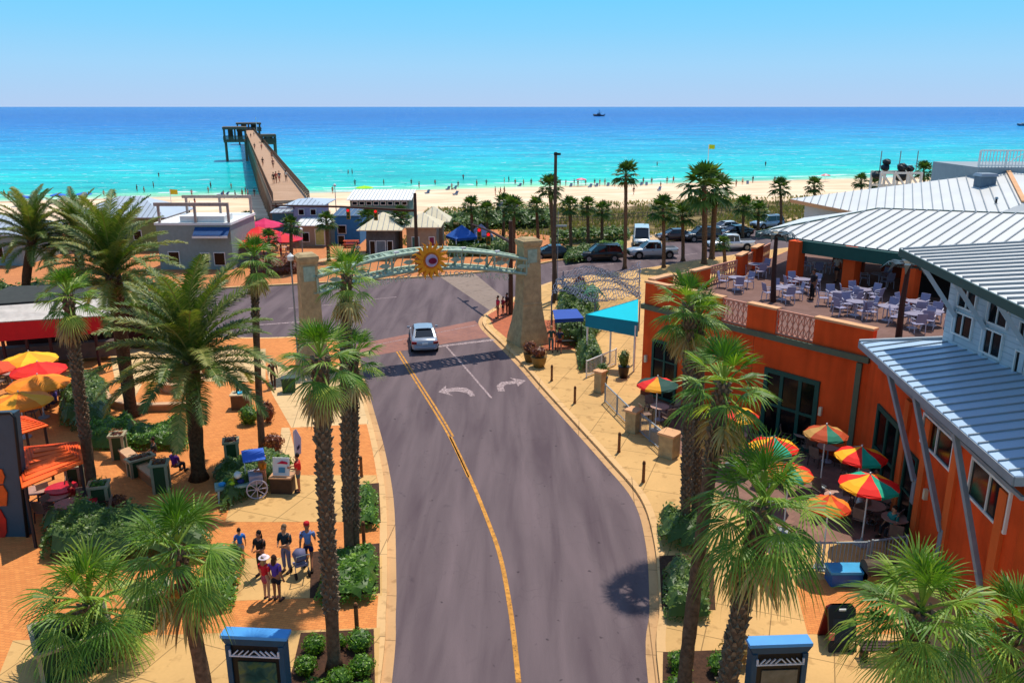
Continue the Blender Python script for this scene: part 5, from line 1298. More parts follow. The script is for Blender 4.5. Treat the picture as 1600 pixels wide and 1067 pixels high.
def table_proto(nm, m1, m2, r=.45):
    t = thing(nm, 'table', 'table', (0, 0, -50))
    MB().cyl(0, 0, .71, .74, r, n=18).build('table_top', m1, t); MB().cyl(0, 0, .04, .71, .04, n=8).build('pedestal', m2, t); MB().cyl(0, 0, 0, .04, .26, .2, n=14).build('foot', m2, t)
    return register(t)
CH = chair_proto('terrace_chair', lav, lavf); CH2 = chair_proto('patio_chair', slm, M('dark chair frame', '#4a3a34', .6)); TB = table_proto('terrace_table', tabm, lavf, .5); TB2 = table_proto('patio_table', M('patio table top', '#b08a7a', .6), lavf, .5)
used = set()
def put(proto, loc, rz, label, group):
    if proto.name not in used:
        used.add(proto.name); proto.location = loc; proto.rotation_euler = (0, 0, rz); proto['label'] = label; proto['group'] = group; return proto
    return dup(proto, loc, rz, label, group)
def seatset(px, py, z, n, where, chp, tbp, kind, a0=0, rad=.85, grp='terrace'):
    c0 = P(px, py, z)
    put(tbp, tuple(c0), 0, 'round table %s' % where, 'round tables on the ' + grp)
    for i in range(n):
        a = a0 + 2 * PI * i / n
        put(chp, (c0.x + rad * math.cos(a), c0.y + rad * math.sin(a), z), a + PI + rnd.uniform(-.2, .2), '%s chair at the table %s' % (kind, where), 'chairs at the table ' + where)
for px, py, n, wh in ((1222, 468, 4, 'nearest the left dark metal palm on the roof terrace'), (1252, 455, 4, 'behind the left end of the roof terrace railing'), (1310, 478, 5, 'in the middle of the roof terrace left row'), (1345, 472, 5, 'in the middle of the roof terrace right row'), (1335, 492, 4, 'closest to the orange roof terrace parapet'),
                      (1385, 500, 3, 'left of the right dark metal palm on the roof terrace'), (1428, 492, 5, 'right of the right dark metal palm on the roof terrace'), (1455, 508, 4, 'by the pale clapboard wall on the roof terrace'), (1425, 512, 3, 'below the right dark metal palm crown by the low roof'), (1150, 452, 3, 'at the far left end of the roof terrace'), (1180, 430, 3, 'by the pale parapets at the back of the roof terrace'), (1280, 428, 3, 'inside the shaded terrace bar on the left'), (1372, 446, 3, 'inside the shaded terrace bar on the right')):
    seatset(px, py, TZ + .01, n, wh, CH, TB, 'grey', rnd.uniform(0, 1), .8, 'roof terrace')
for px, py, n, wh in ((1212, 752, 4, 'under the left parasol of the patio'), (1292, 720, 4, 'in the shade at the back of the patio'), (1352, 765, 4, 'under the middle right parasol of the patio'), (1360, 815, 4, 'under the front right parasol of the patio'), (1305, 800, 4, 'in the open at the front of the patio'), (1255, 700, 3, 'by the big teal door'), (1030, 655, 4, 'under the parasol beside the black window'), (1150, 700, 4, 'under the parasol by the leaning palm trunk'), (1395, 835, 3, 'closest to the front patio railing')):
    seatset(px, py, KZ + .01, n, wh, CH2, TB2, 'brown', rnd.uniform(0, 1), .8, 'patio')
# two palms of dark metal on the terrace
for px, py, tx, ty, lab in ((1208, 472, 1213, 372, 'tall dark metal palm pole at the left end of the roof terrace'), (1404, 527, 1419, 420, 'dark metal palm pole with silvery fronds at the right of the roof terrace')):
    b_ = P(px, py, TZ); tp = HZ(tx, ty, b_.y); t = thing('metal_palm', lab, 'metal palm', tuple(b_)); L = tp - b_
    MB().tube([(0, 0, 0), L * .5 + Vector((-.05, 0, 0)), L], [.16, .13, .1], 10).build('pole', M('rusty dark metal', '#3a1f18', .6, .2), t)
    mb = MB()
    for i in range(9):
        a = 2 * PI * i / 9; d = Vector((math.cos(a), math.sin(a), 0)); sd = Vector((-d.y, d.x, 0))
        ps = [L, L + d * .4 + Vector((0, 0, .3)), L + d * .85 + Vector((0, 0, .3)), L + d * 1.2 + Vector((0, 0, -.05))]
        for A, B, w0, w1 in ((ps[0], ps[1], .04, .14), (ps[1], ps[2], .14, .12), (ps[2], ps[3], .12, .01)): mb.slab([A - sd * w0, A + sd * w0, B + sd * w1, B - sd * w1], .015)
        for k in range(4): q = ps[1].lerp(ps[2], k / 3); mb.bar(q - sd * .28 - Vector((0, 0, .12)), q + sd * .28 - Vector((0, 0, .12)), .03)
    mb.build('fronds', M('dull metal fronds', '#6d6f6a' if px > 1300 else '#3c3a33', .4, .6), t)

# ------------------------------------------------------------------ railings, bollards, planters, street furniture on the right
def railing(label, a, b, z, h=1.05, panel=True, m=whitep, step=.14, name='railing', mid=True):
    a, b = Vector((a[0], a[1], 0)), Vector((b[0], b[1], 0)); t = thing(name, label, 'railing', (a.x, a.y, z)); d = b - a; L = d.length; d.normalize()
    mb = MB(); mb.bar((0, 0, h), tuple(d * L + Vector((0, 0, h))), .06, .05); mb.bar((0, 0, .1), tuple(d * L + Vector((0, 0, .1))), .05, .04); mb.build('rails', m, t)
    mb = MB(); k = step
    while k < L: mb.bar(d * k + Vector((0, 0, .1)), d * k + Vector((0, 0, h)), .022); k += step
    mb.build('balusters', m, t)
    n = max(1, round(L / 1.6))
    for i in range(n + 1): q = d * (L * i / n); MB().box(q.x, q.y, h / 2 + .03, .07, .07, h + .06).build('post', m, t)
    return t
railing('grey baluster railing beside the awning nearest the bollards', P(945, 628, KZ), P(984, 668, KZ), KZ, m=greyp)
railing('grey baluster railing in front of the shaded tables left of the palm trunks', P(995, 672, KZ), P(1036, 708, KZ), KZ, m=greyp)
railing('white handrail under the turquoise awning', P(916, 590, KZ), P(962, 570, KZ), KZ, m=whitep)
railing('long pale railing along the front edge of the patio', P(1200, 892, KZ), P(1352, 890, KZ), KZ, 1.1, m=greyp)
railing('short pale railing at the right end of the patio front', P(1358, 888, KZ), P(1412, 880, KZ), KZ, 1.1, m=greyp)
def pedestal(label, px, py, sx=.6, h=1.1, m=None, name='stone_pier', cat='pier'):
    q = P(px, py, KZ); t = thing(name, label, cat, tuple(q), R(-40)); m = m or stone2
    MB().box(0, 0, h / 2, sx, sx, h).build('shaft', m, t, bevel=.02); MB().box(0, 0, h + .06, sx + .14, sx + .14, .12).build('cap', capm, t, bevel=.015); return t
pedestal('square stone post between the two grey railings', 989, 674)
pedestal('square stone post beside the railing nearest the double palm trunk', 1045, 712, .75)
pedestal('low stone post below the turquoise awning', 937, 612, .5, 1.2)
boll = M('brown bollard', '#7a4a26', .7, var=.15)
for px, py, lab in ((862, 595, 'brown bollard on the right pavement nearest the stone pillar'), (898, 630, 'second brown bollard from the stone pillar on the right pavement'), (967, 706, 'third brown bollard from the stone pillar on the right pavement'), (1005, 753, 'brown bollard on the right pavement nearest the double palm trunk'),
                    (1072, 1030, 'brown bollard at the bottom right beside the leaning palm trunk'), (558, 985, 'brown bollard on the left pavement beside the nearest kerb bed'), (569, 852, 'brown bollard on the left pavement between two hedges'), (565, 745, 'brown bollard on the left pavement behind the palm trunks')):
    q = P(px, py, KZ); t = thing('bollard', lab, 'bollard', tuple(q), group='brown bollards along the pavements')
    MB().lathe([(.085, 0), (.085, .08), (.07, .09), (.068, .95), (.05, 1.0), (.02, 1.02)], n=12).build('post', boll, t, smooth=False); MB().lathe([(.074, .86), (.076, .9), (.072, .94)], n=12).build('band', M('bollard band', '#4a2c18', .6), t)
def pot(label, px, py, r=.35, h=.55, mat=None, pm='#9a6a3c', pl=.45, seed=0, leaf=260):
    q = P(px, py, KZ); t = thing('potted_plant', label, 'potted plant', tuple(q)); MB().lathe([(r * .65, 0), (r * .9, h * .5), (r, h * .92), (r * 1.08, h), (r * .9, h - .03)], n=18).build('pot', M('glazed pot ' + pm, pm, .5, var=.2), t, smooth=True)
    g = random.Random(seed); mb = MB(); mb.ct = .1; mb.blob(0, 0, h + pl * .5, r * .9, r * .9, pl * .55, 10, 7, .3, seed)
    def fn():
        d = Vector((g.gauss(0, 1), g.gauss(0, 1), g.gauss(.2, 1))).normalized(); k = g.uniform(.85, 1.1); return Vector((d.x * r * 1.15 * k, d.y * r * 1.15 * k, h + pl * .5 + d.z * pl * .62 * k)), d, g.uniform(.2, .8)
    leaf_quads(mb, fn, leaf, .055, g); mb.build('plant', mat or hedgem, t); return t
pot('glazed brown pot of greenery at the foot of the right stone pillar, right one', 842, 573, .5, .7, redm, '#8a6a34', .6, 1)
pot('glazed brown pot of greenery at the foot of the right stone pillar, left one', 828, 565, .42, .6, redm, '#7a5a2c', .7, 2)
pot('dark round topiary ball in a black pot at the railing corner', 940, 608, .34, .75, duskm, '#1c1c20', .75, 3)
pot('dark topiary in a tall pot under the turquoise awning', 974, 590, .34, .75, duskm, '#2a1c18', .9, 4)
pot('bright young palm in a pot with a red flower between the palm trunks', 1100, 716, .4, .8, fanm, '#b08a50', 1.0, 5)
q = P(885, 543, KZ); t = thing('sunshade', 'small blue fabric sunshade over a bench right of the stone pillar', 'sunshade', (q.x, q.y, KZ), .2)
MB().slab([(-1.0, -.6, 2.2), (1.0, -.6, 2.2), (.85, .6, 2.55), (-.85, .6, 2.55)], .05).build('canopy', canvas('#1f4fa8'), t); MB().slab([(-1.0, -.6, 2.2), (1.0, -.6, 2.2), (1.0, -.62, 1.95), (-1.0, -.62, 1.95)], .02, (0, .02, 0)).build('valance', canvas('#173a7c'), t)
for sx in (-.9, .9):
    for sy, zz in ((-.5, 2.2), (.5, 2.5)): MB().cyl(sx, sy, 0, zz, .03, n=8).build('post', blackm, t)
MB().box(0, .1, .45, 1.5, .4, .06).build('seat', blackm, t)
# woven wire wave canopy
q = P(930, 462, 2.2); t = thing('wire_canopy', 'silvery woven wire wave sculpture behind the turquoise awning', 'sculpture', (q.x, q.y, 0)); g = random.Random(5)
silver = M('silver wire', '#6a7488', .7, .1); mb = MB()
a0, a1, a2_, a3 = P(862, 462, 2.4), P(1000, 470, 2.4), P(1000, 418, 2.6), P(880, 424, 2.6)
def bil(u, v): p = a0.lerp(a1, u).lerp(a3.lerp(a2_, u), v); return p + Vector((0, 0, .35 * math.sin(u * 9 + v * 5) + .15 * math.sin(v * 31 + u * 14)))
for i in range(26):
    v = i / 25; pts = [bil(j / 40, v) + Vector((0, 0, .1 * math.sin(j * 1.9 + i * 2.1))) for j in range(41)]
    for A, B in zip(pts, pts[1:]):
        if g.random() < .95: mb.bar(A, B, .05, .03)
for i in range(34):
    u = i / 33; pts = [bil(u, j / 24) + Vector((.1 * math.sin(j * 2.3 + i), 0, 0)) for j in range(25)]
    for A, B in zip(pts, pts[1:]):
        if g.random() < .85: mb.bar(A, B, .035)
mb.build('mesh', silver, t, world=True)
for A in (a0, a1, a2_, a3, bil(.5, 0)): MB().cyl(A.x, A.y, 0, A.z, .05, n=8).build('post', silver, t, world=True)
q = P(925, 500, KZ); t = thing('spiral_sculpture', 'mint green coiled tube sculpture standing left of the turquoise awning', 'sculpture', (q.x, q.y, KZ), .3); mint = M('mint green tube', '#6fb58a', .5)
for k in range(3):
    MB().tube([((.9 - .2 * k) * math.cos(a) * (1.3 - a * .1), (.9 - .2 * k) * .3 * math.sin(a), 1.5 + .35 * k + (.9 - .2 * k) * math.sin(a) * .8) for a in [i * .25 for i in range(24)]], .045, 6).build('coil', mint, t, smooth=True)
MB().cyl(0, 0, 0, 2.4, .06, n=8).build('post', mint, t)

# poles and signals
wood = M('utility pole wood', '#5c4a3a', .9, var=.3, scale=3, bump=.4); brownp = M('brown signal post', '#4a2c1c', .6, var=.15)
b_ = P(865, 473, KZ); tp = HZ(862, 238, b_.y); t = thing('utility_pole', 'tall wooden utility pole beside a palm trunk right of the arch', 'utility pole', tuple(b_)); h = tp.z - KZ
MB().tube([(0, 0, 0), (0, 0, h)], [.17, .12], 12).build('shaft', wood, t); MB().box(.12, -.05, h - .15, .55, .18, .18).build('pole_head', blackm, t)
MB().box(.45, 0, h - 5.9 if h > 8 else h * .6, 1.1, .2, .12, 0).build('lamp_arm', greyp, t); MB().cyl(.28, 0, 0, h * .62, .03, n=6).build('conduit', greyp, t)
def mast(label, bpx, top_px, end_px, hz, heads, ang=0):
    b_ = P(*bpx); t = thing('traffic_signal', label, 'traffic signal', tuple(b_)); tp = HZ(top_px[0], top_px[1], b_.y); h = tp.z
    MB().tube([(0, 0, 0), (0, 0, h)], [.2, .15], 12).build('post', brownp, t)
    e = P(end_px[0], end_px[1], hz) - b_ if end_px[2] is None else HZ(end_px[0], end_px[1], end_px[2]) - b_
    s = Vector((0, 0, hz - .15)); e = Vector((e.x, e.y, hz)); MB().tube([s, s.lerp(e, .5) + Vector((0, 0, .12)), e], [.13, .1, .07], 8).build('mast_arm', brownp, t)
    for k in heads:
        p = s.lerp(e, k); hd = MB().box(p.x, p.y, p.z - .55, .36, .3, 1.1).build('signal_head', M('signal yellow', '#8a6a10', .5), t, bevel=.03)
        for j, cl in enumerate(('#e01020', '#4a3a08', '#0a3a18')): 
            MB().tube([(p.x, p.y - .15, p.z - .2 - .34 * j), (p.x, p.y - .2, p.z - .2 - .34 * j)], .13, 14).build('lens', M('signal lens ' + cl, cl, .3, emit=1.2 if j == 0 else 0), hd)
    return t
mast('traffic signal on a long level mast arm across the boulevard above the sun emblem', (652, 424, KZ), (650, 304), (425, 325, 84.0), 6.2, (.27, .46))
mast('brown traffic signal post with a slanting mast arm at the crossing corner', (798, 491, KZ), (798, 348), (738, 353, None), 5.9, (.55, .8))
def lamp(label, px, py, ty, hd=True):
    b_ = P(px, py, KZ); tp = HZ(px - 3, ty, b_.y); t = thing('lamp_post', label, 'lamp post', tuple(b_)); h = tp.z - KZ
    MB().tube([(0, 0, 0), (0, 0, h)], [.07, .045], 8).build('post', greyp, t); MB().lathe([(.12, 0), (.12, .3), (.08, .4)], n=10).build('base', greyp, t)
    MB().lathe([(.05, h), (.2, h + .05), (.22, h + .3), (.08, h + .42), (.02, h + .5)], n=10).build('lantern', whitep, t)
lamp('thin grey lamp post just left of the left stone pillar', 467, 575, 408)
lamp('slim grey lamp post beside the seaside plaza left of the signal mast', 473, 400, 362)
lamp('slim lamp post on the beach side above the blue building', 526, 342, 292)
# information kiosks at the bottom edge
kb = M('kiosk blue roof', '#4a98d8', .5, var=.1, scale=2); kd = M('kiosk navy timber', '#1c4660', .5, var=.1); kw = M('kiosk white fretwork', '#cfcdd4', .6)
def kiosk(label, lx, rx, py, zt, paper, rot=0):
    a, b = P(lx, py, zt), P(rx, py, zt); w_ = (b.x - a.x); cx = (a.x + b.x) / 2; t = thing('notice_board', label, 'notice board', (cx, a.y + .4, KZ), rot); h = zt - KZ
    i = w_ * .8; MB().box(0, 0, h - .05, w_, .4, .1).build('roof', kb, t, bevel=.01)
    MB().box(0, 0, h - .2, w_ * .86, .34, .2, 0, 1.14).build('fascia', kd, t)
    for s in (-1, 1): MB().box(s * i / 2, 0, (h - .3) / 2, .14, .4, h - .3).build('side_post', kd, t)
    mb = MB(); z0, z1 = h - .56, h - .42
    mb.box(0, -.22, z0 - .03, i * .95, .04, .04); 
    for k in range(8):
        x0 = -i * .40 + k * i * .1 + (.02 if k > 3 else 0); dx = i * .1 * (1 if k < 4 else -1)
        xa, xb = (x0, x0 + dx) if k < 4 else (x0 - dx, x0); mb.bar((xa, -.22, z0), (xb, -.22, z1), .035, .03)
    for s in (-1, 1): mb.box(s * i * .455, -.22, (z0 + z1) / 2, .05, .04, z1 - z0)
    mb.build('fretwork', kw, t)
    MB().box(0, 0, (h - .3) / 2 + .12, i * .93, .3, h - .5).build('frame', M('kiosk black frame', '#0b0d12', .4), t)
    MB().box(.03, -.165, (h - .75) / 2 + .2, i * .72, .03, h - 1.25).build('poster', paper, t)
def postermat(name, a, b_, d):
    m, nt, b = newmat(name); tc = nt.nodes.new('ShaderNodeTexCoord')
    nt.links.new(ramp(nt, noisen(nt, tc.outputs['Object'], 2.2, 5, 1), [(.36, c(a)), (.5, c(b_)), (.62, c(d))]), b.inputs['Base Color']); b.inputs['Roughness'].default_value = .15; return m
kiosk('notice board with a bright blue roof and dark green map poster at the bottom left', 338, 446, 1002, 2.6, postermat('map poster', '#1f3a34', '#2f5048', '#55663a'), R(-4))
kiosk('notice board with pale blue roof and grey poster at the bottom right', 1174, 1276, 1014, 2.6, postermat('grey poster', '#4c4c46', '#5a5a52', '#66645c'), R(3))
# black sandwich sign/cart on the right pavement
q = P(1310, 1008, KZ); t = thing('sandwich_board', 'black standing sign board with a red edge on the orange paving', 'sign board', (q.x, q.y, KZ), R(2), sc=1.18)
def rr(w_, h0, h1, y0, y1, ch=.1): return [(-w_, y0, h0), (w_, y0, h0), (w_, y0 + (y1 - y0) * .85, h1 - ch), (w_ - ch, y1, h1), (-w_ + ch, y1, h1), (-w_, y0 + (y1 - y0) * .85, h1 - ch)]
MB().slab(rr(.36, 0, 1.15, -.28, .1), .06, (0, .06, 0)).build('front_board', blackm, t); MB().slab(rr(.36, 0, 1.15, .5, .16), .06, (0, -.06, 0)).build('rear_board', M('dark red board', '#6a1414', .5), t)
MB().slab([(-.24, -.215, .25), (.24, -.215, .25), (.24, -.02, .82), (-.24, -.02, .82)], .012, (0, -.012, 0)).build('panel', M('chalk panel', '#1b1b1e', .3), t); MB().box(-.3, -.2, .42, .12, .04, .2).build('notice', M('pink card', '#d2705c', .6), t); MB().box(.22, -.26, .18, .13, .03, .2).build('sticker', M('cream card', '#d8c890', .6), t); MB().box(0, .02, 1.05, .18, .03, .05).build('handle', whitep, t)
q = P(1455, 1075, KZ); t = thing('bench', 'dark slatted bench under the fronds of the bottom right palm', 'bench', (q.x - .9, q.y + 1.3, KZ), R(0))
mb = MB(); [mb.box(0, -.2 + .13 * k, .45, 1.3, .1, .04) for k in range(4)]; mb.build('seat', M('dark bench timber', '#3a2620', .7), t); [MB().box(s * .5, 0, .22, .08, .4, .44).build('leg', blackm, t) for s in (-1, 1)]
q = P(1325, 915, KZ); t = thing('ice_box', 'bright blue cooler box with a row of bottles on top behind the patio railing', 'cooler box', (q.x, q.y + .2, KZ), 0)
MB().box(0, 0, .25, 1.3, .6, .5).build('body', M('blue cooler', '#1c5c9c', .4), t, bevel=.04); MB().box(0, 0, .55, 1.36, .66, .12).build('lid', M('light blue lid', '#3aa0d0', .4), t, bevel=.03)
q = P(1375, 925, KZ); t = thing('crate', 'brown curved chest standing next to the blue cooler', 'chest', (q.x, q.y + .3, KZ), 0)
MB().box(0, 0, .35, 1.0, .7, .7).build('body', M('olive brown timber', '#7a6a3a', .8, var=.3), t, bevel=.03); MB().tube([(-.5, 0, .68), (.5, 0, .68)], .36, 20).build('lid', M('dark brown lid', '#4a3a2a', .7), t)

# ------------------------------------------------------------------ left side: restaurant canopy, shades, sign, planters
redc = M('red canvas', '#c2121a', .75, var=.08); redv = M('dark red valance', '#9c0c12', .8, var=.08)
t = thing('canopy_restaurant', 'open fronted restaurant under a long red and white canopy at the left edge', 'restaurant', (-26, 52, KZ))
f0, f1, k1, k0 = P(-80, 508, 3.6), P(178, 492, 3.6), P(168, 466, 4.3), P(-60, 482, 4.3)
MB().slab([f0, f1, k1, k0], .06).build('canopy', M('bleached canopy top', '#cfc4b8', .7, var=.15), t, world=True)
MB().slab([f0, f1, f1 - Vector((0, 0, 1.1)), f0 - Vector((0, 0, 1.25))], .05, (0, .05, 0)).build('valance', redc, t, world=True); MB().slab([f1, k1, k1 - Vector((0, 0, 1.6)), f1 - Vector((0, 0, 1.1))], .05, (.05, 0, 0)).build('end_valance', redc, t, world=True)
mb = MB(); 
w_ = (f1 - f0); n = 7
for i in range(n + 1): q = f0 + w_ * (i / n); MB().box(q.x, q.y + .15, 1.35, .14, .14, 2.5).build('post', M('dark red post', '#3a0f0c', .7), t, world=True)
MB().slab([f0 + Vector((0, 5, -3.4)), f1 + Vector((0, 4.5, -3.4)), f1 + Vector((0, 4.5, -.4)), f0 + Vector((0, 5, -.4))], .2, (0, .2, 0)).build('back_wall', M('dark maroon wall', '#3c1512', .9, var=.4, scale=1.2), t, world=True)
mb = MB(); mb.bar(f0 + Vector((0, 2.5, -2.7)), f1 + Vector((-1, 2.2, -2.7)), .7, 1.0); mb.build('bar_counter', M('grey brown counter', '#5a4a44', .7), t, world=True)
mb = MB(); q = k0 + Vector((0, .2, .1)); mb.slab([q, k1 + Vector((0, .2, .1)), k1 + Vector((0, 3.5, .3)), k0 + Vector((0, 5, .3))], .2); mb.build('flat_roof', M('dark roof felt', '#3a3c38', .9), t, world=True)
for lab, px, r, cols, rot, z in (
    ('yellow parasol farthest from the camera in the left dining area', (44, 549), 1.5, ('#f0bc1c', '#ee9c14'), .2, 2.5), ('bright red parasol between the yellow and amber ones in the left dining area', (58, 565), 1.45, ('#e01810', '#ec2a14'), .1, 2.4),
    ('amber parasol below the red one in the left dining area', (58, 585), 1.55, ('#f08c14', '#e87a10'), .6, 2.4), ('orange and yellow striped parasol nearest the orange slatted shades', (28, 612), 1.5, ('#f07c10', '#f6a01c'), .4, 2.4), ('orange parasol cut by the left edge of the frame', (-14, 562), 1.2, ('#d8481c',), .2, 2.5)):
    parasol(lab, px, r=r, cols=cols, rot=rot, zt=z, drop=.5)
orl = M('orange slatted shade', '#ff6216', .7, var=.08); orl2 = M('orange shade groove', '#d8480c', .8)
def hipshade(label, cs, apex2, z, posts):
    """small hipped pavilion with ribbed orange roof. cs: four eave corners"""
    cs = [Vector(p) for p in cs]; A, B = apex2; ctr = sum(cs, Vector()) / 4; t = thing('shade_pavilion', label, 'pavilion', (ctr.x, ctr.y, KZ)); mb = MB()
    fs = [[cs[0], cs[1], B, A], [cs[1], cs[2], B], [cs[2], cs[3], A, B], [cs[3], cs[0], A]]
    for f in fs: mb.slab(f, .05)
    mb.build('roof', orl, t, world=True); gr = MB()
    for f in fs:
        for k in range(1, 7):
            s = k / 7; e = (f[2] if len(f) == 3 else f[3]); e2 = f[2]
            gr.bar(f[0].lerp(e, s) + Vector((0, 0, .02)), f[1].lerp(e2, s) + Vector((0, 0, .02)), .05, .03)
    gr.build('grooves', orl2, t, world=True)
    for p in cs: q = p.lerp(ctr, .1); MB().cyl(q.x, q.y, KZ, p.z, .06, n=8).build('post', M('dark post', '#2a2226', .6), t, world=True)
    return t
zc = 2.7
hipshade('orange ribbed roof pavilion in front of the dark sign at the left edge', [P(34, 762, zc), P(130, 722, zc), P(124, 690, zc), P(22, 700, zc)], (P(56, 700, 3.0), P(96, 697, 3.0)), zc, 1)
hipshade('orange ribbed roof pavilion behind the first one, partly hidden by the dark sign', [P(-40, 700, zc), P(76, 664, zc), P(40, 650, zc), P(-50, 660, zc)], (P(-10, 655, 2.95), P(32, 654, 2.95)), zc, 1)
for lab, px, rr_ in (('round dark red table below the orange ribbed pavilion', (96, 762), .62), ('small round pink red table by the planter tower left of the palm trunk', (134, 782), .42)):
    q = P(px[0], px[1], KZ + .8); t = thing('red_table', lab, 'table', (q.x, q.y, KZ)); MB().cyl(0, 0, .76, .82, rr_, n=20).build('table_top', M('red table top', '#c8182c', .5), t); MB().cyl(0, 0, .04, .76, .04, n=8).build('pedestal', blackm, t); MB().cyl(0, 0, 0, .04, .25, n=12).build('foot', blackm, t)
for i, (px, py) in enumerate(((90, 800), (110, 812), (135, 812), (62, 790))):
    seatset(px, py, KZ + .01, 3, ('in the dim seating under the dark red parasol, left', 'in the dim seating beside the planter tower, front', 'in the dim seating beside the planter tower, right', 'in the dim seating behind the dark sign')[i], CH2, TB2, 'brown', rnd.uniform(0, 1), .7, 'dim left seating')
for i, (px, py) in enumerate(((20, 600), (75, 628), (15, 580), (90, 610), (30, 655))):
    seatset(px, py, KZ + .01, 3, ('under the yellow parasol on the left', 'under the amber parasol on the left', 'at the left edge behind the parasols', 'right of the red parasol on the left', 'under the striped orange parasol on the left')[i], CH2, TB2, 'brown', rnd.uniform(0, 1), .7, 'left dining area')
# the tall dark sign with red letter shapes
s0, s1 = P(-60, 650, 5.2), P(24, 645, 5.2); t = thing('sign_tower', 'tall dark slanting sign with red and orange shapes at the left edge', 'sign', (s0.x, s0.y, KZ))
yb = s1.y; tl, tr_, br_, bl_ = HZ(-90, 652, yb), HZ(22, 645, yb), HZ(48, 880, yb), HZ(-90, 890, yb)
MB().slab([bl_, br_, tr_, tl], .35, (0, .35, 0)).build('panel', M('slate blue sign panel', '#344c5a', .5, var=.1), t, world=True)
e = MB(); o = Vector((0, -.02, 0)); e.tube([tl + o, tr_ + o + Vector((-.12, 0, 0)), tr_ + o + Vector((0, 0, -.18)), br_ + o], .06, 8); e.build('frame', blackm, t, world=True, smooth=True)
let_ = [[(-60, 800), (0, 796), (9, 812), (10, 832), (4, 845), (-60, 845)], [(-60, 762), (4, 758), (11, 770), (10, 790), (-60, 794)], [(-60, 735), (2, 733), (7, 745), (4, 756), (-60, 758)], [(-60, 855), (8, 852), (15, 870), (12, 886), (-60, 890)]]
sm_ = [M('sign red', '#c8281a', .5), M('sign orange', '#d85a1a', .5), M('sign orange', '#d85a1a', .5), M('sign red', '#c8281a', .5)]
for k, pxs in enumerate(let_): MB().slab([HZ(x, y, yb - .06) for x, y in pxs], .04, (0, .05, 0)).build('letter_shape', sm_[k], t, world=True)
MB().box((tl.x + tr_.x) / 2 - .6, yb + .3, 1.3, .4, .3, 2.6).build('post', blackm, t, world=True)
# green panelled planter towers with white tops
pg_ = M('planter green panel', '#2f4a28', .7, var=.2); pw = M('planter cream trim', '#a39878', .7, var=.15)
def planter(label, px, py, sx, sy, h, rot=0, plant=True, seed=0, mat=None, z=KZ, ph=.3, loc=None):
    q = P(px, py, z) if loc is None else Vector(loc); t = thing('planter_box', label, 'planter', tuple(q), rot)
    MB().box(0, 0, h / 2, sx - .06, sy - .06, h).build('panel', pg_, t); mb = MB()
    for a in (-1, 1):
        for b in (-1, 1): MB().box(a * (sx / 2 - .05), b * (sy / 2 - .05), h / 2, .11, .11, h).build('corner_post', pw, t)
    mb = MB(); r_ = .12
    for a in (-1, 1): mb.box(a * (sx / 2), 0, h + .04, r_, sy + r_, .09); mb.box(0, a * (sy / 2), h + .04, sx - r_, r_, .088)
    mb.build('rim', pw, t)
    if plant:
        g = random.Random(seed); mb = MB(); mb.ct = .1; mb.blob(0, 0, h - .03, sx * .42, sy * .42, ph * .5, 10, 6)
        def fn(): x, y = g.uniform(-.42, .42) * sx, g.uniform(-.42, .42) * sy; return Vector((x, y, h + g.random() * ph)), Vector((x, y, 1)).normalized(), g.uniform(.2, .9)
        leaf_quads(mb, fn, int(120 * sx * sy + 60), .06, g); mb.build('plant', mat or redm, t)
    return t
planter('green panelled planter tower with a cream rim at the corner of the low wall, leftmost', 188, 715, .6, .6, 1.15, .2, True, 1)
planter('green panelled planter tower with a cream rim right of the big date palm trunk', 364, 724, .62, .62, 1.1, .3, True, 2)
planter('green panelled planter tower with a cream rim beside the person in purple', 254, 766, .66, .66, 1.25, .25, True, 3)
planter('green panelled planter tower with a cream rim left of the fan palm trunk', 121, 768, .6, .6, 1.2, .2, True, 4, hedgem)
planter('green panelled planter tower with a cream rim right of the fan palm trunk', 160, 800, .7, .7, 1.2, .3, True, 5, hedgem)
planter('low flower trough with a cream rim between two planter towers', 222, 740, 1.1, .5, .75, .8, True, 6)
planter('big green panelled planter box with a weathered white rim at the bottom left corner', 0, 0, 2.0, 1.7, 1.0, .62, True, 7, duskm, loc=(P(112, 985, 1.1).x, P(112, 985, 1.1).y, KZ))
planter('long green planter box with a pale rim behind the bottom left palm fronds', 0, 0, 1.3, .8, 1.0, .62, True, 8, duskm, loc=(P(232, 925, 1.1).x, P(232, 925, 1.1).y, KZ))
wl = M('low plaza wall', '#a8764a', .85, var=.15); seatc = M('seat coping', '#caa07a', .8, var=.12)
def lowwall(label, pxs, h, w_=.4, close=False, name='low_wall'):
    L = smooth_line([tuple(P(x, y, 0)) for x, y in pxs], 6); t = thing(name, label, 'low wall', (L[0].x, L[0].y, KZ)); mb = MB(); curb(mb, L, w_ / 2, -w_ / 2, KZ - .05, KZ + h); mb.build('wall', wl, t, world=True); mb = MB(); curb(mb, L, w_ / 2 + .05, -w_ / 2 - .05, KZ + h, KZ + h + .08); mb.build('coping', seatc, t, world=True)
lowwall('low seat wall with pale coping running between the planter towers', [(196, 722), (222, 745), (250, 768)], .5)
lowwall('curved low wall with pale coping in front of the rear plaza', [(160, 622), (176, 636), (210, 645), (260, 645), (300, 643)], .35, .3)
lowwall('low wall at the foot of the bottom left steps', [(170, 800), (190, 818), (205, 832)], .25, .3)
lowwall('straight low wall behind the round planter', [(318, 590), (335, 590)], .8, .4)
q = P(285, 604, KZ); t = thing('round_planter', 'round raised planter with a wide pale seat rim behind the date palm trunk', 'planter', tuple(q))
MB().lathe([(1.15, 0), (1.15, .42), (1.3, .44), (1.3, .54), (.95, .54), (.95, .4)], n=32).build('basin', seatc, t)
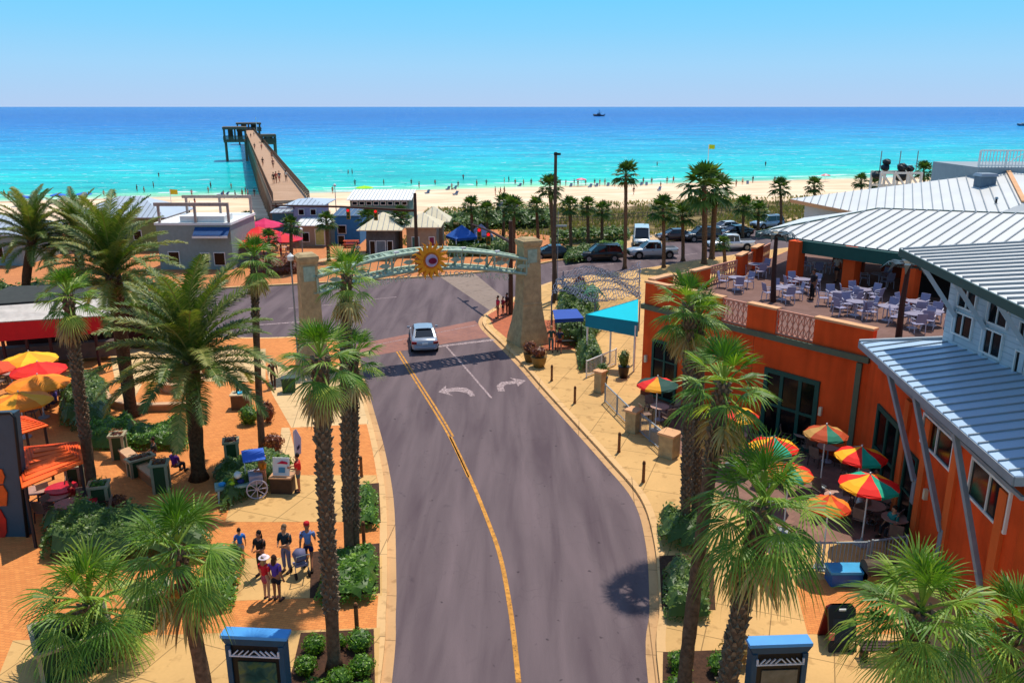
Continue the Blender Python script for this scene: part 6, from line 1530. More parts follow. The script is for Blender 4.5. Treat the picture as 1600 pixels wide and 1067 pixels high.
MB().lathe([(.75, .3), (.75, .85), (.8, .87), (.6, .87)], n=24).build('inner_ring', wl, t); MB().lathe([(.3, .5), (.4, 1.1), (.15, 1.5), (.02, 1.7)], n=14).build('centrepiece', M('dark bronze', '#3a2418', .5, .4), t)
q = P(378, 637, KZ); t = thing('display_counter', 'tan counter with bright blue items on top beside the orange paving', 'counter', tuple(q), .1)
MB().box(0, 0, .4, .95, .7, .8).build('cabinet', M('brown cabinet', '#6a4a2c', .8), t); MB().box(0, 0, .83, 1.05, .8, .06).build('counter_top', M('counter top', '#c9b088', .6), t); MB().box(.05, -.05, .9, .4, .35, .07, .4).build('blue_towel', canvas('#3ab0d8'), t)
MB().lathe([(.1, .87), (.09, 1.2), (.12, 1.35), (.03, 1.5)], cx=-.2, cy=.2, n=10).build('dispenser', blackm, t)
q = P(452, 612, KZ); t = thing('litter_bin', 'dark green bin standing behind the standing palm on the pavement', 'bin', tuple(q), .2)
MB().box(0, 0, .4, .7, .5, .8, 0, 1.1).build('body', pg_, t, bevel=.03); MB().box(0, 0, .86, .82, .6, .1).build('lid', M('bin lid', '#3c4c44', .6), t, bevel=.02)
# toy cart with parasol, poster stand
q = P(388, 775, KZ); t = thing('toy_cart', 'painted wheeled toy cart with blue and yellow goods on the plaza', 'cart', (q.x - .1, q.y, KZ), R(22))
MB().box(-.35, 0, .62, 1.7, .7, .12).build('tray', M('pale green cart', '#8fa89a', .7), t, bevel=.02); MB().box(.45, 0, .82, .55, .72, .4).build('cabinet', M('grey lilac cabinet', '#9a94a4', .7), t, bevel=.02)
for s in (-1, 1):
    w2 = MB(); w2.lathe([(.02, 0)], n=3) if False else None
    w2.tube([(.45 + .42 * math.cos(a), s * .42, .43 + .42 * math.sin(a)) for a in [2 * PI * i / 20 for i in range(21)]], .03, 6)
    for k in range(8): a = 2 * PI * k / 8; w2.bar((.45, s * .42, .43), (.45 + .42 * math.cos(a), s * .42, .43 + .42 * math.sin(a)), .03)
    w2.build('wheel', M('lilac wheel', '#b8aebb', .6), t)
for s in (-1, 1): MB().bar((-1.1, s * .28, 0), (-1.05, s * .28, .6), .06).build('leg', whitep, t)
for x, y, cl in ((-.9, -.1, '#3a9ad8'), (-.5, .1, '#d8c81c'), (-.7, .2, '#3a6a2a'), (-.15, -.1, '#1c2c6c'), (-.3, .2, '#c8341c'), (-.55, -.2, '#b8d828')): MB().blob(x, y, .76, .16, .13, .1, 8, 6).build('toy', canvas(cl), t, smooth=True)
MB().slab([(.0, -.45, 1.75), (.9, -.45, 1.75), (.9, .45, 1.9), (.0, .45, 1.9)], .04).build('sunshade', canvas('#3a68c8'), t); [MB().cyl(x, .3, .9, 1.84, .02, n=6).build('shade_post', whitep, t) for x in (.08, .82)]
MB().blob(-.25, -.05, 1.05, .16, .16, .16, 10, 8).build('ball', whitep, t, smooth=True)
q = P(440, 772, KZ); t = thing('poster_stand', 'brown crate with a white poster bearing a red swoosh and blue block on the plaza', 'poster stand', (q.x, q.y + .3, KZ), R(-3))
MB().box(0, 0, .35, .9, .6, .7).build('crate', M('dark brown crate', '#4a3424', .8, var=.3), t); MB().box(0, 0, .73, .98, .68, .06).build('crate_top', M('crate top', '#c09068', .7), t)
MB().slab([(-.36, -.12, .78), (.36, -.12, .78), (.36, .02, 1.55), (-.36, .02, 1.55)], .03, (0, .03, 0)).build('poster', whitep, t); MB().slab([(-.18, -.045, 1.3), (.05, -.03, 1.43), (.3, -.035, 1.36), (.28, -.045, 1.28), (.02, -.045, 1.3)], .01, (0, -.01, 0)).build('red_swoosh', canvas('#c81a40'), t); MB().slab([(-.1, -.12, .92), (.18, -.12, .92), (.18, -.08, 1.14), (-.1, -.08, 1.14)], .01, (0, -.012, 0)).build('blue_block', canvas('#4a86a8'), t)
q = P(462, 735, KZ); t = thing('feather_flag', 'tall pale lilac feather flag behind the person in red', 'flag', (q.x, q.y + .2, KZ), 0)
MB().cyl(0, 0, 0, 1.9, .015, n=6).build('pole', whitep, t); MB().slab([(-.05, 0, .6), (.25, 0, .75), (.3, 0, 1.5), (.1, 0, 1.95), (-.05, 0, 1.8)], .015, (0, .015, 0)).build('banner', canvas('#c8b0c8'), t); MB().slab([(.1, -.01, .9), (.22, -.01, 1.05), (.2, -.01, 1.2), (.08, -.01, 1.05)], .008, (0, -.008, 0)).build('emblem', canvas('#2a2440'), t)
q = P(470, 900, KZ); t = thing('stroller', 'lilac grey baby stroller in front of the man in the red cap', 'stroller', (q.x - .05, q.y + .15, KZ), R(120))
MB().slab([(-.25, -.2, .5), (.2, -.2, .42), (.2, .2, .42), (-.25, .2, .5)], .08).build('seat', canvas('#8a86a0'), t); MB().tube([(-.2, 0, .62), (0, 0, .85), (.2, 0, .82)], [.2, .25, .1], 10).build('hood', canvas('#6c6a86'), t, smooth=True)
mb = MB(); [mb.tube([(-.55, s * .22, 1.0), (-.2, s * .22, .5), (.35, s * .22, .12)], .018, 6) for s in (-1, 1)]; mb.bar((-.55, -.22, 1.0), (-.55, .22, 1.0), .03); [mb.bar((-.2, s * .22, .5), (-.3, s * .22, .12), .025) for s in (-1, 1)]; mb.build('frame', metal, t)
for x, s in ((.35, -1), (.35, 1), (-.3, -1), (-.3, 1)): MB().tube([(x, s * .2, .12), (x, s * .26, .12)], .12, 14).build('wheel', tyre, t)

# ------------------------------------------------------------------ seaside buildings
def gable(label, name, cat, lx, rx, py, Y, top_py, h_roof, depth, wallm, roofm, kind='hip', over=.5, wins=(), rot=0, ribs=.6, eave=None):
    a, b = HZ(lx, py, Y), HZ(rx, py, Y); z0 = min(a.z, gz(0, Y)) if False else gz((a.x + b.x) / 2, Y) - .1; h = HZ((lx + rx) / 2, top_py, Y).z
    cx = (a.x + b.x) / 2; w_ = b.x - a.x; t = thing(name, label, cat, (cx, Y + depth / 2, z0), rot); h -= z0
    MB().box(0, 0, h / 2, w_, depth, h).build('wall', wallm, t)
    X, D = w_ / 2 + over, depth / 2 + over; r = MB(); rf = []
    if kind == 'hip':
        k = min(D, X) * .96; rl = max(0.02, X - k)
        c4 = [Vector((-X, -D, h)), Vector((X, -D, h)), Vector((X, D, h)), Vector((-X, D, h))]; A, B = Vector((-rl, 0, h + h_roof)), Vector((rl, 0, h + h_roof))
        rf = [[c4[0], c4[1], B, A], [c4[1], c4[2], B], [c4[2], c4[3], A, B], [c4[3], c4[0], A]]
    elif kind == 'shed': rf = [[Vector((-X, -D, h)), Vector((X, -D, h)), Vector((X, D, h + h_roof)), Vector((-X, D, h + h_roof))]]
    elif kind == 'gable':
        A, B = Vector((-X, 0, h + h_roof)), Vector((X, 0, h + h_roof)); rf = [[Vector((-X, -D, h)), Vector((X, -D, h)), B, A], [Vector((X, D, h)), Vector((-X, D, h)), A, B]]
    elif kind == 'flat':
        r.box(0, 0, h + .12, w_ + .25, depth + .25, .24)
    for f in rf: r.slab(f, .1)
    ro = r.build('roof', roofm, t)
    if ribs and rf:
        s = seams(rf[0], rf[0][-1] - rf[0][0] if kind == 'shed' else (0, 1, .3), ribs, .06, .06); s.build('seams', seamm, ro)
    for (kx, kz, ww, hh, m_) in wins:
        x = -w_ / 2 + kx * w_; z = kz * h; f = MB(); f.box(x, -depth / 2 - .03, z, ww + .16, .06, hh + .16); fo = f.build('window' if hh < 1.7 else 'door', whitep, t)
        MB().box(x, -depth / 2 - .07, z, ww, .04, hh).build('pane' if hh < 1.7 else 'door_panel', m_ or glass, fo)
    return t, w_, h
stuc = M('grey stucco', '#84928f', .85, var=.1); olive = M('olive wall', '#7e8654', .85, var=.15); blueb = M('blue boards', '#2f74a4', .75, var=.1); lavb = M('lavender boards', '#8e92b4', .75, var=.08); creamr = M('cream metal roof', '#d8caa8', .5, var=.08); seag = M('sea green boards', '#5f7f76', .8, var=.12); roofg = M('grey metal roof', '#b6c0ca', .4, var=.08, scale=.4); tanw = M('tan boards', '#a08c74', .8, var=.15)
gable('building with pale grey hipped roof and olive wall behind the left date palms', 'beach_house', 'building', 120, 262, 400, 93, 339, 1.9, 8, olive, roofg, 'hip', .5, [(.7, .5, .8, 1.0, None)])
gable('building with a grey hipped metal roof at the far left edge', 'beach_house', 'building', -90, 36, 400, 84, 366, 1.6, 8, stuc, roofg, 'hip', .5, [(.7, .5, 1.0, 1.2, None)])
t, bw, bh = gable('grey flat roofed building with a timber pergola on top right of the date palms', 'flat_roofed_building', 'building', 252, 366, 425, 82, 352, 0, 8, stuc, whitep, 'flat', 0, [(.62, .28, .8, 1.1, None), (.82, .28, 1.0, 1.2, None), (.2, .3, 1.0, 1.2, None)])
mb = MB()
for x in (-bw / 2 + .4, 0.3, bw / 2 - .1): mb.box(x, -3.9, bh + 1.1, .22, .22, 1.9); mb.box(x, 3.4, bh + 1.1, .22, .22, 1.9)
mb.bar((-bw / 2, -3.9, bh + 2.05), (bw / 2, -3.9, bh + 2.05), .26, .34); mb.bar((-bw / 2, 3.4, bh + 2.05), (bw / 2, 3.4, bh + 2.05), .26, .3)
mb.build('pergola', M('sun bleached timber', '#a8958a', .85, var=.2), t)
MB().box(.9, -2.5, bh + .55, bw * .6, 2.5, .6).build('roof_parapet', whitep, t)
MB().slab([(.2, -4.0, bh - .2), (bw / 2, -4.0, bh - .2), (bw / 2, -5.0, bh - .95), (.2, -5.0, bh - .95)], .06).build('awning', M('deep blue awning', '#1f4a7c', .7), t); MB().box((bw / 4 + .1), -5.05, bh - 1.05, bw / 2 - .2, .06, .22).build('awning_valance', whitep, t)
t = gable('two storey lavender pier house at the foot of the fishing pier', 'pier_house', 'building', 462, 503, 380, 100, 319, .5, 5, lavb, roofg, 'hip', .8, [(.3, .8, .6, .6, None), (.75, .8, .6, .6, None), (.5, .55, 2.0, .5, None)])[0]
MB().box(-2.4, -1.2, 4.3, 2.0, 2.6, .2).build('side_deck', roofg, t)
gable('low cabin with a pale shed roof and lemon door below the lavender pier house', 'cabin', 'cabin', 468, 512, 385, 96, 352, .5, 3, tanw, whitep, 'shed', .3, [(.25, .5, .7, 1.0, None), (.75, .5, 1.0, 1.8, M('lemon door', '#b8b86a', .7))])
gable('blue grey shed left of the lavender pier house', 'shed', 'shed', 428, 462, 372, 102, 332, .4, 4, M('blue grey boards', '#3e6a7c', .8), roofg, 'shed', .2, [(.7, .7, .9, .7, whitep)])
gable('bright blue boarded building with a white framed window', 'blue_building', 'building', 524, 563, 382, 98, 337, .4, 5, blueb, M('blue roof', '#3c5c7c', .6), 'shed', .2, [(.3, .55, .9, .9, None), (.25, .2, .7, 1.0, None)])
gable('grey block between the cabin and the blue building', 'service_building', 'building', 510, 524, 383, 98, 345, .2, 4, stuc, roofg, 'shed', .1, [])
t, bw, bh = gable('long beach pavilion with a brilliant white ribbed roof on the sand', 'beach_pavilion', 'pavilion', 548, 640, 338, 116, 312, .9, 5, seag, M('brilliant white roof', '#eeeeea', .5, var=.03), 'shed', .4, [(.08 + .12 * i, .86, .62, .4, None) for i in range(8)] + [(.15 + .35 * i, .4, 1.4, .7, None) for i in range(3)], ribs=.5)
t, bw, bh = gable('beach bar with a cream hipped roof and dark open front behind the palms', 'beach_bar', 'bar', 574, 618, 398, 88.5, 358, 1.5, 5, M('dark bar front', '#55585a', .8, var=.3), creamr, 'hip', .9, [(.2, .35, .5, 1.8, None), (.5, .35, .9, 1.8, M('grey shutter', '#6f7a80', .7)), (.82, .35, .5, 1.8, None)])
gable('hut with a lower cream pyramid roof left of the signal mast', 'hut', 'hut', 636, 682, 392, 90, 354, 1.3, 3.4, tanw, creamr, 'hip', .6, [(.3, .4, .7, 1.8, M('teal door', '#3c6c60', .7)), (.85, .4, .5, 1.8, M('magenta door', '#7c2448', .7))])
gable('gazebo with an upper cream pyramid roof right of the signal mast', 'gazebo', 'gazebo', 664, 692, 385, 95, 345, 1.5, 2.4, tanw, creamr, 'hip', .9, [])
def tent(label, px, py, Y, w_, h, rise, col, rot=.2, name='tent'):
    a = HZ(px, py, Y); z0 = gz(a.x, Y); t = thing(name, label, 'tent', (a.x, Y, z0), rot); X = w_ / 2
    c4 = [Vector((-X, -X, h)), Vector((X, -X, h)), Vector((X, X, h)), Vector((-X, X, h))]; A = Vector((0, 0, h + rise)); mb = MB()
    for i in range(4): mb.slab([c4[i], c4[(i + 1) % 4], A], .04); mb.slab([c4[i], c4[(i + 1) % 4], c4[(i + 1) % 4] - Vector((0, 0, .25)), c4[i] - Vector((0, 0, .25))], .02, (0, 0, -.001))
    mb.build('canopy', canvas(col), t)
    for p in c4: MB().cyl(p.x * .97, p.y * .97, 0, h, .05, n=6).build('leg', whitep, t)
tent('bright blue canopy tent right of the cream pyramid roofs', 722, 372, 92, 2.8, 2.0, 1.3, '#2c64b8', .5)
tent('pale lavender canopy tent beside the bright blue one', 752, 370, 93, 2.2, 2.1, 1.2, '#9a9cc0', .3)
tent('small purple beach tent with a white top above the signal pole', 793, 312, 133, 3.0, 1.2, .9, '#5a4a80', .2)
for lab, px, r, cols, z in (('big red parasol with a pale centre at the left of the beach cafe', (404, 354), 2.5, ('#d81418',), 3.4), ('magenta topped red parasol behind the others at the beach cafe', (413, 341), 2.1, ('#d01458',), 3.9), ('red parasol at the right of the beach cafe', (438, 362), 2.3, ('#d81824', '#c81040'), 3.0), ('red parasol nearest the camera at the beach cafe', (402, 368), 2.2, ('#e01c1c',), 2.9)):
    parasol(lab, px, r=r, cols=cols, zt=z, drop=.8, rot=.3)
for i, (px, py) in enumerate(((432, 392), (448, 396), (418, 398))):
    seatset(px, py, KZ, 3, ('under the red parasols of the beach cafe, middle', 'under the red parasols of the beach cafe, right', 'under the red parasols of the beach cafe, left')[i], CH2, TB2, 'brown', i, .9, 'beach cafe terrace')
t = thing('picnic_table', 'orange picnic table on the seaside plaza by the beach bar', 'picnic table', tuple(P(549, 386, KZ)), .1)
MB().box(0, 0, .74, 1.8, .8, .06).build('table_top', M('orange timber', '#b8481c', .7), t); [MB().box(0, s * .7, .44, 1.8, .3, .05).build('bench_seat', M('orange timber', '#b8481c', .7), t) for s in (-1, 1)]; [MB().box(s * .7, 0, .36, .08, 1.3, .7, 0, 1, .5).build('leg', M('orange timber', '#b8481c', .7), t) for s in (-1, 1)]
# beach parasols and loungers, lifeguard flags
def bpar(lab, px, py, r, cols, zt=2.0):
    q = PG(px, py); parasol(lab, None, loc=(q.x, q.y), r=r, cols=cols, zt=zt, gnd=q.z, base=False)
for lab, px, py, r, cols in (('first blue beach parasol from the left edge', 38, 322, 1.7, ('#2c62c4',)), ('second blue beach parasol from the left edge', 93, 318, 1.5, ('#2c6ad0',)), ('third blue beach parasol from the left edge', 133, 316, 1.5, ('#3474d8',)), ('lime green beach parasol above the white beach pavilion', 570, 305, 1.9, ('#8ee010', '#a8ec20')), ('pink beach parasol among the beachgoers right of the utility pole', 908, 291, 1.3, ('#e0607c', '#f0b0b8')), ('pink and white beach parasol above the far right palms', 1289, 284, 1.2, ('#d86a70', '#f0d0d0'))): bpar(lab, px, py, r, cols)
lm = M('lounger blue', '#2c4a6c', .7); lm2 = M('lounger dark', '#2c2428', .7)
LG = thing('beach_lounger', 'x', 'lounger', (0, 0, -50)); MB().slab([(-1, -.3, .35), (.3, -.3, .35), (.3, .3, .35), (-1, .3, .35)], .08).build('seat', lm, LG); MB().slab([(.3, -.3, .36), (.9, -.3, .8), (.9, .3, .8), (.3, .3, .36)], .08).build('backrest', lm, LG); [MB().box(x, 0, .17, .06, .56, .34).build('leg', whitep, LG) for x in (-.8, .5)]
register(LG)
for i, (px, py, ds) in enumerate(((613, 293, 'leftmost behind the beach pavilion roof'), (622, 292, 'second behind the beach pavilion roof'), (632, 293, 'rightmost behind the beach pavilion roof'), (700, 297, 'left one above the gateway arch'), (710, 296, 'right one above the gateway arch'), (712, 305, 'nearest on the sand above the gateway arch'), (812, 292, 'just left of the utility pole'), (892, 292, 'left of the pink parasol'), (922, 293, 'first right of the pink parasol'), (932, 292, 'second right of the pink parasol'), (950, 291, 'left of the tall lone palm'), (1002, 290, 'first right of the tall lone palm'), (1010, 290, 'second right of the tall lone palm'), (1030, 298, 'on open sand right of the tall lone palm'), (345, 306, 'first in the row left of the pier'), (353, 306, 'second in the row left of the pier'), (668, 303, 'alone above the cream roofs'), (1168, 288, 'right of the big double palm'))):
    q = PG(px, py); put(LG, (q.x, q.y, q.z), 1.2 + rnd.uniform(-.2, .2), 'low beach lounger ' + ds, 'loungers along the waterline')
for px, py, ty, col, lab in ((268, 322, 296, '#c8a818', 'yellow beach warning flag left of the pier'), (1103, 300, 226, '#b8d020', 'tall pole with a yellow green flag above the double palm')):
    q = PG(px, py); tp = HZ(px, ty, q.y); t = thing('beach_flag', lab, 'flag', tuple(q)); h = tp.z - q.z; MB().cyl(0, 0, 0, h, .07, n=6).build('pole', whitep, t); MB().slab([(0, 0, h), (1.3, .2, h - .1), (1.3, .2, h - .95), (0, 0, h - .9)], .03, (0, .03, 0)).build('banner', canvas(col), t)
# ship and motor boat
q = P(936, 182, -2.5); t = thing('fishing_ship', 'dark fishing ship with a central mast far out near the horizon', 'ship', (q.x, q.y, -2.5)); s = q.y / 1280
dk = M('dark ship hull', '#27384c', .7)
L = 18 * s
MB().slab([(-L / 2, 0, .2 * L * .4), (-L * .42, -.1 * L, 0), (L * .4, -.1 * L, 0), (L / 2, 0, .1 * L), (L * .4, .1 * L, 0), (-L * .42, .1 * L, 0)], 1, (0, 0, L * .11)).build('hull', dk, t)
MB().box(-.02 * L, 0, .17 * L, .28 * L, .12 * L, .12 * L).build('cabin', M('ship cabin', '#4a5a6c', .7), t); MB().bar((0, 0, .2 * L), (0, 0, .52 * L), .035 * L).build('mast', dk, t); MB().bar((0, 0, .26 * L), (-.2 * L, 0, .34 * L), .02 * L).build('boom', dk, t); MB().bar((0, 0, .26 * L), (.22 * L, 0, .34 * L), .02 * L).build('boom', dk, t)
q = P(1602, 197, -2.5); t = thing('motor_boat', 'white motor boat cut by the right edge of the frame', 'boat', (q.x, q.y, -2.5)); L = 26 * q.y / 1280 
MB().slab([(-L / 2, 0, .05 * L), (-L * .3, -.12 * L, 0), (L / 2, -.12 * L, 0), (L / 2, .12 * L, 0), (-L * .3, .12 * L, 0)], 1, (0, 0, .09 * L)).build('hull', M('boat hull grey', '#5a6a7c', .6), t); MB().box(.08 * L, 0, .15 * L, .6 * L, .18 * L, .06 * L).build('cabin', whitep, t)
# white framed tower with dark tubs behind the far roof
q = HZ(1397, 300, 92); t = thing('steel_frame_tower', 'white steel frame with dark drums and thin masts rising behind the far white roof', 'frame tower', (q.x, 92, 0)); hh = HZ(1400, 268, 92).z
mb = MB(); wd = 2.2
for x in (-1, -.33, .33, 1):
    for y in (-1.2, 1.2): mb.bar((x * wd, y, 0), (x * wd, y, hh), .22)
for z in (hh - 1.6, hh - .1): mb.bar((-wd, -1.2, z), (wd, -1.2, z), .2); mb.bar((-wd, 1.2, z), (wd, 1.2, z), .2)
for k in range(3): mb.bar((-wd + k * 1.5, -1.25, hh), (-wd + k * 1.5 + 1.3, -1.25, hh - 1.6), .18)
mb.build('frame', whitep, t)
for x, z, r in ((-1.3, .4, .42), (-1.2, 1.0, .38), (.55, .45, .5), (1.4, .3, .4), (-2.1, -.4, .55), (.6, -.5, .7)): MB().blob(x, 0, hh + z, r, .7, r * .9, 10, 8, .25, x).build('drum', M('dark drum', '#10222c', .6), t)
for x in (-1.9, .2, 2.1): MB().cyl(x, 0, hh - .2, hh + 2.2, .05, n=6).build('mast', greyp, t)

# ------------------------------------------------------------------ palms
PB = 'big palms along the pavements'
palm('fan', 'thick booted fan palm at the left kerb, nearest the camera', (500, 560), base_px=(523, 1045), Rr=1.32, r0=.2, r1=.2, boots=.8, seed=1)
palm('fan', 'left kerb fan palm whose crown reaches the left end of the arch', (542, 432), base_px=(546, 876), Rr=1.25, r0=.17, r1=.16, boots=.85, seed=2)
palm('fan', 'fan palm close behind, its crown merging right of the nearest kerb palm crown', (553, 558), base_px=(556, 870), Rr=1.3, r0=.16, r1=.15, boots=.85, seed=3, ctop=None)
palm('fan', 'slender fan palm in the plaza bed left of the left stone pillar', (397, 402), base_px=(410, 706), Rr=1.35, r0=.17, r1=.15, boots=.3, seed=4)
palm('fan', 'dark trunked fan palm in front of the red canopy at the left', (106, 462), base_px=(146, 775), Rr=1.45, r0=.22, r1=.19, boots=.7, seed=5)
palm('date', 'huge feathery date palm with a thick dark trunk in the middle of the left plaza', (299, 560), base_px=(311, 748), Rr=4.4, r0=.31, r1=.33, boots=.25, seed=6)
palm('date', 'feathery date palm behind the big one, above the rear plaza', (176, 425), base_px=(206, 650), Rr=4.0, r0=.3, r1=.38, boots=.2, seed=7)
palm('date', 'feathery date palm at the upper left above the olive house', (122, 372), base_px=(129, 470), Rr=4.0, r0=.32, r1=.36, boots=.2, seed=8)
palm('date', 'feathery date palm at the far upper left edge', (52, 372), base_px=(40, 478), Rr=4.2, r0=.32, r1=.36, boots=.2, seed=9)
palm('fan', 'low full fan palm in the planter at the bottom left corner', (140, 935), base=Vector((P(112, 985, 1.1).x, P(112, 985, 1.1).y, 1.0)), Rr=2.25, r0=.2, r1=.2, boots=.8, seed=10, ctop=HZ(140, 945, P(112, 985, 1.1).y))
palm('fan', 'fan palm with a bare dark trunk at the bottom left, right of the planter palm', (276, 850), base=Vector((-7.6, 17.3, KZ)), Rr=1.75, r0=.2, r1=.15, boots=.2, seed=11, ctop=HZ(276, 858, 17.3))
palm('fan', 'leaning fan palm right of the road with the lower of the two right crowns', (1132, 590), base=Vector((4.75, 19.2, KZ)), Rr=1.5, r0=.2, r1=.16, boots=.25, seed=12, ctop=HZ(1130, 600, 19.2))
palm('fan', 'shaggy fan palm with a thick trunk and wide crown in front of the patio', (1192, 790), base=Vector((5.3, 17.4, KZ)), Rr=2.0, r0=.24, r1=.21, boots=.9, seed=13, ctop=HZ(1192, 790, 17.4))
palm('fan', 'full low fan palm at the bottom right with a dark stubby trunk', (1440, 935), base=Vector((9.1, 16.0, KZ)), Rr=1.95, r0=.24, r1=.22, boots=.9, seed=14, ctop=HZ(1440, 955, 16.0))
palm('fan', 'fan palm cut by the bottom right corner of the frame', (1592, 975), base=Vector((11.4, 16.6, KZ)), Rr=1.6, r0=.2, r1=.2, boots=.7, seed=15, ctop=HZ(1595, 985, 16.6), dry=False)
palm('fan', 'tall booted fan palm against the orange wall, left trunk of the pair', (1075, 478), base_px=(1070, 838), Rr=1.55, r0=.19, r1=.17, boots=.85, seed=16)
palm('fan', 'second trunk of the right kerb pair with its crown tucked behind', (1092, 500), base_px=(1086, 826), Rr=1.35, r0=.18, r1=.16, boots=.85, seed=17)
far = [((978, 272), (976, 420), 1.7, 'tall lone palm with a small crown right of the utility pole'), ((859, 293), (868, 471), 1.35, 'palm whose trunk rises right beside the utility pole'), ((1100, 290), (1100, 414), 3.0, 'big spreading double palm, left trunk, by the dunes'), ((1118, 296), (1112, 406), 2.6, 'big spreading double palm, right trunk, by the dunes'),
 ((736, 322), (739, 395), 1.5, 'palm behind the blue tent'), ((803, 326), (803, 402), 1.9, 'palm above the signal mast on the beach side'), ((838, 322), (841, 385), 1.5, 'palm just left of the utility pole on the beach side'), ((890, 322), (892, 398), 1.5, 'first of three palms in the island bed'), ((918, 322), (919, 392), 1.4, 'second of three palms in the island bed'), ((941, 328), (940, 388), 1.4, 'third of three palms in the island bed'),
 ((1036, 326), (1037, 420), 1.9, 'palm in front of the grey pickup truck'), ((1066, 336), (1067, 408), 1.7, 'palm in front of the dark minibus'), ((1162, 322), (1160, 372), 1.8, 'palm right of the big double palm'), ((1185, 330), (1184, 370), 1.7, 'palm left of the white middle roof tip'), ((1219, 292), (1220, 362), 1.7, 'palm behind the left tip of the far white roof'), ((1272, 290), (1273, 350), 1.6, 'palm just above the far white roof'), ((1345, 283), (1346, 340), 1.5, 'left palm beside the white steel frame'), ((1366, 287), (1366, 340), 1.3, 'small palm touching the white steel frame'), ((1443, 267), (1443, 335), 1.9, 'palm right of the white steel frame'),
 ((510, 345), (514, 410), 1.4, 'palm in front of the blue and lavender buildings'), ((455, 352), (456, 428), 1.3, 'palm right of the red beach parasols'), ((575, 340), (575, 398), 1.6, 'palm left of the beach bar'), ((626, 338), (627, 400), 1.6, 'palm in front of the signal mast hut'), ((606, 348), (605, 392), 1.5, 'low palm in front of the beach bar'), ((385, 343), (389, 385), 1.3, 'brownish palm left of the red beach parasols'), ((1130, 380), (1133, 425), 1.0, 'small dark palm in front of the white pickup truck'), ((420, 372), (421, 430), 1.2, 'palm hanging in front of the red beach parasols'), ((760, 330), (762, 392), 1.5, 'palm between the tents and the signal mast'), ((788, 318), (786, 388), 1.6, 'palm right behind the slanting signal mast')]
for i, (cp, bp_, rr_, lab) in enumerate(far):
    palm('far', lab, cp, base_px=bp_, Rr=rr_, r0=.2 if rr_ < 2.5 else .3, r1=.16 if rr_ < 2.5 else .26, boots=0, seed=40 + i, group=None, bz=0)

# ------------------------------------------------------------------ hedges and shrubs
def hpx(name, label, pxs, h, **k): hedge(name, label, [P(x, y, KZ + h * .6) for x, y in pxs], h, **dict(dict(lump=1.3), **k))
hpx('hedge', 'bright clipped hedge in front of the curved low wall, left part', [(128, 655), (210, 645), (216, 668), (205, 690), (130, 690)], .8, seed=1)
hpx('hedge', 'bright clipped hedge in front of the curved low wall, right part', [(200, 668), (290, 652), (294, 690), (200, 692)], .8, seed=2)
hpx('hedge', 'dark hedge left of the curved low wall', [(130, 585), (168, 585), (172, 655), (128, 660), (90, 650), (92, 600)], 1.1, mat=duskm, seed=3)
hpx('hedge', 'hedge beside the toy cart under the slender fan palm', [(330, 725), (395, 705), (440, 700), (448, 742), (400, 755), (345, 785)], .9, seed=4, mat=duskm)
hpx('hedge', 'low hedge at the left edge of the walkway below the bottom left palms', [(292, 905), (375, 893), (362, 940), (290, 950)], .65, seed=5)
hpx('hedge', 'hedge just above the walkway behind the bottom left palms', [(320, 855), (384, 852), (372, 895), (315, 900)], .8, seed=6, mat=duskm)
hpx('hedge', 'wide hedge at the kerb between the two kerb palms', [(508, 862), (590, 850), (590, 922), (545, 932), (488, 930)], .75, seed=7)
hpx('hedge', 'kerb hedge at the foot of the far kerb palms', [(552, 762), (590, 757), (592, 812), (548, 818)], .75, seed=8)
pass
hpx('hedge', 'dense planting below the bottom left palms', [(60, 800), (210, 790), (330, 810), (330, 850), (210, 862), (60, 850)], 1.2, seed=10, mat=duskm)
hpx('hedge', 'dark hedge between the right kerb and the leaning palm trunk', [(1036, 872), (1108, 868), (1112, 948), (1038, 948)], 1.0, seed=11, mat=duskm)
soil = M('bark mulch', '#4a3020', .95, var=.4, scale=8, bump=.8)
for pxs in ([(470, 988), (584, 982), (586, 1066), (592, 1130), (430, 1130), (458, 1040)], [(1036, 1018), (1150, 1014), (1158, 1130), (1034, 1130)], [(486, 862), (593, 848), (594, 926), (484, 934)], [(548, 758), (592, 754), (595, 816), (546, 822)], [(1030, 868), (1114, 864), (1118, 952), (1034, 952)]):
    o = MB().poly([P(x, y, KZ + .012) for x, y in pxs]).build('planting_soil', soil); struct(o)
for px, py, r_, h_, lab in ((492, 1018, .36, .55, 'round bright bush at the far left corner of the nearest kerb bed'), (563, 1012, .42, .6, 'round bright bush at the far right corner of the nearest kerb bed'), (478, 1050, .34, .5, 'round bush on the left side of the nearest kerb bed'), (566, 1052, .4, .55, 'round bush on the right side of the nearest kerb bed'), (532, 1070, .4, .5, 'round bush in front of the trunk in the nearest kerb bed'), (492, 1088, .42, .5, 'round bush at the bottom left of the nearest kerb bed'), (572, 1095, .42, .55, 'round bush at the bottom right of the nearest kerb bed'), (528, 1010, .26, .4, 'small bush behind the trunk in the nearest kerb bed'),
                            (1062, 1045, .36, .55, 'round bush left of the leaning palm in the bottom right bed'), (1125, 1050, .38, .6, 'round bush right of the leaning palm in the bottom right bed'), (1060, 1085, .4, .55, 'lowest round bush left of the leaning palm'), (1135, 1090, .4, .5, 'lowest round bush right of the leaning palm')):
    q = P(px, py, KZ); shrub(lab, tuple(q), r_, h_, hedgem, .045, 620, group='round bushes in the kerb beds', seed=px)
hpx('hedge', 'small dark planting at the foot of the right palm pair', [(1028, 796), (1110, 800), (1110, 850), (1030, 838)], .9, seed=13, mat=duskm)
hpx('hedge', 'tall dark planting right of the stone pillar', [(868, 470), (935, 462), (940, 500), (915, 528), (870, 515)], 1.5, seed=14, mat=duskm, size=.12, dens=90)
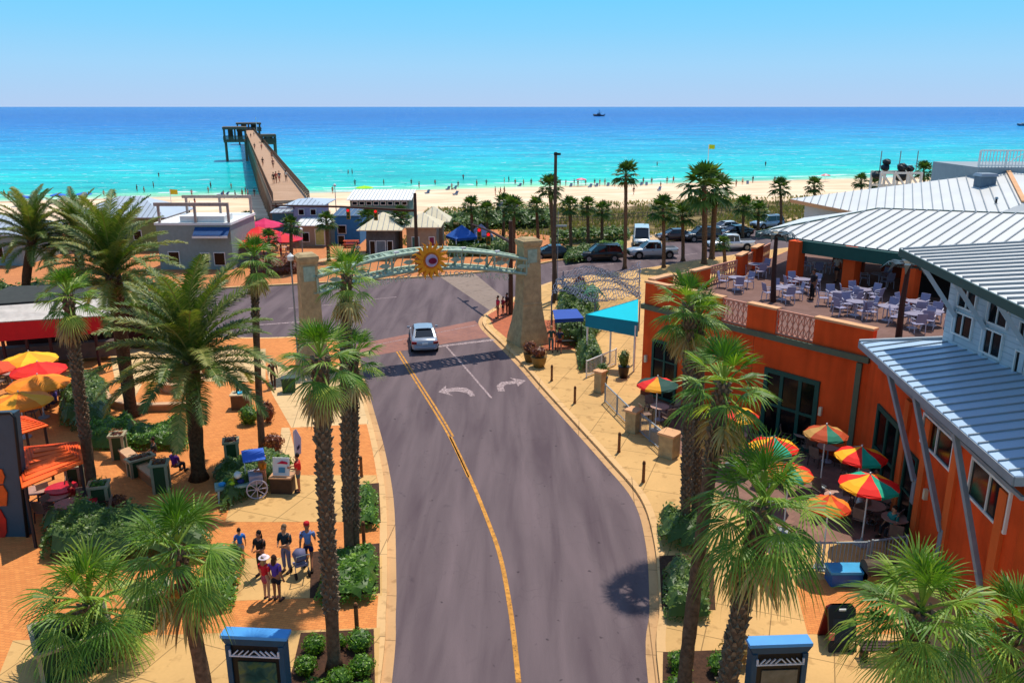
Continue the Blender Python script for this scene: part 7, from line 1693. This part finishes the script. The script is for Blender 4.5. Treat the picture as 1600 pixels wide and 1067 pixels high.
hpx('hedge', 'olive hedge behind the utility pole and mint sculpture', [(872, 452), (935, 448), (935, 462), (872, 468)], 1.1, seed=15, mat=hedgem, size=.12, dens=90)
hpx('hedge', 'shrubs in front of the turquoise awning', [(898, 520), (930, 520), (950, 560), (905, 566)], 1.2, seed=16, mat=duskm, size=.1, dens=120)
hpx('hedge', 'island hedge around the three palms, left', [(878, 392), (925, 386), (930, 398), (885, 404)], 1.0, seed=19, mat=duskm, size=.16, dens=50)
hpx('hedge', 'island hedge around the three palms, right', [(928, 384), (978, 378), (978, 392), (932, 396)], 1.0, seed=20, mat=hedgem, size=.16, dens=50)
hpx('hedge', 'long clipped hedge bounding the dunes left of the white van', [(860, 366), (985, 358), (985, 366), (860, 374)], 1.1, seed=21, mat=duskm, size=.2, dens=40)
hpx('hedge', 'roadside hedge behind the red canopy restaurant', [(-20, 452), (120, 445), (250, 440), (250, 456), (120, 464), (-20, 470)], 1.4, seed=22, mat=duskm, size=.16, dens=40)
hpx('hedge', 'planting left of the left stone pillar across the road', [(400, 408), (470, 402), (470, 418), (400, 425)], 1.0, seed=23, mat=redm, size=.14, dens=60)
hpx('hedge', 'planting between the red canopy and the big date palm', [(175, 470), (300, 470), (330, 520), (250, 535), (190, 520)], 1.5, seed=24, mat=duskm, size=.12, dens=40)
hpx('hedge', 'dark scrub right behind the blue canopy tent on the beach side', [(690, 338), (870, 330), (870, 344), (690, 352)], 1.5, seed=25, mat=duskm, size=.2, dens=30)
hpx('hedge', 'dark shrubs below the blue canopy tent', [(700, 372), (742, 370), (800, 376), (800, 390), (700, 392)], 1.2, seed=26, mat=duskm, size=.16, dens=45)
for lab, px, py, r, h, mt in (('round bright bush behind the display counter', 390, 662, .55, 1.0, hedgem), ('bronze leaved shrub beside the slender fan palm', 428, 705, .5, .9, redm), ('spiky green shrub left of the person in red', 440, 735, .5, .8, fanm), ('red leaved shrub right of the slender palm trunk', 420, 660, .35, 1.2, redm),
                              ('low bush at the awning post', 918, 566, .6, .8, duskm), ('brown dry shrub by the olive hedge', 905, 452, .6, 1.2, redm), ('golden spiky shrub left of the leaning palm trunk', 1150, 1030, .5, .9, drym), ('rusty shrub at the steps on the left', 185, 800, .45, .7, redm)):
    q = P(px, py, KZ); shrub(lab, tuple(q), r, h, mt, .07, 360, seed=int(px))
# dune plants: uncountable ground cover
g = random.Random(9); mb = MB()
for i in range(26000):
    x = g.uniform(-14, 120); t_ = g.uniform(-97, -56) ; y = 197 + .28 * x + t_
    if noise.noise(Vector((x * .13, y * .13, 4))) + g.uniform(-.35, .35) < -.05: continue
    z = gz(x, y) + .1; s = g.uniform(.15, .45); a = g.uniform(0, 6.28)
    mb.ct = max(0, min(1, .5 + .5 * noise.noise(Vector((x * .25, y * .25, 0))) + g.uniform(-.3, .3)))
    for k in range(3):
        b = a + k * 2.1; d = Vector((math.cos(b), math.sin(b), 0)); n_ = Vector((-d.y, d.x, 0)); o = Vector((x, y, z))
        mb.poly([o - n_ * s * .3, o + n_ * s * .3, o + d * s * .7 + Vector((0, 0, s * 1.3))])
tag(mb.build('dune_plants', dunem), 'low olive dune plants and scrub between the boulevard and the beach', 'ground cover', kind='stuff')
q0, q1 = PG(860, 352), PG(1200, 330)
t = thing('dune_fence', 'weathered low sand fence along the front of the dunes', 'fence', (q0.x, q0.y, gz(q0.x, q0.y))); mb = MB(); n = 46
for i in range(n + 1): p = q0.lerp(q1, i / n); p.z = gz(p.x, p.y); mb.bar(p, p + Vector((0, 0, 1.1)), .1)
for k in (.5, .95): mb.bar(q0 + Vector((0, 0, k)), q1 + Vector((0, 0, k)), .06, .1)
mb.build('fence', M('fence timber', '#8a7458', .9), t, world=True)

for o in bpy.data.objects:
    if o.type == 'EMPTY' and o.location.z < -40: o['label'] = o.get('label', 'x')
